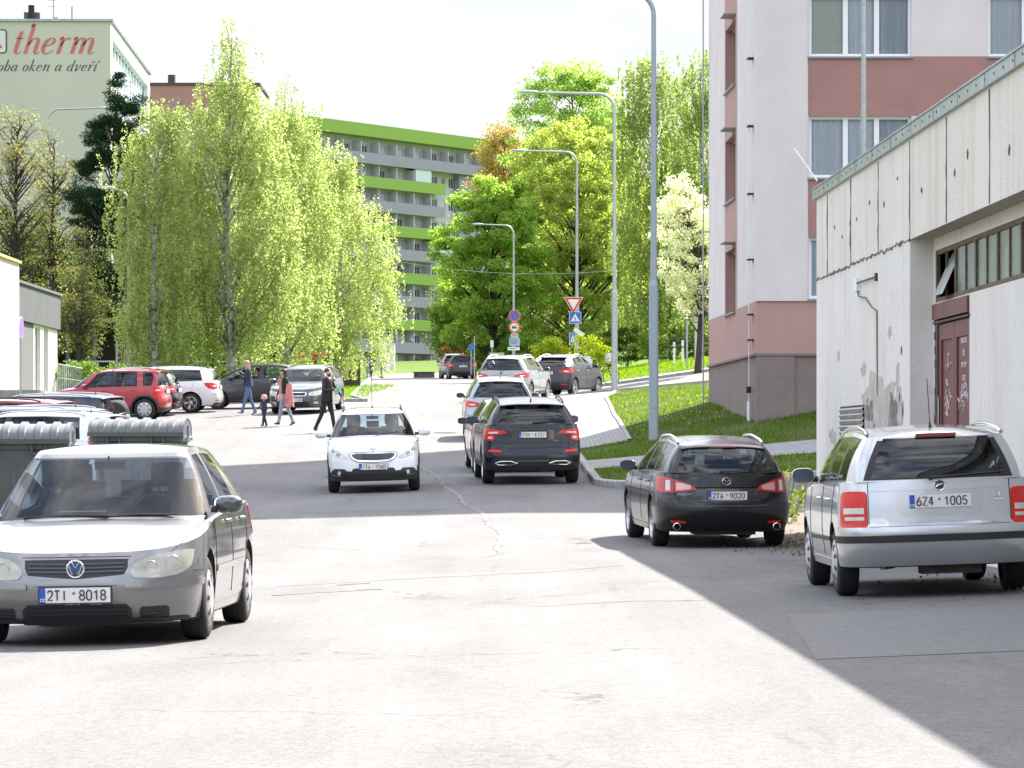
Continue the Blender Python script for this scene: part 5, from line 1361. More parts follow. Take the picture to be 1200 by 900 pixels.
def wagon_fabia():
    c = Car(name='estate_car', paint=P_silver, L=4.24, W=1.65, wb=2.46, fo=.80, R=.295, zb=.26, tw=.19,
        nR=3.4, dR=.55, Wp=[(.2, .93), (.35, .975), (.55, 1.0), (.75, .995), (.95, .965), (1.05, .94)],
        Rp=[(.2, .11), (.32, .045), (.42, .012), (.55, 0), (.60, .004), (.61, .05), (.8, .07), (1.0, .10), (1.1, .12)],
        sh=[(2.12, .70), (1.9, .78), (1.3, .90), (.8, .94), (0, .955), (-1, .97), (-2.12, .985)],
        roof=[(.3, 1.36), (-.2, 1.395), (-1, 1.395), (-1.7, 1.365), (-2.0, 1.34)], yWB=1.12, dWB=.3, yTf=.22, wr=.585, yTr=-1.88, dTr=.10, dRB=.20,
        side=[(.60, .02, 'g1'), (-.22, -.28, 'Pb'), (-.29, -.35, 'g2'), (-1.02, -1.02, 'Pb'), (-1.09, -1.09, 'g3'), (-1.68, -1.58, 'P')], rwin=.80, hub='cap', spokes=9, bulge=.028, crown=.05, glassr=M_glassr, rwlim=(.07, .95))
    c.rwlim = (.065, .93)
    c.patch('tail_light', 'rear', [(.615, .57, .875), (.63, .565, .90), (.70, .565, .905), (.78, .565, .905), (.86, .57, .90), (.915, .59, .885), (.93, .62, .86)], M_red, .010, mirror=True, nv=8)
    c.patch('lamp_lens', 'rear', [(.64, .715, .765), (.86, .715, .765)], M_lampw, .013, nv=2, mirror=True, depth=.006)
    c.patch('lamp_lens', 'rear', [(.64, .660, .69), (.84, .660, .69)], M_lampw, .013, nv=2, mirror=True, depth=.006)
    c.patch('bumper', 'rear', [(-1.12, .27, .602), (1.12, .27, .602)], P_silver, .022, nu=60, nv=10, depth=.04)
    c.patch('bumper_strip', 'rear', [(-1.12, .470, .530), (1.12, .470, .530)], M_trim, .034, nu=60, nv=2, depth=.02)
    c.patch('tailgate_recess', 'rear', [(-.37, .76, .888), (-.33, .690, .895), (.33, .690, .895), (.37, .76, .888)], P_silver2, .004, depth=.006)
    c.patch('tailgate_seam', 'rear', [(-.60, .604, .612), (.60, .604, .612)], M_trim, .003, nv=1)
    c.patch('tailgate_seam', 'rear', [(.600, .62, .97), (.606, .62, .97)], M_trim, .003, nv=4, mirror=True)
    c.patch('tailgate_seam', 'rear', [(-.60, .90, .904), (.60, .90, .904)], P_silver2, .004, nv=1)
    c.plate('rear', .806, '6Z4 1005', off=.014, m_frame=False, tilt=.05)
    o, cc, t, nr = c.disc('badge', 'rear', 0, .935, .048, [M_chrome, mat('badge_dark', (.03, .04, .03), .3)], .010, ring=.8)
    mb = MB(); up = Vector((0, 0, 1)); t = Vector((1, 0, 0))
    mb.tube([cc+t*a+up*b+nr*.004 for a, b in ((-.03, -.012), (-.005, .004), (.026, .012))], .005, 5)
    for k in range(3): mb.tube([cc+t*(-.018+k*.008)+up*(-.004+k*.004)+nr*.004, cc+t*(-.03+k*.01)+up*(.018+k*.002)+nr*.004], .004, 4)
    mb.build('emblem', M_chrome, o)
    text_mesh('model_writing', '1.4', .065, M_chrome, c.root, c.surf(.47, .845, 'rear', .016)+Vector((0, 0, 0)), bold=.002); mb = MB(); p = c.surf(.49, .806, 'rear', .014); mb.box(p, (.09, .004, .014)); mb.build('model_badge', M_chrome, c.root)
    mb = MB(); p = Vector((0, c.yTr-.015, c.roofz(c.yTr)+.012)); mb.box(p, (.34, .03, .024)); mb.build('brake_light', mat('brake_light_dark', (.25, .01, .01), .2, coat=1), c.root)
    c.wiper(-.07, .06, .56, .16); c.antenna(-1.55, .42, tilt=.25)
    c.rails(-1.8, .25, h=.03, m=M_chrome, r=.018); c.mirror_(.60, .99, None); c.seams([(.84, .80), (-.26, -.26), (-1.02, -1.2)], zlo=.34); c.handles([-.08, -.92], .83)
    c.sidepatch('side_moulding', [(-.92, .47, .505), (.80, .46, .495)], M_trim, .010, nv=2)
    c.sidepatch('sill_trim', [(-.9, .24, .31), (.86, .24, .31)], P_silver, .012, nv=2)
    mb = MB(); mb.tube([(-.35, -1.5, .26), (-.5, -2.02, .27)], .028, 8); mb.box((.1, -1.75, .25), (.5, .3, .12)); mb.build('exhaust', M_rust, c.root)
    c.patch('headlight', 'front', [(.4, .6, .7), (.8, .6, .75)], M_lampw, mirror=True)
    return c
P_silver2 = paint('paint_silver_darker', (.46, .47, .49), .7, .28)  # slightly darker silver for the tailgate recess and its upper seam
M_glassr = glass_mat('car_glass_rear', (.78, .84, .86))
wagon_fabia().place(3.58, 34.2, R(.9), 'silver estate car with roof rails and rear wiper parked by the old garage')

def wagon_mazda():
    c = Car(name='estate_car', paint=P_black, L=4.77, W=1.79, wb=2.72, fo=.98, R=.325, zb=.22, tw=.22, glassr=M_glassr,
        nR=2.9, dR=.75, Wp=[(.2, .93), (.35, .975), (.55, 1.0), (.75, .995), (.92, .965), (1.05, .93)],
        Rp=[(.2, .14), (.3, .06), (.42, .01), (.52, 0), (.66, .03), (.75, .10), (.9, .14), (1.05, .19)],
        sh=[(2.385, .70), (2.1, .80), (1.6, .90), (1.0, .95), (.2, .965), (-1, .99), (-1.9, 1.0), (-2.385, .99)],
        roof=[(.45, 1.36), (.0, 1.41), (-.8, 1.42), (-1.6, 1.37), (-2.0, 1.33)], yWB=1.3, dWB=.35, yTf=.35, wr=.585, yTr=-1.88, dTr=.13, dRB=.34,
        side=[(.75, .15, 'g1'), (-.15, -.22, 'Pb'), (-.23, -.30, 'g2'), (-1.0, -1.0, 'Pb'), (-1.06, -1.06, 'g3'), (-1.78, -1.58, 'P')], rwin=.80, double=True, spokes=5, bulge=.03, crown=.045, hoodc=.05)
    c.rwlim = (.05, .93)
    c.patch('tail_light', 'rear', [(.40, .775, .79), (.46, .765, .84), (.60, .745, .885), (.75, .735, .925), (.92, .735, .95), (1.06, .76, .95), (1.14, .82, .93)], M_maz, .008, mirror=True, nv=8)
    c.patch('lamp_lens', 'rear', [(.47, .785, .832), (.60, .77, .865), (.67, .765, .87)], M_pinkl, .011, mirror=True, nv=4, depth=.006)
    c.patch('lamp_lens', 'rear', [(.76, .76, .90), (.84, .765, .90)], M_lampw, .011, mirror=True, nv=4, depth=.006)
    c.patch('tail_trim', 'rear', [(.70, .72, .925), (.707, .72, .925)], M_trim, .012, mirror=True, nv=3)
    c.patch('bumper', 'rear', [(-1.35, .24, .60), (1.35, .24, .60)], P_black, .012, nu=70, nv=8, depth=.03)
    c.patch('tailgate_seam', 'rear', [(-.55, .575, .582), (-.35, .565, .572), (.35, .565, .572), (.55, .575, .582)], M_int2, .014, nv=1)
    c.patch('plate_recess', 'rear', [(-.42, .63, .80), (.42, .63, .80)], M_gloss, .002, nv=2)
    c.patch('tailgate_bar', 'rear', [(-.42, .808, .825), (.42, .808, .825)], P_black, .02, nv=2)
    c.plate('rear', .70, '2TA 9020', off=.028, tilt=.02)
    c.patch('reflector', 'rear', [(.55, .335, .365), (.76, .345, .375)], M_redb, .018, mirror=True, nv=1)
    o, cc, t, nr = c.disc('badge', 'rear', 0, .885, .060, [M_chrome, M_trim], .012, ring=.84, rz=.05); up = Vector((0, 0, 1)); t = Vector((1, 0, 0))
    mb = MB(); mb.tube([cc+t*a+up*b+nr*.004 for a, b in ((-.048, .022), (-.022, .010), (0, -.014), (.022, .010), (.048, .022))], [.005, .007, .007, .007, .005], 6); mb.build('emblem', M_chrome, o)
    text_mesh('model_writing', 'MAZDA 6', .042, M_chrome, c.root, c.surf(-.56, .715, 'rear', .014)+Vector((.02, -.0, 0)), (R(90), 0, R(-8)), sx=1.2)
    mb = MB()
    for sg in (1, -1): mb.lathe([(.045, -.1), (.05, 0), (.042, .005), (.04, -.1)], Matrix.Translation((sg*.66, -2.28, .295)) @ Matrix.Rotation(R(-90), 4, 'Z'), 20)
    mb.build('exhaust', M_chrome, c.root, smooth=40)
    mb = MB(); mb.box((0, -1.9, .24), (.8, .5, .12)); mb.build('silencer', M_iron, c.root)
    c.spoiler(.10, .03, drop=.005); c.wiper(-.06, .06, .42, .11)
    c.rails(-1.65, .2, h=.035, m=M_galv2, r=.02); c.mirror_(.74, 1.0, None); c.seams([(.95, .9), (-.19, -.19), (-1.02, -1.25)], zlo=.32); c.handles([0, -.9], .86)
    c.sidepatch('sill_trim', [(-.95, .21, .28), (.98, .21, .28)], P_black, .01, nv=2)
    c.patch('headlight', 'front', [(.4, .6, .7), (.9, .62, .78)], M_lampw, mirror=True)
    return c
M_maz = mat('lamp_smoked_red', (.40, .03, .03), .25, coat=.25, spec=.4)
M_pinkl = mat('lamp_pink', (.62, .32, .30), .12, coat=1)
M_galv2 = mat('satin_alu', (.6, .6, .62), .3, metal=.8)
wagon_mazda().place(2.62, 52.6, R(4.9), 'black estate car with silver roof rails on the edge of the building shadow')

def suv_black():
    c = Car(name='suv', paint=P_blackb, L=4.70, W=1.88, wb=2.79, fo=.92, R=.355, zb=.28, tw=.235, arch=.06, glassm=M_glassd, glassr=M_glassr,
        nR=3.6, dR=.6, Wp=[(.2, .94), (.4, .985), (.6, 1.0), (.85, .995), (1.05, .96), (1.2, .925)],
        Rp=[(.25, .12), (.36, .04), (.5, 0), (.62, .015), (.70, .05), (.9, .08), (1.05, .09), (1.2, .13)],
        sh=[(2.35, .82), (2.1, .93), (1.6, 1.04), (1.1, 1.09), (0, 1.11), (-1.5, 1.14), (-2.35, 1.15)],
        roof=[(.4, 1.56), (-.1, 1.60), (-1, 1.60), (-1.8, 1.55), (-2.1, 1.53)], yWB=1.2, dWB=.3, yTf=.32, wr=.64, yTr=-1.98, dTr=.10, dRB=.22, hoodrib=True,
        side=[(.70, .12, 'g1'), (-.2, -.26, 'Pb'), (-.28, -.34, 'g2'), (-1.10, -1.10, 'Pb'), (-1.17, -1.17, 'g3'), (-1.75, -1.68, 'P')], rwin=.82, double=True, bulge=.03, crown=.045, clad=.40)
    c.rwlim = (.05, .93)
    c.patch('tail_light', 'rear', [(.50, .985, 1.0), (.56, .975, 1.035), (.80, .945, 1.06), (.92, .93, 1.075), (1.1, .94, 1.08)], M_red, .01, mirror=True, nv=5)
    c.patch('tail_light', 'rear', [(.74, .86, .93), (.80, .85, .95), (.92, .84, .95), (.98, .86, .95)], M_red, .01, mirror=True, nv=4)
    c.patch('lamp_lens', 'rear', [(.66, .985, 1.015), (.88, .975, 1.01)], M_lampw, .013, mirror=True, nv=2, depth=.006)
    c.patch('lamp_lens', 'rear', [(.78, .885, .925), (.88, .88, .92)], M_lampw, .013, mirror=True, nv=2, depth=.006)
    c.patch('tailgate_crease', 'rear', [(-.70, .80, .815), (.70, .80, .815)], P_blackb, .018, nv=2)
    c.plate('rear', .955, '2TM 4727', off=.016)
    c.patch('plate_recess', 'rear', [(-.40, .87, 1.03), (-.36, .86, 1.045), (.36, .86, 1.045), (.40, .87, 1.03)], M_gloss, .004, nv=2)
    c.patch('reflector', 'rear', [(.62, .625, .665), (.86, .635, .675)], M_redb, .014, mirror=True, nv=1)
    c.patch('tailgate_seam', 'rear', [(-.7, .70, .708), (.7, .70, .708)], M_int, .006, nv=1)
    c.patch('bumper_insert', 'rear', [(-.78, .30, .50), (-.70, .27, .52), (.70, .27, .52), (.78, .30, .50)], M_trim, .016)
    for sg in (1, -1):
        pts = [c.surf(sg*a, z, 'rear', .028) for a, z in ((.30, .415), (.42, .385), (.64, .385), (.72, .42), (.62, .455), (.42, .455), (.30, .415))]
        mb = MB(); mb.tube(pts, .009, 6); mb.build('exhaust_trim', M_chrome, c.root, smooth=50)
    c.patch('chrome_strip', 'rear', [(-.30, .452, .462), (.30, .452, .462)], M_chrome, .026, nv=1, depth=.008)
    text_mesh('model_writing', 'ŠKODA', .035, M_chrome, c.root, c.surf(.44, .84, 'rear', .02)); text_mesh('model_writing', '4x4', .045, M_redb, c.root, c.surf(.73, .80, 'rear', .03))
    c.spoiler(.16, .03, drop=.0); c.wiper(.02, .10, .48, .16); c.antenna(-1.7, shark=True)
    c.rails(-1.8, .15, h=.035, m=M_trim, r=.018); c.mirror_(.72, 1.14, None, sc=1.1); c.seams([(.95, .9), (-.22, -.22), (-1.1, -1.3)], zlo=.45); c.handles([-.05, -.95], .98)
    c.patch('headlight', 'front', [(.4, .75, .83), (.9, .76, .86)], M_lampw, mirror=True)
    return c
suv_black().place(.26, 75.45, R(3.6), 'black suv with red tail lights, last of the cars parked along the right kerb')

def suv_peugeot():
    c = Car(name='hatchback', paint=P_white, L=4.16, W=1.74, wb=2.54, fo=.86, R=.325, zb=.24, tw=.205, clad=.40, arch=.055,
        nF=2.7, dF=.85, Fp=[(.15, .12), (.25, .04), (.38, 0), (.5, .01), (.62, .03), (.74, .07), (.82, .12), (.9, .2)],
        Wp=[(.2, .94), (.4, .985), (.6, 1.0), (.8, .99), (1.0, .95), (1.1, .92)],
        sh=[(2.08, .80), (1.95, .84), (1.7, .90), (1.2, .97), (.8, 1.0), (0, 1.01), (-1.2, 1.05), (-2.08, 1.06)],
        roof=[(.4, 1.45), (0, 1.495), (-.8, 1.505), (-1.5, 1.47), (-1.8, 1.44)], yWB=1.18, dWB=.38, yTf=.30, wr=.575, yTr=-1.72,
        side=[(.66, .1, 'g1'), (-.2, -.26, 'Pb'), (-.28, -.34, 'g2'), (-1.12, -1.05, 'P')], hoodc=.07, bulge=.03, spokes=5)
    c.patch('grille_surround', 'front', [(-.45, .70, .745), (-.40, .63, .76), (-.30, .58, .765), (0, .57, .765), (.30, .58, .765), (.40, .63, .76), (.45, .70, .745)], M_trim, .008, nv=6)
    c.patch('grille', 'front', [(-.435, .705, .74), (-.39, .64, .752), (-.29, .592, .757), (0, .582, .757), (.29, .592, .757), (.39, .64, .752), (.435, .705, .74)], M_chrome, .012, nv=6, depth=.004)
    c.patch('grille_mesh', 'front', [(-.40, .705, .722), (-.36, .655, .732), (-.27, .622, .736), (0, .612, .736), (.27, .622, .736), (.36, .655, .732), (.40, .705, .722)], M_gloss, .017, nv=6, depth=.004)
    for z in (.65, .672, .694): c.patch('grille_bar', 'front', [(-.31, z, z+.006), (.31, z, z+.006)], M_golfbar, .022, nv=1, depth=.006)
    c.patch('air_intake', 'front', [(-.40, .30, .44), (-.36, .27, .47), (.36, .27, .47), (.40, .30, .44)], M_trim, .006)
    c.patch('lower_bumper', 'front', [(-1.05, .235, .30), (-.6, .225, .285), (.6, .225, .285), (1.05, .235, .30)], M_trim, .014, nv=3, nu=40)
    c.patch('fog_light_panel', 'front', [(.50, .34, .42), (.56, .30, .46), (.80, .30, .46), (.90, .34, .42)], M_trim, .008, mirror=True)
    for sg in (1, -1): c.disc('fog_light', 'front', .66*sg, .385, .042, [M_lampi, M_lampw], .018, ring=.85)
    c.patch('fog_chrome', 'front', [(.62, .315, .325), (.86, .335, .345)], M_chrome, .016, mirror=True, nv=1)
    c.patch('headlight', 'front', [(.46, .655, .665), (.52, .64, .70), (.62, .65, .76), (.76, .68, .83), (.90, .73, .875), (1.0, .80, .88), (1.04, .85, .875)], M_lampw, .008, mirror=True, nv=6)
    for sg in (1, -1):
        c.disc('lamp_reflector', 'front', .68*sg, .715, .04, [M_lampi, M_lampw], .014, ring=.8)
        c.disc('lamp_reflector', 'front', .82*sg, .775, .045, [M_lampi, M_lampw], .014, ring=.8)
    c.plate('front', .495, '1TA 7560', off=.03, tilt=-.04)
    p = c.surf(0, .80, 'front', .012); mb = MB()     # small standing-lion shaped badge
    mb.tube([p+Vector((a, 0, b)) for a, b in ((-.03, -.05), (-.012, -.01), (.0, .025), (.028, .05))], [.010, .014, .014, .008], 6)
    mb.tube([p+Vector((a, 0, b)) for a, b in ((.0, .02), (-.04, .03), (-.05, .015))], .006, 5); mb.tube([p+Vector((a, 0, b)) for a, b in ((-.012, -.01), (.02, -.03), (.03, -.055))], .008, 5); mb.build('badge', M_chrome, c.root)
    c.mirror_(.74, 1.05, None, sc=1.15, dx=.04); c.rails(-1.6, .15, h=.04, m=M_trim); c.antenna(-.1, .75, tilt=.0)
    c.seams([(.9, .86), (-.24, -.24), (-1.12, -1.3)], zlo=.42); c.handles([-.02, -.98], .9)
    mb = MB()
    for (x0, x1) in ((.55, -.10), (-.05, -.62)): mb.tube([(x0, c.yWB-.15*abs(x0)-.02, c.hoodz(0, c.yWB)+.015), ((x0+x1)/2, c.yWB-.06, c.hoodz(0, c.yWB)+.05), (x1, c.yWB-.2*abs(x1)-.03, c.hoodz(0, c.yWB)+.05)], .009, 5)
    mb.build('wiper', M_trim, c.root)
    c.patch('tail_light', 'rear', [(.55, .9, 1.05), (.95, .9, 1.05)], M_red, mirror=True)
    return c
peug = suv_peugeot().place(-2.62, 73.1, R(182.0), 'white hatchback with black lower bumper driving towards us down the middle of the street')

# ---- generic hatch / estate / saloon / suv for the cars further off
def generic(name, pnt, L=4.3, W=1.78, H=1.5, kind='hatch', front=False, suv=0, rear=True, plate=None, lamp=None, detail=True, glassd=False, **o):
    yF = L/2; b = .96+suv*.13; ht = H-.045
    wb = o.pop('wb', L*.615); fo = o.pop('fo', L*.21)
    a = yF-fo-wb
    base = dict(name=name, paint=pnt, L=L, W=W, wb=wb, fo=fo, R=.315+.035*suv, zb=.2+.07*suv, clad=(.36 if suv > .5 else False), arch=.055,
        Wp=[(.2, .94), (.4, .985), (.6+.1*suv, 1.0), (.8+.1*suv, .99), (b+.02, .95), (b+.14, .92)],
        Rp=[(.2, .12), (.32, .04), (.45+.1*suv, 0), (.58+.1*suv, .02), (.7+.1*suv, .06), (b-.05, .10), (b+.12, .17)],
        Fp=[(.15, .12), (.27, .04), (.4, 0), (.55, .015), (.68+.08*suv, .06), (.78+.1*suv, .13), (.95+.1*suv, .24)],
        sh=[(yF, .72+suv*.12), (yF-.15, .77+suv*.12), (yF-.5, .85+suv*.12), (yF-1.0, .92+suv*.13), (yF-1.35, .95+suv*.13), (-.2, b+.01), (-yF+.6, b+.05), (-yF, b+.05)],
        yWB=yF-1.0, dWB=.32, yTf=yF-1.85, dT=.12, wr=.58+.03*suv, hoodc=.05, bulge=.03, crown=.045, double=True, detail=detail)
    if glassd: base['glassm'] = M_glassd
    yTf = yF-1.85
    if kind == 'hatch':
        base.update(roof=[(yTf, ht-.05), (yTf-.4, ht-.005), (yTf-1.0, ht), (-yF+.75, ht-.05), (-yF+.3, ht-.10)], yTr=-yF+.38, dTr=.12, dRB=.28,
            side=[(yF-1.48, yTf-.2, 'g1'), (-.12, -.2, 'Pb'), (-.2, -.28, 'g2'), (a-.02, a+.02, 'P')], rwin=.78)
    elif kind == 'estate':
        base.update(roof=[(yTf, ht-.05), (yTf-.4, ht-.005), (yTf-1.2, ht), (-yF+.7, ht-.03), (-yF+.2, ht-.06)], yTr=-yF+.30, dTr=.10, dRB=.24,
            side=[(yF-1.48, yTf-.2, 'g1'), (-.02, -.1, 'Pb'), (-.1, -.18, 'g2'), (a+.25, a+.25, 'Pb'), (a+.18, a+.18, 'g3'), (-yF+.55, -yF+.66, 'P')], rwin=.8)
    elif kind == 'saloon':
        base.update(roof=[(yTf, ht-.05), (yTf-.4, ht-.005), (yTf-1.0, ht), (-yF+1.7, ht-.03), (-yF+1.3, ht-.09)], yTr=-yF+1.35, dTr=.15, yRB=-yF+.55, dRB=.30, deckz=-yF+.85,
            side=[(yF-1.48, yTf-.2, 'g1'), (.0, -.08, 'Pb'), (-.08, -.16, 'g2'), (a+.12, a+.32, 'P')], rwin=.84, rwblack=False)
    elif kind == 'coupe_suv':
        base.update(roof=[(yTf, ht-.05), (yTf-.4, ht-.005), (yTf-.9, ht-.01), (-yF+1.0, ht-.10), (-yF+.5, ht-.22)], yTr=-yF+.52, dTr=.16, dRB=.34,
            side=[(yF-1.48, yTf-.2, 'g1'), (-.1, -.18, 'Pb'), (-.18, -.24, 'g2'), (a+.10, a+.35, 'P')], rwin=.76)
    base.update(o); c = Car(**base); z0 = b-.02
    if lamp == 'tall': c.patch('tail_light', 'rear', [(.66, .66, 1.0), (.72, .60, 1.0), (.86, .62, 1.0), (.92, .7, .99)], M_red, .01, mirror=True)
    elif lamp == 'wide': c.patch('tail_light', 'rear', [(.45, z0-.13, z0-.10), (.6, z0-.15, z0-.05), (.85, z0-.17, z0+.0), (1.05, z0-.15, z0+.01), (1.15, z0-.08, z0)], M_red, .01, mirror=True)
    else: c.patch('tail_light', 'rear', [(.56, z0-.17, z0-.06), (.62, z0-.19, z0-.01), (.85, z0-.2, z0+.01), (.98, z0-.17, z0+.01), (1.06, z0-.08, z0)], M_red, .01, mirror=True)
    c.patch('lamp_lens', 'rear', [(.66, z0-.12, z0-.08), (.84, z0-.12, z0-.08)], M_lampw, .014, nv=2, mirror=True, depth=.006)
    c.patch('reflector', 'rear', [(.58, .36+.1*suv, .39+.1*suv), (.80, .37+.1*suv, .40+.1*suv)], M_redb, .014, mirror=True, nv=1)
    c.patch('bumper_seam', 'rear', [(-.95, .58+.1*suv, .587+.1*suv), (.95, .58+.1*suv, .587+.1*suv)], M_int, .004, nv=1)
    c.patch('lower_bumper', 'rear', [(-.8, .22+.07*suv, .31+.1*suv), (.8, .22+.07*suv, .31+.1*suv)], M_trim, .014, nv=2)
    c.plate('rear', z0-.16, plate, off=.022)
    c.disc('badge', 'rear', 0, z0-.02, .045, [M_chrome, M_trim], .012, ring=.75)
    c.mirror_(c.yWB-.5, c.zs(c.yWB-.5)+.03, None); c.seams([(yF-1.25, yF-1.3), (-.14, -.14), (a+.08, a-.12)], zlo=.34+.08*suv); c.handles([.05, a+.35], c.zs(0)-.1)
    if kind != 'saloon': c.spoiler(.13, .03, light=True); c.wiper(-.05, .06, .42, .12)
    if kind in ('estate',) or suv: c.rails(-yF+.55, yTf-.15, h=.04, m=M_trim if o.get('dr') else M_galv2)
    c.antenna(-yF+.7 if kind != 'saloon' else -yF+1.7, .22, tilt=.3)
    # front
    zf = .62+suv*.1
    c.patch('grille', 'front', [(-.38, zf-.02, zf+.05), (-.33, zf-.06, zf+.06), (.33, zf-.06, zf+.06), (.38, zf-.02, zf+.05)], M_chrome, .008)
    c.patch('grille_mesh', 'front', [(-.34, zf-.01, zf+.04), (-.30, zf-.045, zf+.045), (.30, zf-.045, zf+.045), (.34, zf-.01, zf+.04)], M_trim, .013, depth=.005)
    c.patch('headlight', 'front', [(.44, zf-.03, zf+.01), (.5, zf-.06, zf+.06), (.75, zf-.05, zf+.10), (.92, zf, zf+.11), (1.0, zf+.06, zf+.11)], M_lampw, .008, mirror=True)
    c.patch('air_intake', 'front', [(-.45, .25, .36), (-.4, .23, .38), (.4, .23, .38), (.45, .25, .36)], M_trim, .008)
    c.patch('fog_light', 'front', [(.60, .31, .38), (.76, .31, .38)], M_lampw, .008, mirror=True)
    c.plate('front', .44, plate if front else None, off=.03)
    return c
generic('hatchback', P_brown, 4.35, 1.8, 1.52, 'hatch', plate='5T8 3142').place(-.04, 81.3, R(3.4), 'dark brown hatchback squeezed between the black suv and the blue silver car')
generic('suv', P_bsilv, 4.5, 1.85, 1.64, 'estate', suv=.7, lamp='wide', plate='3TV 2290', glassd=True).place(-.36, 101.6, R(2.0), 'blue silver suv, third of the cars parked along the right kerb')
generic('suv', P_lsilv, 4.4, 1.85, 1.62, 'estate', suv=.7, lamp='wide', glassd=True).place(.10, 134.0, R(-13), 'pale silver suv parked at an angle below the round signs')
generic('suv', P_dgrey, 4.36, 1.80, 1.56, 'coupe_suv', suv=.75, lamp='wide', plate='8T4 1107').place(1.98, 142.8, R(-20), 'dark grey suv with sloping roof parked below the give way sign')
generic('hatchback', P_dgrey, 4.2, 1.75, 1.5, 'estate', plate='7T2 6650', detail=False).place(-3.1, 234.5, R(3.5), 'small dark car driving away at the top of the hill')
generic('hatchback', P_lsilv, 4.3, 1.78, 1.6, 'estate', suv=.4, detail=False).place(-3.75, 246, R(3.5), 'silver car just beyond the dark car at the top of the hill')
av = generic('estate_car', P_dgrey2 if 'P_dgrey2' in globals() else paint('paint_slate', (.07, .08, .09), .5, .28), 4.65, 1.76, 1.48, 'estate', front=True, plate='4T6 1538', dr=1)
av.place(-6.47, 121.5, R(180-7), 'slate grey estate car facing us behind the woman holding a pink coat')
sal = generic('saloon_car', P_dgrey, 4.83, 1.81, 1.47, 'saloon', wb=2.76, detail=True)
sal.place(-8.3, 127.3, R(89), 'long dark grey saloon with its driver window open, parked side on')
generic('estate_car', P_white, 4.55, 1.8, 1.46, 'estate', lamp=None, glassd=True, wb=2.65).place(-11.55, 123.4, R(88), 'white estate car parked side on between the dark saloon and the red car')
generic('hatchback', P_black, 4.2, 1.78, 1.52, 'hatch', glassd=True).place(-12.45, 120.7, R(86), 'black hatchback mostly hidden behind the red car')
# small red tall car
pan = generic('hatchback', P_red, 3.66, 1.66, 1.57, 'hatch', suv=.55, wb=2.3, fo=.72, lamp='tall', hub='cap', spokes=8,
    sh=[(1.83, .84), (1.6, .90), (1.2, .97), (.9, 1.0), (0, 1.02), (-1.83, 1.05)], yWB=1.15, yTf=.42, roof=[(.5, 1.46), (0, 1.52), (-.8, 1.525), (-1.6, 1.48)], yTr=-1.58,
    side=[(.68, .22, 'g1'), (-.18, -.22, 'Pb'), (-.27, -.31, 'g2'), (-.98, -.96, 'P'), (-1.15, -1.13, 'g3'), (-1.5, -1.42, 'P')])
pan.place(-12.3, 118.0, R(84), 'small tall red hatchback parked side on in front of the trees')
generic('estate_car', P_white, 4.4, 1.78, 1.52, 'estate', lamp='tall').place(-9.05, 70.6, R(70), 'white estate car parked close behind the left rubbish container')
generic('estate_car', P_lsilv, 4.5, 1.8, 1.52, 'estate', lamp='tall').place(-10.0, 76.2, R(69), 'silver estate car with tall slanted red tail lights beyond the white estate')
generic('estate_car', P_red2, 4.4, 1.78, 1.60, 'estate', dr=1).place(-11.2, 81.2, R(72), 'dark red car with roof rails parked in the near left row')
generic('suv', P_navy, 4.5, 1.84, 1.60, 'estate', suv=.7, lamp='wide').place(-10.7, 86.2, R(70), 'dark blue suv with wide red tail light in the near left row')
# ================================================================== TREES AND PLANTS
M_bark = mat('bark_dark', (.06, .05, .042), .95, var=.4, vscale=12, vz=.2, bump=.6)
M_birch = mat('bark_birch', (.55, .54, .52), .9, col2=(.07, .06, .055), vscale=4.5, vz=.9, bump=.3)
def leafmesh(name, Pp, size, m, parent, seed=0, asp=.62, droop=0.):
    r_ = np.random.default_rng(seed); n = len(Pp); s = size*r_.uniform(.65, 1.3, n)
    a = r_.normal(size=(n, 3)); a[:, 2] -= droop; a /= np.linalg.norm(a, axis=1)[:, None]
    b = r_.normal(size=(n, 3)); b -= a*(a*b).sum(1)[:, None]; b /= np.linalg.norm(b, axis=1)[:, None]
    V = np.empty((n, 4, 3)); V[:, 0] = Pp-a*s[:, None]*.5; V[:, 1] = Pp+b*(s*asp*.5)[:, None]; V[:, 2] = Pp+a*s[:, None]*.5; V[:, 3] = Pp-b*(s*asp*.5)[:, None]
    me = bpy.data.meshes.new(name); me.vertices.add(n*4); me.vertices.foreach_set('co', V.astype(np.float32).ravel())
    me.loops.add(n*4); me.loops.foreach_set('vertex_index', np.arange(n*4, dtype=np.int32)); me.polygons.add(n)
    me.polygons.foreach_set('loop_start', np.arange(0, n*4, 4, dtype=np.int32)); me.polygons.foreach_set('loop_total', np.full(n, 4, dtype=np.int32))
    me.materials.append(m); me.update(calc_edges=True)
    o = bpy.data.objects.new(name, me); COL.objects.link(o); o.parent = parent; return o
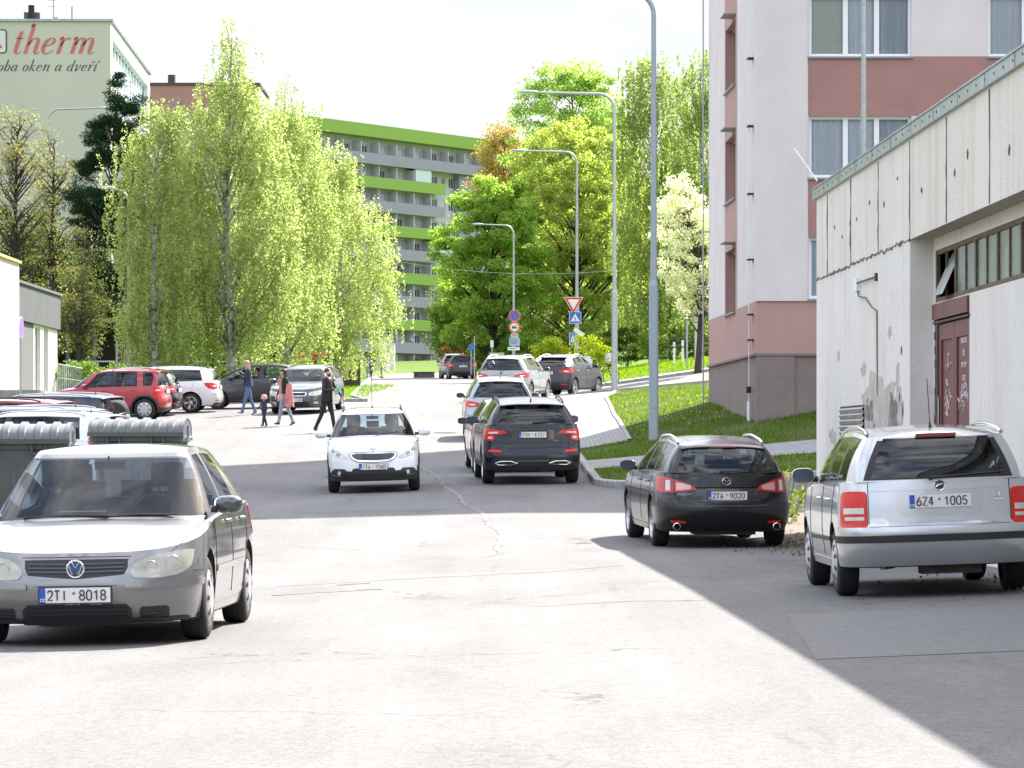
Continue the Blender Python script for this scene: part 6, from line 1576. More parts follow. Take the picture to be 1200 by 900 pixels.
def tree(name, label, px, D, ytop, ybot, prof_, leaf, bark=M_bark, n=30000, lsize=.10, clumps=120, cs=.5, seed=1, trunk_r=.14, droop=0., lean=0., limbs=40, elong=1., base=None, group=None, flat=False, asp=.62, sparse=0., trunktop=.92, cat='tree', kind=None, gap=0):
    """prof_: list of (image row, half width in px, centre offset px) read top to bottom"""
    r_ = np.random.default_rng(seed); x0 = P(px, 0, D); z0 = G(x0, D)+.05; 
    e = empty(name, (x0, D, z0), label=label, cat=cat, group=group); k = D/4500.
    if kind: e['kind'] = kind
    zt = (520-ytop)*k+CAMH-z0; zb = (520-ybot)*k+CAMH-z0
    rows = np.array([((520-y)*k+CAMH-z0, hw*k, off*k) for y, hw, off in prof_])[::-1]
    Rz = lambda z: np.interp(z, rows[:, 0], rows[:, 1]); Cz = lambda z: np.interp(z, rows[:, 0], rows[:, 2])
    # clump centres, density proportional to cross section
    zs_ = np.linspace(rows[0, 0], rows[-1, 0], 200); wgt = Rz(zs_)**1.3+.12; cz = r_.choice(zs_, clumps, p=wgt/wgt.sum())+r_.normal(0, .05, clumps)
    rad = Rz(cz)*np.sqrt(r_.uniform(.05, 1.0, clumps))*.93; th_ = r_.uniform(0, 2*math.pi, clumps)
    cx = Cz(cz)+rad*np.cos(th_); cy = rad*np.sin(th_)*(.8 if not flat else .5)
    C_ = np.stack([cx, cy, cz], 1)
    # trunk and limbs
    mb = MB(); h = zt*trunktop; tp = []
    for i in range(11):
        f = i/10; tp.append((Cz(max(h*f, rows[0, 0]))*f*.9+lean*f+.06*math.sin(f*7+seed), .05*math.cos(f*5+seed), h*f-.1*(1-f)))
    tp = [Vector(p) for p in tp]
    mb.tube(tp, [trunk_r*(1.25 if i == 0 else 1)*(1-.9*i/10)+.01 for i in range(11)], 9)
    def trunkp(z):
        f = min(1, max(0, z/h))*10; i = min(9, int(f)); return tp[i].lerp(tp[i+1], f-i)
    sel = r_.permutation(clumps)[:limbs]
    for j in sel:
        c = Vector(C_[j]); dist = math.hypot(c.x, c.y); s0 = trunkp(max(.12*h, c.z-dist*(.9 if droop < .3 else 1.1)-.3))
        end = c+Vector((0, 0, .5*droop)); mid = s0.lerp(end, .5)+Vector((r_.normal(0, .1), r_.normal(0, .1), .12*dist*(1 if droop else .4)))
        q1 = s0.lerp(mid, .5)+Vector((r_.normal(0, .05), r_.normal(0, .05), 0)); rr0 = trunk_r*.38*(1-.6*c.z/max(h, .1))+.008
        pts = [s0, q1, mid, mid.lerp(end, .6), end]; mb.tube(pts, [rr0, rr0*.75, rr0*.5, rr0*.3, rr0*.12+.003], 5, cap=False)
        for t_ in range(3 if not sparse else 8):
            a0 = pts[r_.integers(1, 4)]; d_ = Vector(r_.normal(0, 1, 3)).normalized()*min(1.2, .35+dist*.3); d_.z = abs(d_.z)*.7-.9*droop*abs(d_.z)
            mb.tube([a0, a0+d_*.5+Vector((0, 0, .05)), a0+d_], [rr0*.35, rr0*.22, .004], 4, cap=False)
    mb.build('trunk', bark, e, smooth=60)
    # leaves
    per = r_.multinomial(n, (lambda w_: w_/w_.sum())(r_.uniform(.5, 1.5, clumps)))
    pts = []
    for j in range(clumps):
        m_ = per[j]; 
        if m_ == 0: continue
        c = C_[j]; sc = cs*r_.uniform(.6, 1.3)
        if droop:
            # hanging strands
            ns_ = max(2, int(m_/22)); sx = c[0]+r_.normal(0, sc*.55, ns_); sy = c[1]+r_.normal(0, sc*.55, ns_); sz = c[2]+r_.normal(0, sc*.3, ns_); ln = r_.uniform(.5, 1.7, ns_)*droop*elong
            id_ = r_.integers(0, ns_, m_); t = r_.uniform(0, 1, m_)
            pts.append(np.stack([sx[id_]+r_.normal(0, .045, m_)+.10*t*np.sin(id_), sy[id_]+r_.normal(0, .045, m_), sz[id_]-t*ln[id_]], 1))
        else:
            q = r_.normal(0, 1, (m_, 3)); q /= np.linalg.norm(q, axis=1)[:, None]; q *= (r_.uniform(0, 1, m_)**.45)[:, None]
            # sub-clumps for a bumpy surface
            pts.append(c+q*np.array([sc, sc, sc*.62*elong])+r_.normal(0, .05, (m_, 3)))
    Pp = np.concatenate(pts); zmin = .4; Pp = Pp[Pp[:, 2] > zmin]
    if gap:
        cut = (Pp[:, 1] < .3) & (np.abs(Pp[:, 0]-np.interp(Pp[:, 2], [0, h], [0, tp[-1].x])) < gap) & (Pp[:, 2] < .62*h) & (r_.uniform(0, 1, len(Pp)) < .8); Pp = Pp[~cut]
    leafmesh('crown', Pp, lsize, leaf, e, seed, asp, droop*.6)
    return e
Lb = leaf_mat('leaf_birch', (.20, .26, .08), (.34, .40, .15), .58, (.44, .46, .24))
Lb2 = leaf_mat('leaf_birch_b', (.14, .23, .04), (.25, .34, .07), .55)
Lpine = leaf_mat('needle_pine', (.012, .035, .018), (.03, .06, .028), .12)
Lsp = leaf_mat('leaf_sparse', (.19, .19, .07), (.28, .28, .10), .5)
Lmap = leaf_mat('leaf_maple', (.18, .28, .05), (.30, .42, .10), .6)
Lyel = leaf_mat('leaf_yellowgreen', (.25, .31, .07), (.39, .44, .13), .6)
Lred = leaf_mat('leaf_reddish', (.26, .19, .06), (.38, .34, .10), .5, (.40, .18, .08))
Ltall = leaf_mat('leaf_fresh', (.22, .33, .08), (.34, .45, .14), .6)
Lrb = leaf_mat('leaf_birch_far', (.19, .25, .07), (.29, .35, .12), .58)
Lblo = leaf_mat('blossom', (.58, .60, .36), (.76, .76, .56), .5, (.34, .44, .14))
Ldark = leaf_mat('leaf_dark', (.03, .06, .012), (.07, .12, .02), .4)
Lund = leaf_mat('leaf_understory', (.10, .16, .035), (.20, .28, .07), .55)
Lbush = leaf_mat('leaf_bush', (.20, .27, .03), (.32, .36, .05), .5)
GB = 'birches beyond the parked cars'
tree('birch', 'tallest birch with a white trunk and drooping spring leaves behind the pedestrians', 270, 141, 22, 425,
     [(20, 4, -3), (50, 14, 0), (95, 28, -3), (112, 58, 0), (150, 84, -3), (200, 98, -6), (260, 105, -8), (340, 108, -8), (385, 70, -10), (412, 25, -10)], Lb, M_birch, 110000, .098, 600, .52, 1, .21, 1.0, limbs=70, trunktop=.95, group=GB, gap=.34)
tree('birch', 'bright birch hanging over the white estate car, left of the tallest birch', 181, 138, 108, 420,
     [(108, 10, 12), (140, 32, 8), (200, 46, 0), (300, 50, 2), (400, 46, 4), (425, 20, 0)], Lb, M_birch, 46000, .095, 280, .5, 2, .13, .9, limbs=40, group=GB, gap=.2)
tree('birch', 'birch crown filling the gap right of the tallest birch', 338, 152, 100, 425,
     [(98, 10, -5), (115, 30, -5), (150, 52, -3), (280, 62, 5), (380, 60, 0), (420, 38, 0)], Lb, M_birch, 52000, .10, 320, .46, 3, .15, 1.0, limbs=36, group=GB)
tree('birch', 'pale yellow green birch nearest to the green balcony building', 398, 168, 165, 428,
     [(160, 12, -18), (190, 34, -12), (250, 62, -4), (340, 76, 0), (400, 66, 0), (428, 30, 5)], leaf_mat('leaf_birch_pale', (.27, .33, .11), (.40, .45, .19), .58), M_birch, 56000, .105, 320, .48, 4, .16, 1.1, limbs=36, group=GB)
# black pine
tree('pine_tree', 'dark pine standing in front of the painted gable', 142, 176, 86, 400,
     [(86, 6, 2), (110, 22, -2), (150, 40, -8), (190, 45, -12), (230, 55, -15), (290, 48, -14), (340, 30, -8)], Lpine, M_bark, 75000, .19, 190, .52, 5, .24, 0, limbs=70, elong=.9, asp=.16)
TL = 'thinly leaved trees at the left edge'
tree('tree', 'thinly leaved tree with many bare branches at the far left edge', 20, 172, 130, 410, [(128, 15, 0), (170, 42, 0), (250, 55, 0), (340, 45, 0), (400, 20, 0)], Lsp, M_bark, 6500, .10, 130, .6, 6, .22, 0, limbs=110, sparse=1, group=TL)
tree('tree', 'thinly leaved tree with a yellow green top left of the pine', 62, 178, 150, 420, [(148, 10, 0), (190, 30, 0), (260, 42, 0), (350, 40, 0), (410, 20, 0)], Lsp, M_bark, 5500, .10, 120, .6, 7, .2, 0, limbs=100, sparse=1, group=TL)
tree('tree', 'small twiggy tree in the shade beside the grey fascia building', 92, 168, 270, 430, [(265, 15, 5), (310, 32, 8), (370, 38, 10), (420, 20, 5)], leaf_mat('leaf_olive', (.09, .10, .04), (.17, .18, .06), .4), M_bark, 7000, .09, 90, .5, 8, .12, 0, limbs=80, sparse=1, group=TL)
tree('tree', 'small forked tree with a dark trunk behind the white estate car', 217, 146, 300, 430, [(300, 15, 0), (340, 36, -4), (385, 44, -6), (410, 30, 0)], Lb2, M_bark, 9000, .09, 80, .4, 9, .13, .5, limbs=24)
tree('tree', 'dark leafy tree beside the big birch trunk', 252, 148, 310, 440, [(320, 20, 0), (370, 38, 0), (410, 40, 0), (425, 25, 0)], Lund, M_bark, 9000, .09, 80, .4, 10, .14, 0, limbs=20)
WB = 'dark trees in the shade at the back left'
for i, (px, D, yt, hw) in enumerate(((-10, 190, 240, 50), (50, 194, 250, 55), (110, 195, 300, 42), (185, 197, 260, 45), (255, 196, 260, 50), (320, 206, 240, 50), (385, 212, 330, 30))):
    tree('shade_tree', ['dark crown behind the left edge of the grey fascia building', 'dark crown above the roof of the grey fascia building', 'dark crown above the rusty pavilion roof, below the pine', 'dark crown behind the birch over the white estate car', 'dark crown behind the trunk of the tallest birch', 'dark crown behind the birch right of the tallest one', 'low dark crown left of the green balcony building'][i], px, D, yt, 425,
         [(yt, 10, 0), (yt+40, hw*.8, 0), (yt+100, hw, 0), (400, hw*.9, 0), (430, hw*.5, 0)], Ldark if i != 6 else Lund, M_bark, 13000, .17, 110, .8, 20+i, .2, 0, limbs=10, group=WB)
# right hand group
tree('maple_tree', 'round bright green maple left of the street lamps', 576, 244, 208, 425, [(206, 18, 3), (228, 52, 5), (275, 76, 5), (340, 80, 2), (385, 66, 0), (420, 36, 0)], Lmap, M_bark, 70000, .18, 300, .66, 31, .28, 0, limbs=70, elong=1.0)
tree('tree', 'tree with reddish brown spring leaves rising behind the maple', 590, 272, 148, 420, [(148, 12, 3), (175, 34, 0), (215, 44, 0), (260, 36, 0), (300, 14, 0)], Lred, M_bark, 22000, .16, 150, .8, 32, .2, 0, limbs=60, sparse=1, elong=1.3)
tree('tree', 'wide yellow green tree directly behind the give way sign', 676, 248, 142, 420, [(140, 30, -5), (160, 66, -5), (220, 88, 0), (300, 90, 0), (370, 76, 0), (410, 50, 0)], Lyel, M_bark, 80000, .18, 400, .68, 33, .34, 0, limbs=100, elong=1.0)
tree('tree', 'tall fresh green tree rising above the yellow green one', 672, 264, 80, 420, [(78, 30, -5), (95, 58, -4), (140, 80, 0), (240, 88, 0), (350, 60, 0)], Ltall, M_bark, 80000, .19, 520, .75, 34, .3, 0, limbs=80, elong=1.0)
tree('birch', 'tall feathery birch just right of the nearest lamp post', 768, 208, 68, 420, [(64, 22, -4), (85, 40, -2), (150, 52, 0), (240, 52, 0), (340, 50, 0), (410, 30, 0)], Lrb, M_birch, 60000, .14, 330, .7, 35, .16, 1.3, limbs=30, group='tall birches beside the apartment block')
tree('birch', 'tall feathery birch touching the edge of the apartment block', 822, 200, 56, 420, [(54, 14, 0), (80, 28, 0), (160, 40, 0), (260, 44, 0), (400, 34, 0)], Lrb, M_birch, 50000, .14, 280, .7, 36, .16, 1.3, limbs=30, group='tall birches beside the apartment block')
tree('blossom_tree', 'small tree in pale cream blossom beside the apartment block', 819, 152, 206, 400, [(203, 8, -25), (230, 30, -20), (270, 50, -8), (310, 54, -2), (345, 40, 0), (370, 20, 0)], Lblo, M_bark, 19000, .10, 190, .36, 37, .13, 0, limbs=70, sparse=1)
WR = 'trees filling the back of the park on the right'
for i, (px, D, yt, hw, lf) in enumerate(((540, 285, 300, 38, Lund), (622, 288, 175, 48, Ltall), (650, 292, 230, 60, Lund), (715, 284, 130, 58, Ltall), (765, 254, 230, 48, Lrb), (815, 258, 240, 45, Lund), (860, 240, 230, 40, Lrb))):
    tree('park_tree', ['low dark tree at the left foot of the maple', 'fresh green tree filling the gap between the maple and the yellow tree', 'dark tree low behind the give way sign', 'fresh green tree behind the second nearest lamp post', 'dark tree behind the nearest lamp post', 'dark tree behind the blossom tree', 'park tree mostly hidden by the apartment block'][i], px, D, yt, 425,
         [(yt, 10, 0), (yt+40, hw*.8, 0), (yt+100, hw, 0), (400, hw*.95, 0), (425, hw*.6, 0)], lf, M_bark, 26000, .2, 200, 1.0, 50+i, .22, 0, limbs=14, group=WR)
BG = 'low bushes along the park edge'
for i, (px, D, yt, hw, lf, lb) in enumerate(((690, 176, 395, 26, Lbush, 'bright yellow green bush behind the bicycle'), (646, 186, 398, 22, Lbush, 'bright bush behind the grey sloping suv roof'), (612, 246, 398, 26, Lund, 'low green bush at the foot of the round signs'), (572, 247, 395, 26, Lund, 'low green bush under the maple'),
        (540, 268, 384, 22, leaf_mat('leaf_redbush', (.13, .05, .03), (.2, .12, .04), .4), 'small reddish bush left of the maple'), (735, 205, 385, 36, Ldark, 'dark bush right of the second lamp post'), (785, 200, 385, 36, Ldark, 'dark bush left of the blossom tree trunk'), (835, 196, 385, 30, Ldark, 'dark bush right of the blossom tree trunk'),
        (110, 160, 428, 60, Lund, 'low hedge in the shade behind the red car'), (200, 158, 430, 50, Ldark, 'low dark hedge behind the white estate car'), (300, 162, 425, 40, Lund, 'low bush behind the dark saloon'))):
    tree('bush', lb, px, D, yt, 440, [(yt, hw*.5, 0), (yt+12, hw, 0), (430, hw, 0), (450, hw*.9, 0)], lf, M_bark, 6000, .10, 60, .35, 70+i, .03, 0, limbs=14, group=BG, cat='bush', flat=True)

# grass blades on the bank, the lawns and the verges
def blades(name, regs, hgt, m, seed, wd=.012):
    r_ = np.random.default_rng(seed); Ps = []
    for (n, x0, x1, y0, y1, off) in regs:
        x = r_.uniform(0, 1, n); y = r_.uniform(y0, y1, n)
        lo = np.array([(Rr(v)+.2 if x0 is None else (PR(v)+.15 if x0 == 'P' else x0)) for v in y]); X = lo+(x1-lo)*x
        keep = r_.uniform(0, 1, n) < (.55+.45*np.sin(X*2.1+seed)*np.sin(y*.9)); X, y = X[keep], y[keep]
        Ps.append(np.array([(a, b, G(a, b)+off) for a, b in zip(X, y)]))
    Pp = np.concatenate(Ps); n = len(Pp); h = hgt*r_.uniform(.5, 1.4, n); a = r_.uniform(0, 2*math.pi, n); ln = r_.normal(0, .45, (n, 2))*h[:, None]
    V = np.empty((n, 3, 3)); d = np.stack([np.cos(a), np.sin(a), 0*a], 1)*wd; V[:, 0] = Pp-d; V[:, 1] = Pp+d; V[:, 2] = Pp; V[:, 2, 2] += h; V[:, 2, :2] += ln
    me = bpy.data.meshes.new(name); me.vertices.add(n*3); me.vertices.foreach_set('co', V.astype(np.float32).ravel()); me.loops.add(n*3); me.loops.foreach_set('vertex_index', np.arange(n*3, dtype=np.int32)); me.polygons.add(n)
    me.polygons.foreach_set('loop_start', np.arange(0, n*3, 3, dtype=np.int32)); me.polygons.foreach_set('loop_total', np.full(n, 3, dtype=np.int32)); me.materials.append(m); me.update(calc_edges=True)
    o = bpy.data.objects.new(name, me); COL.objects.link(o); tag(o, kind='stuff'); return o
Lgr = leaf_mat('grass_blade', (.05, .105, .016), (.13, .21, .035), .45, (.24, .25, .09))
Lgr2 = leaf_mat('grass_blade_light', (.10, .19, .02), (.20, .30, .035), .45)
tag(blades('grass', [(16000, None, 7, 70.3, 78.7, .07), (26000, None, 9, 83.7, 91.3, .07), (60000, 'P', 8.5, 91.3, 137, .07)], .075, Lgr, 3), 'short spring grass on the bank beside the apartment block', 'grass')
tag(blades('grass', [(40000, .9, 14, 154.4, 205, .09), (3500, -12.2, -9.6, 97, 107.5, .12), (12000, -20, -5.2, 133.5, 175, .09), (3000, -7.2, -4.8, 40, 61.5, .10)], .11, Lgr2, 4, .02), 'bright sunlit grass in the park and on the verges', 'grass')
Lyf = leaf_mat('dandelion', (.5, .42, .02), (.6, .5, .05), .3)
tag(blades('dandelions', [(600, 3, 8.5, 94, 130, .1), (500, 2, 12, 156, 190, .14)], .05, Lyf, 5, .03), 'yellow dandelion heads scattered in the grass', 'flowers')
# leafy weed at the corner of the old garage, and ivy litter
e = empty('weed', (4.15, 58.3, road_z(4.15, 58.3)), label='small leafy weed at the corner of the old garage between the two right hand cars', cat='plant')
pts = np.concatenate([np.array([rng.normal(0, .22), rng.normal(0, .2), abs(rng.normal(.25, .18))])+rng.normal(0, .05, (8, 3)) for _ in range(34)]); pts = pts[pts[:, 2] > .01]
leafmesh('foliage', pts, .07, leaf_mat('leaf_weed', (.10, .16, .03), (.26, .26, .06), .4), e, 3, .8)
mb = MB()
for k in range(12): a = rng.normal(0, .18, 2); mb.tube([(a[0]*.3, a[1]*.3, 0), (a[0]*.7, a[1]*.7, .3), (a[0]*1.3, a[1]*1.3, .65)], .006, 4)
mb.build('stem', M_bark, e)
tag(sheet('dirt_strip', yrange(46, 62, 1), lambda y: 3.75+(.5 if y < 50 else 0), lambda y: 4.7, road_z, M_dirt, 6, .006))
lm_ = leaf_mat('dry_leaf', (.10, .07, .045), (.24, .19, .14), .2)
n = 1500; X = np.concatenate([rng.normal(3.9, .4, 500), rng.normal(4.7, .4, 250)]); Y = np.concatenate([rng.normal(50.5, 2.6, 500), rng.normal(34, 1.6, 250)])
pts = np.array([(a, b, road_z(a, b)+.012+abs(rng.normal(0, .008))) for a, b in zip(X, Y) if a < 5.2-.018*b+.0])
o = leafmesh('leaf_litter', pts, .04, lm_, None, 9, .7); tag(o, 'dry brown leaf litter under the cars along the garage wall', 'leaf litter', kind='stuff')
# ================================================================== STREET FURNITURE
def lamp_post(px, D, top, arm_px, lab, arm_drop=0., r=.085, joint=3.6, head=True, m=None, name='street_lamp', side=-1, group='street lamps climbing the hill'):
    x = P(px, 0, D); z0 = G(x, D); H_ = (520-top)*D/4500.+CAMH-z0; e = empty(name, (x, D, z0), label=lab, cat='street lamp', group=group)
    arm = abs(px-arm_px)*D/4500.; mb = MB(); mm = m or M_galv
    mb.tube([(0, 0, -.1), (0, 0, joint)], [r, r*.92], 16); mb.tube([(0, 0, joint), (0, 0, joint+.12)], [r*.92, r*.68], 16)
    rb = .55
    arc = [(0, 0, joint+.12), (0, 0, H_-rb)]+[(side*(rb-rb*math.cos(t)), 0, H_-rb+rb*math.sin(t)) for t in np.linspace(.2, math.pi/2, 7)]+[(side*arm*.98, 0, H_+.05+arm_drop)]
    mb.tube(arc, [r*.68, r*.5]+[r*.48]*7+[r*.38], 12); mb.box((0, -r*.95, 1.0), (.09, .02, .34))
    mb.build('pole', mm, e, smooth=50)
    if head:
        hb = MB(); rows = []
        for i, (dx, w_, h_) in enumerate(((0, .05, .05), (.12, .12, .08), (.35, .15, .09), (.6, .12, .06), (.68, .05, .03))):
            rows.append([(side*(arm-.05+dx), w_*math.cos(t), H_+.05+arm_drop+h_*math.sin(t)*(1 if math.sin(t) > 0 else .35)) for t in np.linspace(0, 2*math.pi, 13)])
        hb.grid(rows); ho = hb.build('lamp_head', M_paintgrey, e, smooth=50)
        g = MB(); g.box((side*(arm+.3), 0, H_+.02+arm_drop), (.42, .2, .03)); g.build('lens', M_lampw, ho)
    return e
lamp_post(766, 89.5, -10, 742, 'tall blue grey street lamp standing on the grass bank near the apartment block', r=.115, m=M_paintgrey, joint=3.7)
lamp_post(720, 137, 110, 628, 'street lamp with a long straight arm and rough pole behind the nearest lamp', r=.11)
lamp_post(676, 178, 178, 615, 'street lamp carrying the give way and pedestrian crossing signs', r=.11)
lamp_post(602, 232, 264, 565, 'farthest street lamp, carrying the two round signs', r=.10)
lamp_post(151, 151, 222, 134, 'grey street lamp half hidden by the birch leaves at left', r=.10, group=None)
lamp_post(57, 192, 128, 116, 'pale street lamp arm in front of the painted gable', r=.10, side=1, group=None)
e = lamp_post(1012, 73, -60, 960, 'galvanised lamp pole rising behind the old garage roof', r=.085, group=None)
mb = MB(); 
# signs ------------------------------------------------------------
M_sw = mat('sign_white', (.72, .72, .72), .4); M_srd = mat('sign_red', (.62, .03, .04), .4); M_sbl = mat('sign_blue', (.03, .13, .55), .4); M_sbk = mat('sign_black', (.03, .03, .03), .5)
def sg(lab, name, px, py, D, build, cat='road sign', group=None, dx=0):
    x = P(px, 0, D); e = empty(name, (x, D-.16, (520-py)*D/4500.+CAMH), label=lab, cat=cat, group=group); build(e); return e
def poly(mb, pts, y, mi): 
    n = len(pts); mb.add([(a, y, b) for a, b in pts]+[(a, y+.02, b) for a, b in pts], [tuple(range(n)), tuple(range(2*n-1, n-1, -1))]+[(i, (i+1) % n, n+(i+1) % n, n+i) for i in range(n)], mi)
def circ(r, n=32): return [(r*math.cos(2*math.pi*i/n), r*math.sin(2*math.pi*i/n)) for i in range(n)]
def b_tri(e):
    mb = MB(); T = lambda s: [(-.5*s, .29*s), (0, -.577*s), (.5*s, .29*s)]
    poly(mb, T(.92), 0, 0); poly(mb, T(.84), -.004, 1); poly(mb, T(.54), -.008, 0); mb.build('panel', [M_sw, M_srd], e)
def b_ped(e):
    mb = MB(); s = .28; poly(mb, [(-s, -s), (s, -s), (s, s), (-s, s)], 0, 0); s = .26; poly(mb, [(-s, -s), (s, -s), (s, s), (-s, s)], -.004, 1)
    poly(mb, [(-.21, -.18), (.21, -.18), (0, .19)], -.008, 0)
    for a in ([(-.015, -.01), (.02, -.01), (.015, -.08), (-.02, -.08)], [(-.02, -.075), (0, -.075), (-.045, -.16), (-.065, -.16)], [(0, -.075), (.02, -.075), (.06, -.16), (.04, -.16)], [(-.06, -.06), (0, -.015), (.05, -.07), (0, -.03)]): poly(mb, a, -.012, 2)
    poly(mb, [(p[0]*.022, p[1]*.022+.02) for p in circ(1, 10)], -.012, 2)
    for k in range(-3, 4): poly(mb, [(k*.05-.012, -.178), (k*.05+.012, -.178), (k*.05+.009, -.160), (k*.05-.009, -.160)], -.012, 2)
    mb.build('panel', [M_sw, M_sbl, M_sbk], e)
def b_nopark(e):
    mb = MB(); poly(mb, circ(.35), 0, 0); poly(mb, circ(.335), -.004, 1); poly(mb, circ(.265), -.008, 2)
    a = R(-45); c, s_ = math.cos(a), math.sin(a); q = [(-.28, -.03), (.28, -.03), (.28, .03), (-.28, .03)]; poly(mb, [(x*c-z*s_, x*s_+z*c) for x, z in q], -.012, 1); mb.build('panel', [M_sw, M_srd, M_sbl], e)
def b_notruck(e):
    mb = MB(); poly(mb, circ(.35), 0, 0); poly(mb, circ(.335), -.004, 1); poly(mb, circ(.25), -.008, 0)
    for (a, b, c, d) in ((-.16, -.06, .02, .04), (.04, -.06, .15, .02)): poly(mb, [(a, b), (c, b), (c, d), (a, d)], -.012, 2)
    poly(mb, [(-.17, .05), (-.12, .05), (.13, .10), (.11, .12)], -.012, 2)
    for cx in (-.1, -.02, .1): poly(mb, [(cx+p[0]*.03, -.08+p[1]*.03) for p in circ(1, 12)], -.012, 2)
    mb.build('panel', [M_sw, M_srd, M_sbk], e)
def b_plate(w_, h_, m1=M_sw, bars=0, border=None):
    def f(e):
        mb = MB(); poly(mb, [(-w_, -h_), (w_, -h_), (w_, h_), (-w_, h_)], 0, 0)
        if border: poly(mb, [(-w_+.02, -h_+.02), (w_-.02, -h_+.02), (w_-.02, h_-.02), (-w_+.02, h_-.02)], -.004, 1)
        for k in range(bars):
            z = h_-.08-k*(2*h_-.12)/max(1, bars); poly(mb, [(-w_*.75, z-.014), (w_*(.4+.3*(k % 2)), z-.014), (w_*(.4+.3*(k % 2)), z+.014), (-w_*.75, z+.014)], -.008, 2)
        mb.build('panel', [m1, border or m1, M_sbk], e)
    return f
sg('red and white give way triangle on the third lamp post', 'give_way_sign', 672, 355, 178, b_tri)
sg('blue pedestrian crossing sign under the give way triangle', 'crossing_sign', 674, 372.5, 178, b_ped)
e = sg('white arrow shaped plate turned sideways below the crossing sign', 'street_name_sign', 678.5, 389.5, 178, b_plate(.28, .09)); e.rotation_euler = (0, R(32), 0)
e = sg('small blue sign turned away beside the third lamp post', 'crossing_sign', 671, 397, 179, b_ped); e.rotation_euler = (0, 0, R(55)); e.scale = (.9, 1, 1)
sg('round blue no parking sign, topmost on the farthest lamp post', 'no_parking_sign', 603, 370, 232, b_nopark)
sg('round white sign with red rim under the no parking sign', 'vehicle_ban_sign', 603, 383.5, 232, b_notruck)
sg('small pale plate under the round signs', 'supplement_plate', 603, 393.5, 232, b_plate(.24, .13, mat('sign_grey', (.45, .45, .45), .5), 1))
sg('pale blue information plate under the round signs', 'info_sign', 603, 400.8, 232, b_plate(.33, .24, mat('sign_paleblue', (.32, .42, .62), .4), 3, None))
sg('narrow white plate lowest under the round signs', 'supplement_plate', 602, 408.7, 232, b_plate(.36, .1, M_sw, 1))
e = sg('low white notice board with dark marks left of the round signs', 'notice_board', 582, 417, 215, b_plate(.42, .17, mat('board_pale', (.55, .5, .52), .5), 2))
mb = MB(); mb.tube([(-.35, .03, .1), (-.35, .03, -1.6)], .03, 6); mb.tube([(.35, .03, .1), (.35, .03, -1.6)], .03, 6); mb.build('post', M_galv, e)
e = sg('small blue sign on a thin post at the left edge of the maple', 'parking_sign', 552, 407, 226, b_plate(.13, .2, M_sbl)); mb = MB(); mb.tube([(0, .03, .1), (0, .03, -1.6)], .03, 6); mb.build('post', M_galv, e)
e = sg('small pale sign on a thin post left of the farthest lamp', 'traffic_sign', 576.5, 403, 220, b_plate(.09, .2)); mb = MB(); mb.tube([(0, .03, .1), (0, .03, -1.6)], .03, 6); mb.build('post', M_galv, e)
# small blue sign on a post by the grey fascia building
e = sg('blue round sign seen edge on, on a thin post before the white wall', 'round_sign', 26, 384, 118, lambda q: None); e.rotation_euler = (0, 0, R(84))
mb = MB(); poly(mb, circ(.33), 0, 0); poly(mb, circ(.31), -.004, 1); mb.build('panel', [M_sw, mat('sign_violet', (.25, .15, .4), .4)], e)
mb = MB(); mb.tube([(0, .03, .4), (0, .03, -2.4)], .03, 8); mb.build('post', M_galv, e)
# thin posts in the park on the right
for i, (px, D, yt, yb, r, lb, m_) in enumerate(((817, 158, 360, 412, .11, 'thick pale post beside the blossom tree trunk', mat('post_pale', (.5, .5, .48), .8)), (805, 160, 368, 415, .04, 'thin grey metal post left of the blossom tree', M_galv), (800, 172, 400, 414, .05, 'short white post of the park railing', M_white), (790, 172, 402, 414, .05, 'shortest white post, leftmost of the park railing', M_white),
        (137, 146, 400, 445, .04, 'thin pale post behind the red car', M_galv), (556, 200, 395, 425, .03, 'thin post at the left foot of the maple', M_galv))):
    x = P(px, 0, D); z0 = (520-yb)*D/4500.+CAMH; mb = MB(); h = (yb-yt)*D/4500.; mb.tube([(0, 0, min(0, G(x, D)-z0)-.1), (0, 0, h)], r, 10); mb.tube([(0, 0, h), (0, 0, h+.04)], [r*1.25, r*1.1], 10)
    o = mb.build('post', m_, loc=(x, D, z0)); tag(o, lb, 'post')
mb = MB(); x = P(784, 0, 171); mb.tube([(0, 0, 0), (1.5, 0, .05)], .04, 6); mb.tube([(0, 0, -.35), (1.5, 0, -.3)], .03, 6)
for k in range(5): mb.tube([(k*.37, 0, -.9), (k*.37, 0, .02)], .02, 6)
tag(mb.build('railing', M_iron, loc=(x, 171, (520-398)*171/4500+CAMH)), 'dark park railing beneath the blossom tree', 'railing')
# overhead wire
mb = MB(); D1 = 175.; pts = [Vector((P(px, 0, D1+(px-535)*.02), D1+(px-535)*.02, (520-(316+3*((px-610)/75)**2*-1+3))*D1/4500+CAMH)) for px in range(440, 722, 8)]
mb.tube(pts, .012, 4); tag(mb.build('overhead_wire', M_galv), 'thin overhead wire crossing in front of the maple', 'wire')

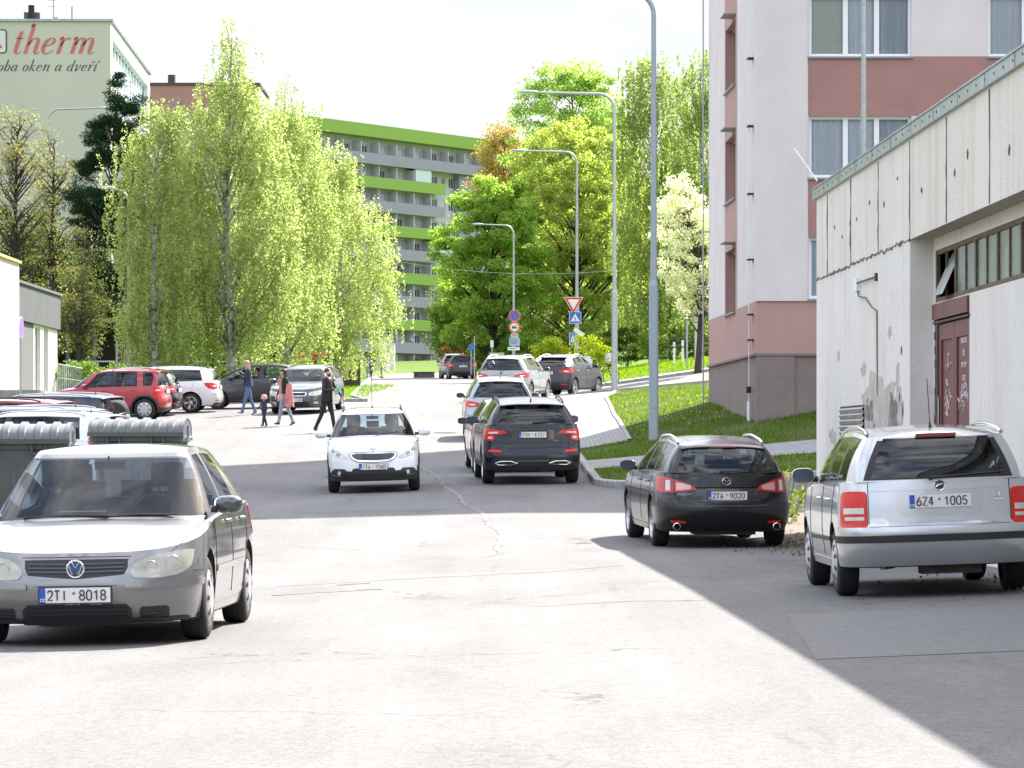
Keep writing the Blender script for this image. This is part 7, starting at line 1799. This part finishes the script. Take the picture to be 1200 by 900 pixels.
# rubbish containers -------------------------------------------------
M_bin = mat('container_grey', (.07, .075, .078), .55, var=.15, vscale=3, bump=.1, bscale=6); M_lid = mat('container_lid', (.13, .135, .14), .42, var=.15, vscale=5)
def container(x, y, rz, lab, up=.14):
    z0 = G(x, y)+up; e = empty('rubbish_container', (x, y, z0), rz, lab, 'rubbish container', 'grey rubbish containers behind the grey hatchback')
    W_, Dp = 1.37, 1.0; mb = MB(); rows = []
    for (z, k) in ((.22, .84), (.30, .86), (.75, .93), (1.08, .98), (1.10, 1.03), (1.17, 1.03)):
        w_, d_ = W_/2*k, Dp/2*k; c = .06; rows.append([(-w_+c, -d_, z), (w_-c, -d_, z), (w_, -d_+c, z), (w_, d_-c, z), (w_-c, d_, z), (-w_+c, d_, z), (-w_, d_-c, z), (-w_, -d_+c, z), (-w_+c, -d_, z)])
    mb.grid(rows); mb.add(rows[0][:-1], [tuple(range(8))]); 
    for k in (-.4, 0, .4): mb.box((k, -Dp*.465, .62), (.05, .03, .7), 0, rx=R(-4))
    mb.build('body', M_bin, e, smooth=30)
    mb = MB(); n = 14
    def arc(x_, k=0.): return [(x_, -(Dp/2+.05+k)*math.cos(t), 1.18+(.25+k)*math.sin(t)**.8) for t in np.linspace(0, math.pi, n)]
    mb.grid([arc(-W_/2-.03), arc(W_/2+.03)])
    for sx in (-1, 1):
        a = arc(sx*(W_/2+.03)); mb.add([(sx*(W_/2+.03), 0, 1.18)]+a, [(0, i, i+1) for i in range(1, n)])
        mb.grid([arc(sx*(W_/2+.035), .0), arc(sx*(W_/2+.035), .02), arc(sx*(W_/2-.02), .02), arc(sx*(W_/2-.02), 0)])
    for k in range(6):
        c = -.52+k*.208; a0, a1, b0, b1 = arc(c-.05, .0), arc(c-.035, .028), arc(c+.035, .028), arc(c+.05, 0); mb.grid([a0, a1, b0, b1])
    mb.box((0, -Dp/2-.06, 1.20), (W_+.08, .05, .06), 1)
    mb.build('lid', [M_lid, M_bin], e, smooth=35)
    for sx in (-.33, .33):
        mb = MB(); mb.box((sx, -Dp/2-.05, 1.04), (.18, .06, .03)); mb.box((sx-.09, -Dp/2-.05, 1.09), (.02, .06, .12)); mb.box((sx+.09, -Dp/2-.05, 1.09), (.02, .06, .12)); mb.build('handle', M_bin, e)
    for sx in (-1, 1):
        mb = MB(); mb.box((sx*(W_/2+.05), 0, 1.12), (.05, .3, .05)); mb.box((sx*(W_/2+.05), 0, 1.22), (.03, .05, .24)); mb.tube([(sx*(W_/2+.04), 0, 1.14), (sx*(W_/2+.11), 0, 1.14)], .025, 8); mb.build('hinge', M_galv, e)
        for sy in (-1, 1):
            mb = MB(); mb.lathe([(.1, -.02), (.1, .02)], Matrix.Translation((sx*.5, sy*.34, .1)), 14); mb.add([(sx*.5-.02, sy*.34+.1*math.cos(t), .1+.1*math.sin(t)) for t in np.linspace(0, 6.28, 14)], [tuple(range(14))]); mb.box((sx*.5, sy*.34, .19), (.06, .06, .08)); mb.build('castor', M_trim, e)
    return e
container(P(22, 0, 50)-.02, 50.0, R(2), 'nearer grey rubbish container with ribbed rounded lid at the left edge', .22)
container(P(163, 0, 58)+.0, 58.2, R(-2), 'farther grey rubbish container showing its lid above the grey hatchback roof')
# low stone wall, wedge
x = P(408, 0, 170); mb = MB(); zz = G(x, 170); mb.box((0, 0, (520-424)*170/4500+CAMH-zz-.6), (1.1, .3, 1.3)); mb.box((0, 0, (520-424)*170/4500+CAMH-zz+.08), (1.2, .36, .08)); mb.box((-.62, 0, .55), (.2, .4, 1.2))
tag(mb.build('stone_wall', mat('dark_stone', (.13, .12, .11), .95, var=.4, vscale=6, bump=.6), loc=(x, 170, zz)), 'short dark stone wall behind the slate estate car', 'wall')
x = P(497, 0, 262); mb = MB(); zz = G(-6, 262); mb.box((0, 0, .1), (1.4, .5, .5)); mb.box((0, 0, .38), (1.5, .6, .06)); tag(mb.build('stone_wall', MATS['dark_stone'], loc=(P(497, 0, 262), 262, G(P(497, 0, 262), 262))), 'low dark stone edging left of the far dark car', 'wall')
# pale shed by the balcony block
mb = MB(); x = P(452, 0, 300); mb.box((0, 0, 1.1), (1.4, 1.5, 2.2)); mb.add([(-.8, -.8, 2.2), (.8, -.8, 2.2), (.8, .8, 2.2), (-.8, .8, 2.2), (0, -.8, 2.9), (0, .8, 2.9)], [(0, 1, 4), (2, 3, 5), (1, 2, 5, 4), (3, 0, 4, 5)], 1); tag(mb.build('shed', [M_mw, M_zinc], loc=(x, 300, G(x, 300)+.6)), 'small white shed with pointed roof in front of the balcony block', 'shed')
# playground frame behind the cars
x = P(360, 0, 162); mb = MB(); zz = G(x, 162)
for a in (-.9, 0, .9): mb.tube([(a, 0, -.2), (a, 0, 1.9)], .06, 8, 0); mb.tube([(a, 1.2, -.2), (a, 1.2, 1.9)], .06, 8, 0)
mb.box((0, .6, 1.0), (2.0, 1.3, .08), 1); mb.box((0, 0, 1.5), (2.0, .06, .12), 1); mb.box((0, 0, 1.25), (2.0, .05, .08), 0); mb.box((0, 1.2, 1.6), (2.0, .06, .3), 2)
tag(mb.build('climbing_frame', [mat('dark_wood', (.05, .03, .02), .8), mat('play_red', (.3, .04, .03), .6), mat('play_orange', (.5, .18, .05), .6)], loc=(x, 162, zz)), 'wooden play frame with red and orange boards behind the slate estate car', 'climbing frame')

# bicycle -------------------------------------------------------------
def bicycle(x, y, rz, lab):
    e = empty('bicycle', (x, y, G(x, y)+.1), rz, lab, 'bicycle'); r = .34
    for c in (-.52, .52):
        mb = MB(); pts = [(c+r*math.cos(t), 0, r+r*math.sin(t)) for t in np.linspace(0, 2*math.pi, 29)]; mb.tube(pts, .018, 6, cap=False); wo = mb.build('wheel', M_tyre, e)
        mb = MB()
        for k in range(14): t = k*math.pi/7; mb.tube([(c, .02*(-1)**k, r), (c+r*math.cos(t), 0, r+r*math.sin(t))], .0025, 3)
        mb.build('spokes', M_chrome, wo)
    mb = MB(); A = Vector((-.52, 0, r)); B = Vector((-.08, 0, .30)); S = Vector((-.22, 0, .80)); H = Vector((.36, 0, .84)); F_ = Vector((.52, 0, r))
    for a, b in ((A, B), (A, S), (B, S), (S, H), (B, H), (H, F_)): mb.tube([a, b], .018, 6)
    mb.tube([H, H+Vector((-.03, 0, .2))], .014, 6); mb.build('frame', M_trim, e)
    mb = MB(); mb.tube([(.27, -.27, 1.02), (.36, -.15, 1.06), (.34, 0, 1.04), (.36, .15, 1.06), (.27, .27, 1.02)], .013, 6); mb.build('handlebar', M_iron, e)
    mb = MB(); mb.tube([S, S+Vector((-.02, 0, .12))], .013, 6); mb.box(S+Vector((-.03, 0, .15)), (.25, .14, .05)); mb.build('saddle', M_trim, e)
    mb = MB(); 
    for (cx, cz, s_) in ((.48, 1.05, .16), (-.45, .92, .15)):
        mb.box((cx, 0, cz), (s_*1.8, .26, s_*1.3)); mb.box((cx-.02, 0, cz+.14), (s_*1.2, .2, s_))
    mb.build('basket', mat('white_basket', (.7, .7, .72), .7, var=.3, vscale=25), e)
    mb = MB(); mb.tube([(-.08, -.08, .3), (-.08, .08, .3)], .05, 10); mb.tube([(-.08, -.09, .3), (.05, -.12, .18)], .012, 5); mb.build('crank', M_chrome, e)
bicycle(P(702, 0, 150), 150.5, R(20), 'bicycle with white baskets standing on the grass beyond the dark grey suv')

# ================================================================== PEOPLE
SK = mat('skin', (.52, .32, .24), .6)
def cloth(n, c): return mat('cloth_'+n, c, .9, var=.25, vscale=9, bump=.3, bscale=25)
C_blk, C_navy, C_jean, C_ljean, C_dk = cloth('black', (.022, .022, .026)), cloth('navy', (.03, .04, .07)), cloth('jeans', (.10, .17, .30)), cloth('pale_jeans', (.34, .40, .46)), cloth('charcoal', (.035, .035, .04))
C_pink, C_blue, C_mint, C_shoe, C_wht, C_org = cloth('pink', (.62, .22, .20)), cloth('blue', (.06, .12, .30)), cloth('mint', (.36, .50, .46)), cloth('shoe', (.10, .09, .085)), cloth('white', (.6, .6, .6)), cloth('orange', (.6, .2, .05))
H_br, H_bl, H_dk = mat('hair_brown', (.06, .035, .025), .6, var=.4, vscale=25), mat('hair_blonde', (.48, .36, .20), .55, var=.35, vscale=25), mat('hair_dark', (.02, .016, .014), .5)
def rot(v, p, y=0.):     # pitch about x (positive swings forward), then yaw outward about y
    v = Matrix.Rotation(p, 3, 'X') @ Vector(v); return Matrix.Rotation(y, 3, 'Y') @ v
def person(label, x, y, face, H=1.75, top=C_blk, leg=C_dk, shoe=C_shoe, legs=((.35, -.1), (-.3, -.35)), arms=None, hair=H_dk, hairlen=.06, beard=False, nod=0., turn=0., lean=0., child=False, z=None, group=None, sleeves=None, seated=False, belly=1., wide=1., handz=None, parent=None, gl=G):
    """face: direction the person walks, as an angle from +X; legs: (thigh pitch, knee) for left, right; arms: (pitch, out, elbow, elbow roll)"""
    s = H/1.75; hs = 1.22 if child else 1.0
    e = empty('person', (x, y, 0), face-math.pi/2, label, 'person', group)
    J = {}; hip = Vector((0, 0, .93*s*(.92 if child else 1))); tl, sl = .43*s*(.92 if child else 1), .43*s*(.92 if child else 1)
    J['pelvis'] = hip; sp = lambda h, f=0: hip+rot((0, 0, h*s), -lean)+Vector((0, f*s, 0))
    J['waist'] = sp(.14, .005); J['chest'] = sp(.36, .0); J['sh'] = sp(.47, -.01); J['neck'] = sp(.545, .0); 
    hb = J['neck']; J['head'] = hb+rot((0, .015*s, .10*s*hs), -nod); J['crown'] = hb+rot((0, .0, .205*s*hs), -nod)
    V, E, Rd, bone = [], [], [], []
    def av(n, p, r, par=None, b='top'):
        V.append(Vector(p)); Rd.append(r if isinstance(r, tuple) else (r, r)); i = len(V)-1
        if par is not None: E.append((par, i)); bone.append((V[par], V[i], b))
        return i
    w_ = .93 if hair == H_bl or hairlen > .2 else 1.
    P0 = av('p', hip, (.145*s*belly*w_, .105*s)); W0 = av('w', J['waist'], (.125*s*belly*w_, .095*s), P0); C0 = av('c', J['chest'], (.155*s*w_*wide, .108*s), W0); S0 = av('s', J['sh'], (.105*s*w_, .075*s), C0)
    N0 = av('n', J['neck'], .050*s, S0, 'skin'); 
    H1 = av('h', hb+rot((0, .012*s, .055*s*hs), -nod), .066*s*hs, N0, 'skin'); H2 = av('h2', J['head'], (.078*s*hs, .092*s*hs), H1, 'skin'); H3 = av('h3', hb+rot((0, -.012*s, .165*s*hs), -nod), (.074*s*hs, .086*s*hs), H2, 'skin')
    nose = av('nose', J['head']+rot((0, .105*s*hs, -.005*s), -nod), .011*s, H2, 'skin')
    lo = 0
    for k, sd_ in enumerate((-1, 1)):
        th, kn = legs[k]; hp = hip+Vector((sd_*.085*s, 0, -.05*s)); a = av('hip', hp, .092*s*wide, P0, 'leg')
        kp = hp+rot((0, 0, -tl), th); md = hp.lerp(kp, .5); m_ = av('thigh', md, .078*s*wide, a, 'leg'); b = av('knee', kp, .056*s*wide, m_, 'leg'); ap = kp+rot((0, 0, -sl), th+kn); mc = av('calf', kp.lerp(ap, .35), .054*s*wide, b, 'leg'); c = av('ankle', ap, .040*s*(wide if wide > 1 else 1), mc, 'leg')
        ft = max(-.5, min(.6, (th+kn)*.8)); tp = ap+rot((0, .15*s, -.035*s), ft); hp2 = ap+rot((0, -.045*s, -.035*s), ft)
        av('heel', hp2, .034*s, c, 'shoe'); bl = av('ball', ap+rot((0, .10*s, -.04*s), ft), (.042*s, .028*s), c, 'shoe'); av('toe', tp, (.034*s, .022*s), bl, 'shoe'); J['toe%d' % k] = tp; J['heel%d' % k] = hp2
    arms = arms or ((.35, .12, .35, 0), (-.35, .12, .25, 0))
    for k, sd_ in enumerate((-1, 1)):
        pt, ou, el, er = arms[k]; sh = J['sh']+Vector((sd_*.165*s*w_, 0, -.015*s)); a = av('shoulder', sh, .060*s, S0, 'top')
        ep = sh+rot((0, 0, -.28*s), pt, -sd_*ou); b = av('elbow', ep, .042*s, a, 'top'); d = Matrix.Rotation(er*sd_, 3, 'Z') @ rot((0, 0, -.25*s), pt+el, -sd_*ou); wp = ep+d
        c = av('wrist', wp, .028*s, b, 'top' if sleeves is None else sleeves); dn = d.normalized(); pm = av('palm', wp+dn*.055*s, (.034*s, .018*s), c, 'skin'); J['hand%d' % k] = wp+dn*.09*s
        side = dn.cross(Vector((0, 1, 0)) if abs(dn.y) < .9 else Vector((1, 0, 0))).normalized()
        for q, ln in zip((-1.5, -.5, .5, 1.5), (.065, .078, .074, .058)):
            f1 = av('finger', wp+dn*.085*s+side*q*.014*s, .0095*s, pm, 'skin'); av('tip', V[f1]+(dn+Vector((0, 0, -.1))).normalized()*ln*s*.8+Vector((0, .012*s, 0)), .0075*s, f1, 'skin')
        t1 = av('thumb', wp+dn*.04*s+side*.042*s, .0105*s, pm, 'skin'); av('thumbtip', V[t1]+(dn+side*.5).normalized()*.04*s, .009*s, t1, 'skin')
    lowest = min(min(J['toe%d' % k].z-.024*s, J['heel%d' % k].z-.030*s) for k in (0, 1))
    me = bpy.data.meshes.new('body'); me.from_pydata([tuple(v) for v in V], E, []); o = bpy.data.objects.new('body', me); COL.objects.link(o)
    md = o.modifiers.new('skin', 'SKIN'); md.use_smooth_shade = True
    for i, v in enumerate(me.skin_vertices[0].data): v.radius = Rd[i]; v.use_root = (i == 0)
    ss = o.modifiers.new('sub', 'SUBSURF'); ss.levels = 2; ss.render_levels = 2
    dg = bpy.context.evaluated_depsgraph_get(); me2 = bpy.data.meshes.new_from_object(o.evaluated_get(dg)); o.modifiers.clear(); o.data = me2
    me2.materials.clear(); slots = [top, leg, shoe, SK]; [me2.materials.append(q) for q in slots]; idx = {'top': 0, 'leg': 1, 'shoe': 2, 'skin': 3}
    for p in me2.polygons:
        c = p.center; best = 1e9; bb = 'top'
        for a, b, t in bone:
            ab = b-a; f = max(0, min(1, (c-a).dot(ab)/max(1e-9, ab.length_squared))); dd = (c-(a+ab*f)).length
            if t == 'skin' and (a-J['neck']).length > .3*s and f < .3: dd += .01
            if dd < best: best, bb = dd, t
        if bb == 'leg' and c.z > hip.z+.02*s: bb = 'top'
        if bb == 'top' and c.z < hip.z-.03*s and abs(c.x) < .15*s: bb = 'leg'
        p.material_index = idx[bb]; p.use_smooth = True
    o.parent = e
    # hair: cap and hanging length
    hc = hb+rot((0, -.016*s, .135*s*hs), -nod); mb = MB(); rows = []; hr = .092*s*hs
    for i in range(9):
        ph = i/8*math.pi*.62; rows.append([hc+rot((hr*1.0*math.sin(ph)*math.cos(t), hr*1.16*math.sin(ph)*math.sin(t)-.006, hr*math.cos(ph)*1.08), -nod) if not (math.sin(t) > .2 and i > 4) else hc+rot((hr*.84*math.sin(math.pi*.3)*math.cos(t), hr*1.02*math.sin(math.pi*.3)*math.sin(t), hr*(.62-.0*(i-4))), -nod) for t in np.linspace(0, 2*math.pi, 21)])
    mb.grid(rows)
    if hairlen > .1:
        rows = []
        for i in range(7):
            f = i/6; rows.append([hc+Vector((hr*(1.0-.12*f)*math.cos(t), -hr*(1.12+.25*math.sin(2.6*f))*abs(math.sin(t))**.7+(.03*s*(1-f) if abs(math.cos(t)) > .8 else 0)-.01*s*f, .05*s-hairlen*s*f*1.1-.01*math.sin(5*t))) for t in np.linspace(-.25, math.pi+.25, 15)])
        mb.grid(rows); mb.grid([[p*1.0+Vector((0, .03*s, 0)) for p in r] for r in rows], flip=True)
    mb.build('hair', hair, e, smooth=60)
    for sx in (-1, 1):
        mb = MB(); c = J['head']+rot((sx*.03*s, .088*s*hs, .018*s), -nod); mb.lathe([(.0001, -.008*s), (.008*s, -.004*s), (.009*s, .002*s), (.0001, .006*s)], Matrix.Translation(c) @ Matrix.Rotation(R(90), 4, 'Z'), 8); mb.build('eye', H_dk, e)
    if beard:
        mb = MB(); c = hb+rot((0, .045*s, .055*s), -nod); rows = []
        for i in range(6):
            ph = i/5*math.pi; rows.append([c+Vector((.062*s*math.sin(ph)*math.cos(t), .05*s*math.sin(ph)*math.sin(t), .045*s*math.cos(ph))) for t in np.linspace(0, 2*math.pi, 13)])
        mb.grid(rows); mb.build('beard', H_br, e, smooth=60)
    if not seated: e.location.z = (z if z is not None else gl(x, y))-lowest
    e['_'] = 0; del e['_']
    return e, J
def jacket(e, J, s, m, length=.28, openf=.10, name='jacket', flare=.03):
    mb = MB(); rows = []; top_ = J['sh']; hip = J['pelvis']
    for i in range(9):
        f = i/8; c = top_.lerp(hip+Vector((0, 0, -length*s+.1*s)), f); wx = (.175+.0*f+(.02+flare)*f**2-.03*math.sin(math.pi*f)*.6)*s; wy = (.105+.035*f)*s
        if f < .12: wx *= .80; wy *= .8
        rows.append([c+Vector((wx*math.sin(t), wy*math.cos(t)+.006*math.sin(9*t+6*f), 0)) for t in np.linspace(openf*3, 2*math.pi-openf*3, 25)])
    mb.grid(rows); mb.grid([[p*1.0-Vector(((p.x)*.04, (p.y)*.04, 0)) for p in r] for r in rows], flip=True)
    o = mb.build(name, m, e, smooth=60); return o
# bearded man crossing to the right
X, D = P(383, 0, 105.5), 105.5
e, J = person('bearded man in dark jacket and black trousers crossing the road holding a bottle', X, D, R(-32), 1.80, C_dk, C_blk, C_shoe, ((.28, -.10), (-.26, -.25)), ((.5, .25, .15, 0), (.15, .05, 1.5, .4)), H_br, .05, True, .12, lean=.04, wide=1.05, gl=road_z)
jacket(e, J, 1.03, C_blk, .22, .07)
c = J['hand1']; b = empty('bottle', e.matrix_basis @ c, 0, 'blue and green plastic bottle held by the bearded man', 'bottle')
bpy.context.view_layer.update(); b.location = e.matrix_world @ c
mb = MB(); mb.lathe([(.0, -.14), (.036, -.14), (.04, -.10), (.04, .03), (.030, .07), (.014, .10)], Matrix.Rotation(R(-90), 4, 'Y'), 14); mb.build('shell', mat('bottle_teal', (.12, .42, .48), .2, coat=1), b)
mb = MB(); mb.lathe([(.041, -.06), (.041, .02)], Matrix.Rotation(R(-90), 4, 'Y'), 14); mb.build('bottle_label', mat('bottle_green', (.2, .45, .15), .5), b)
mb = MB(); mb.lathe([(.016, .10), (.016, .125), (.0, .125)], Matrix.Rotation(R(-90), 4, 'Y'), 12); mb.build('cap', C_blue, b)
# woman with the pink coat leading a child
X, D = P(334, 0, 112), 112.0
e, J = person('dark haired woman with a pink coat and pale jeans leading a child by the hand', X, D, R(205), 1.66, C_blk, C_ljean, C_shoe, ((-.18, -.22), (.24, -.06)), ((-.1, .12, .9, 0), (.15, .35, .15, 0)), H_br, .30, nod=.25, lean=.05, wide=1.12, gl=road_z)
jacket(e, J, .95, C_blk, .12, .35)
mb = MB(); c = J['hand0']; a0 = J['sh']+Vector((-.22, .02, -.22)); rows = []
for i in range(9):
    f = i/8; rows.append([Vector((a0.x*.55+(a0.x*.55)*0-.13+.09*math.cos(t)*(.7+.4*f), -.03+.15*math.sin(t)*(.55+.5*f), J['sh'].z-.16-f*.66+.02*math.sin(4*t))) for t in np.linspace(0, 2*math.pi, 15)])
mb.grid(rows); o = mb.build('coat', C_pink, e, smooth=60)
mb = MB(); q = []
for i in range(7):
    f = i/6; q.append([Vector((.10+.09*math.cos(t), .10+.03*math.sin(t), J['chest'].z+.10-f*.62)) for t in np.linspace(0, 2*math.pi, 11)])
mb.grid(q); mb.build('coat_front', C_pink, e, smooth=60)
mb = MB(); c2 = J['hand0']; mb.lathe([(.001, -.09), (.07, -.07), (.085, 0), (.07, .07), (.001, .09)], Matrix.Translation(c2+Vector((0, .02, -.08))) @ Matrix.Rotation(R(90), 4, 'Y'), 12); bpy.context.view_layer.update()
o = mb.build('handbag', cloth('dusty_pink', (.55, .36, .36)), None, smooth=60); o.matrix_world = e.matrix_world.copy(); tag(o, 'small dusty pink bag hanging from the hand of the woman with the child', 'bag')
X, D = P(309.5, 0, 111.5), 111.5
e, J = person('small child in a dark snowsuit walking hand in hand with the dark haired woman', X, D, R(215), .93, C_navy, C_navy, cloth('brown_shoe', (.14, .08, .05)), ((.22, -.1), (-.2, -.15)), ((-1.3, .4, .1, 0), (.2, .7, .1, 0)), H_bl, .04, child=True, wide=1.35, belly=1.3, gl=road_z)
jacket(e, J, .60, C_navy, .10, .03, flare=.05)
mb = MB(); c = J['crown']; mb.lathe([(.001, .055), (.05, .045), (.085, .0), (.095, -.06), (.09, -.09)], Matrix.Translation(c-Vector((0, 0, .015))) @ Matrix.Rotation(R(-90), 4, 'Y'), 16); mb.build('hat', cloth('pale_pink', (.6, .38, .34)), e, smooth=60)
# blonde woman
X, D = P(291, 0, 119.5), 119.5
e, J = person('blonde woman in blue jeans looking down at a phone beside the dark saloon', X, D, R(196), 1.70, C_navy, C_jean, cloth('grey_shoe', (.3, .29, .28)), ((.27, -.02), (-.24, -.10)), ((.15, .0, 2.15, -.45), (.15, .0, 2.0, -.45)), H_bl, .30, nod=.35, lean=.06, gl=road_z)
jacket(e, J, .97, C_navy, .14, .10)
bpy.context.view_layer.update(); mb = MB(); c = (J['hand0']+J['hand1'])/2+Vector((0, .03, .03)); mb.box(c, (.07, .012, .14), rx=R(-40)); o = mb.build('phone', M_gloss); o.matrix_world = e.matrix_world.copy(); tag(o, 'dark phone held by the blonde woman', 'phone')
# far people
FP = 'people far away near the balcony block'
e, J = person('person in a blue coat and jeans standing far up the road', P(431.5, 0, 290), 290, R(-80), 1.78, C_blue, C_jean, C_shoe, ((.1, 0), (-.1, -.1)), None, H_bl, .05, z=CAMH+(520-447)*290/4500, group=FP, wide=1.1)
e, J = person('person in dark clothes walking just behind the one in the blue coat', P(435, 0, 293), 293, R(60), 1.74, C_blk, C_navy, C_shoe, ((.2, 0), (-.2, -.1)), None, H_dk, .2, z=CAMH+(520-446)*293/4500, group=FP)
e, J = person('person in a pale mint top bending beside the grass far up the road', P(447, 0, 285), 285, R(20), 1.72, C_mint, C_dk, C_shoe, ((.1, 0), (-.1, -.1)), ((.9, .1, .3, 0), (.8, .1, .3, 0)), H_bl, .06, lean=.35, z=CAMH+(520-443.5)*285/4500, group=FP)
e, J = person('person in a dark blue top and white trousers beyond the slate estate car', P(385, 0, 168), 168, R(-100), 1.65, C_navy, C_wht, C_shoe, ((.1, 0), (-.1, -.1)), None, H_dk, .15)
e, J = person('person in an orange jacket beside the wooden play frame', P(366, 0, 163), 163.5, R(200), 1.45, C_org, C_navy, C_shoe, ((.1, 0), (-.1, -.1)), ((.5, .5, .5, 0), (.3, .3, .3, 0)), H_dk, .1)
# people sitting in cars
def sitter(car, lx, label, hairm, hl, topm, dy=0., face=None):
    bpy.context.view_layer.update()
    ys_ = car.yWB-1.30+dy; z0 = car.zs(ys_)-.46; M = car.root.matrix_world; p = M @ Vector((lx, ys_, z0-.85)); f = M.to_3x3() @ Vector((0, 1, 0)); fa_ = math.atan2(f.y, f.x)
    e, J = person(label, p.x, p.y, fa_ if face is None else fa_+face, 1.72, topm, C_dk, C_shoe, ((1.45, -.55), (1.45, -.55)), ((.8, .15, .6, 0), (.8, .15, .6, 0)), hairm, hl, seated=True)
    e.location = p; return e
sitter(peug, .36, 'passenger with dark hair seated behind the windscreen of the white hatchback', H_dk, .2, C_dk)
sitter(peug, -.36, 'driver of the white hatchback in a grey top at the steering wheel', H_dk, .05, cloth('grey', (.15, .15, .17)))
sitter(sal, -.38, 'driver with dark hair looking out of the open window of the dark saloon', H_dk, .05, C_dk, dy=.02, face=R(60))
for o in list(sal.root.children):
    if o.name.startswith('side_window'):
        xs_ = [v.co.x for v in o.data.vertices]; ys_ = [v.co.y for v in o.data.vertices]
        if sum(xs_) < 0 and sum(ys_)/len(ys_) > 0: bpy.data.objects.remove(o)
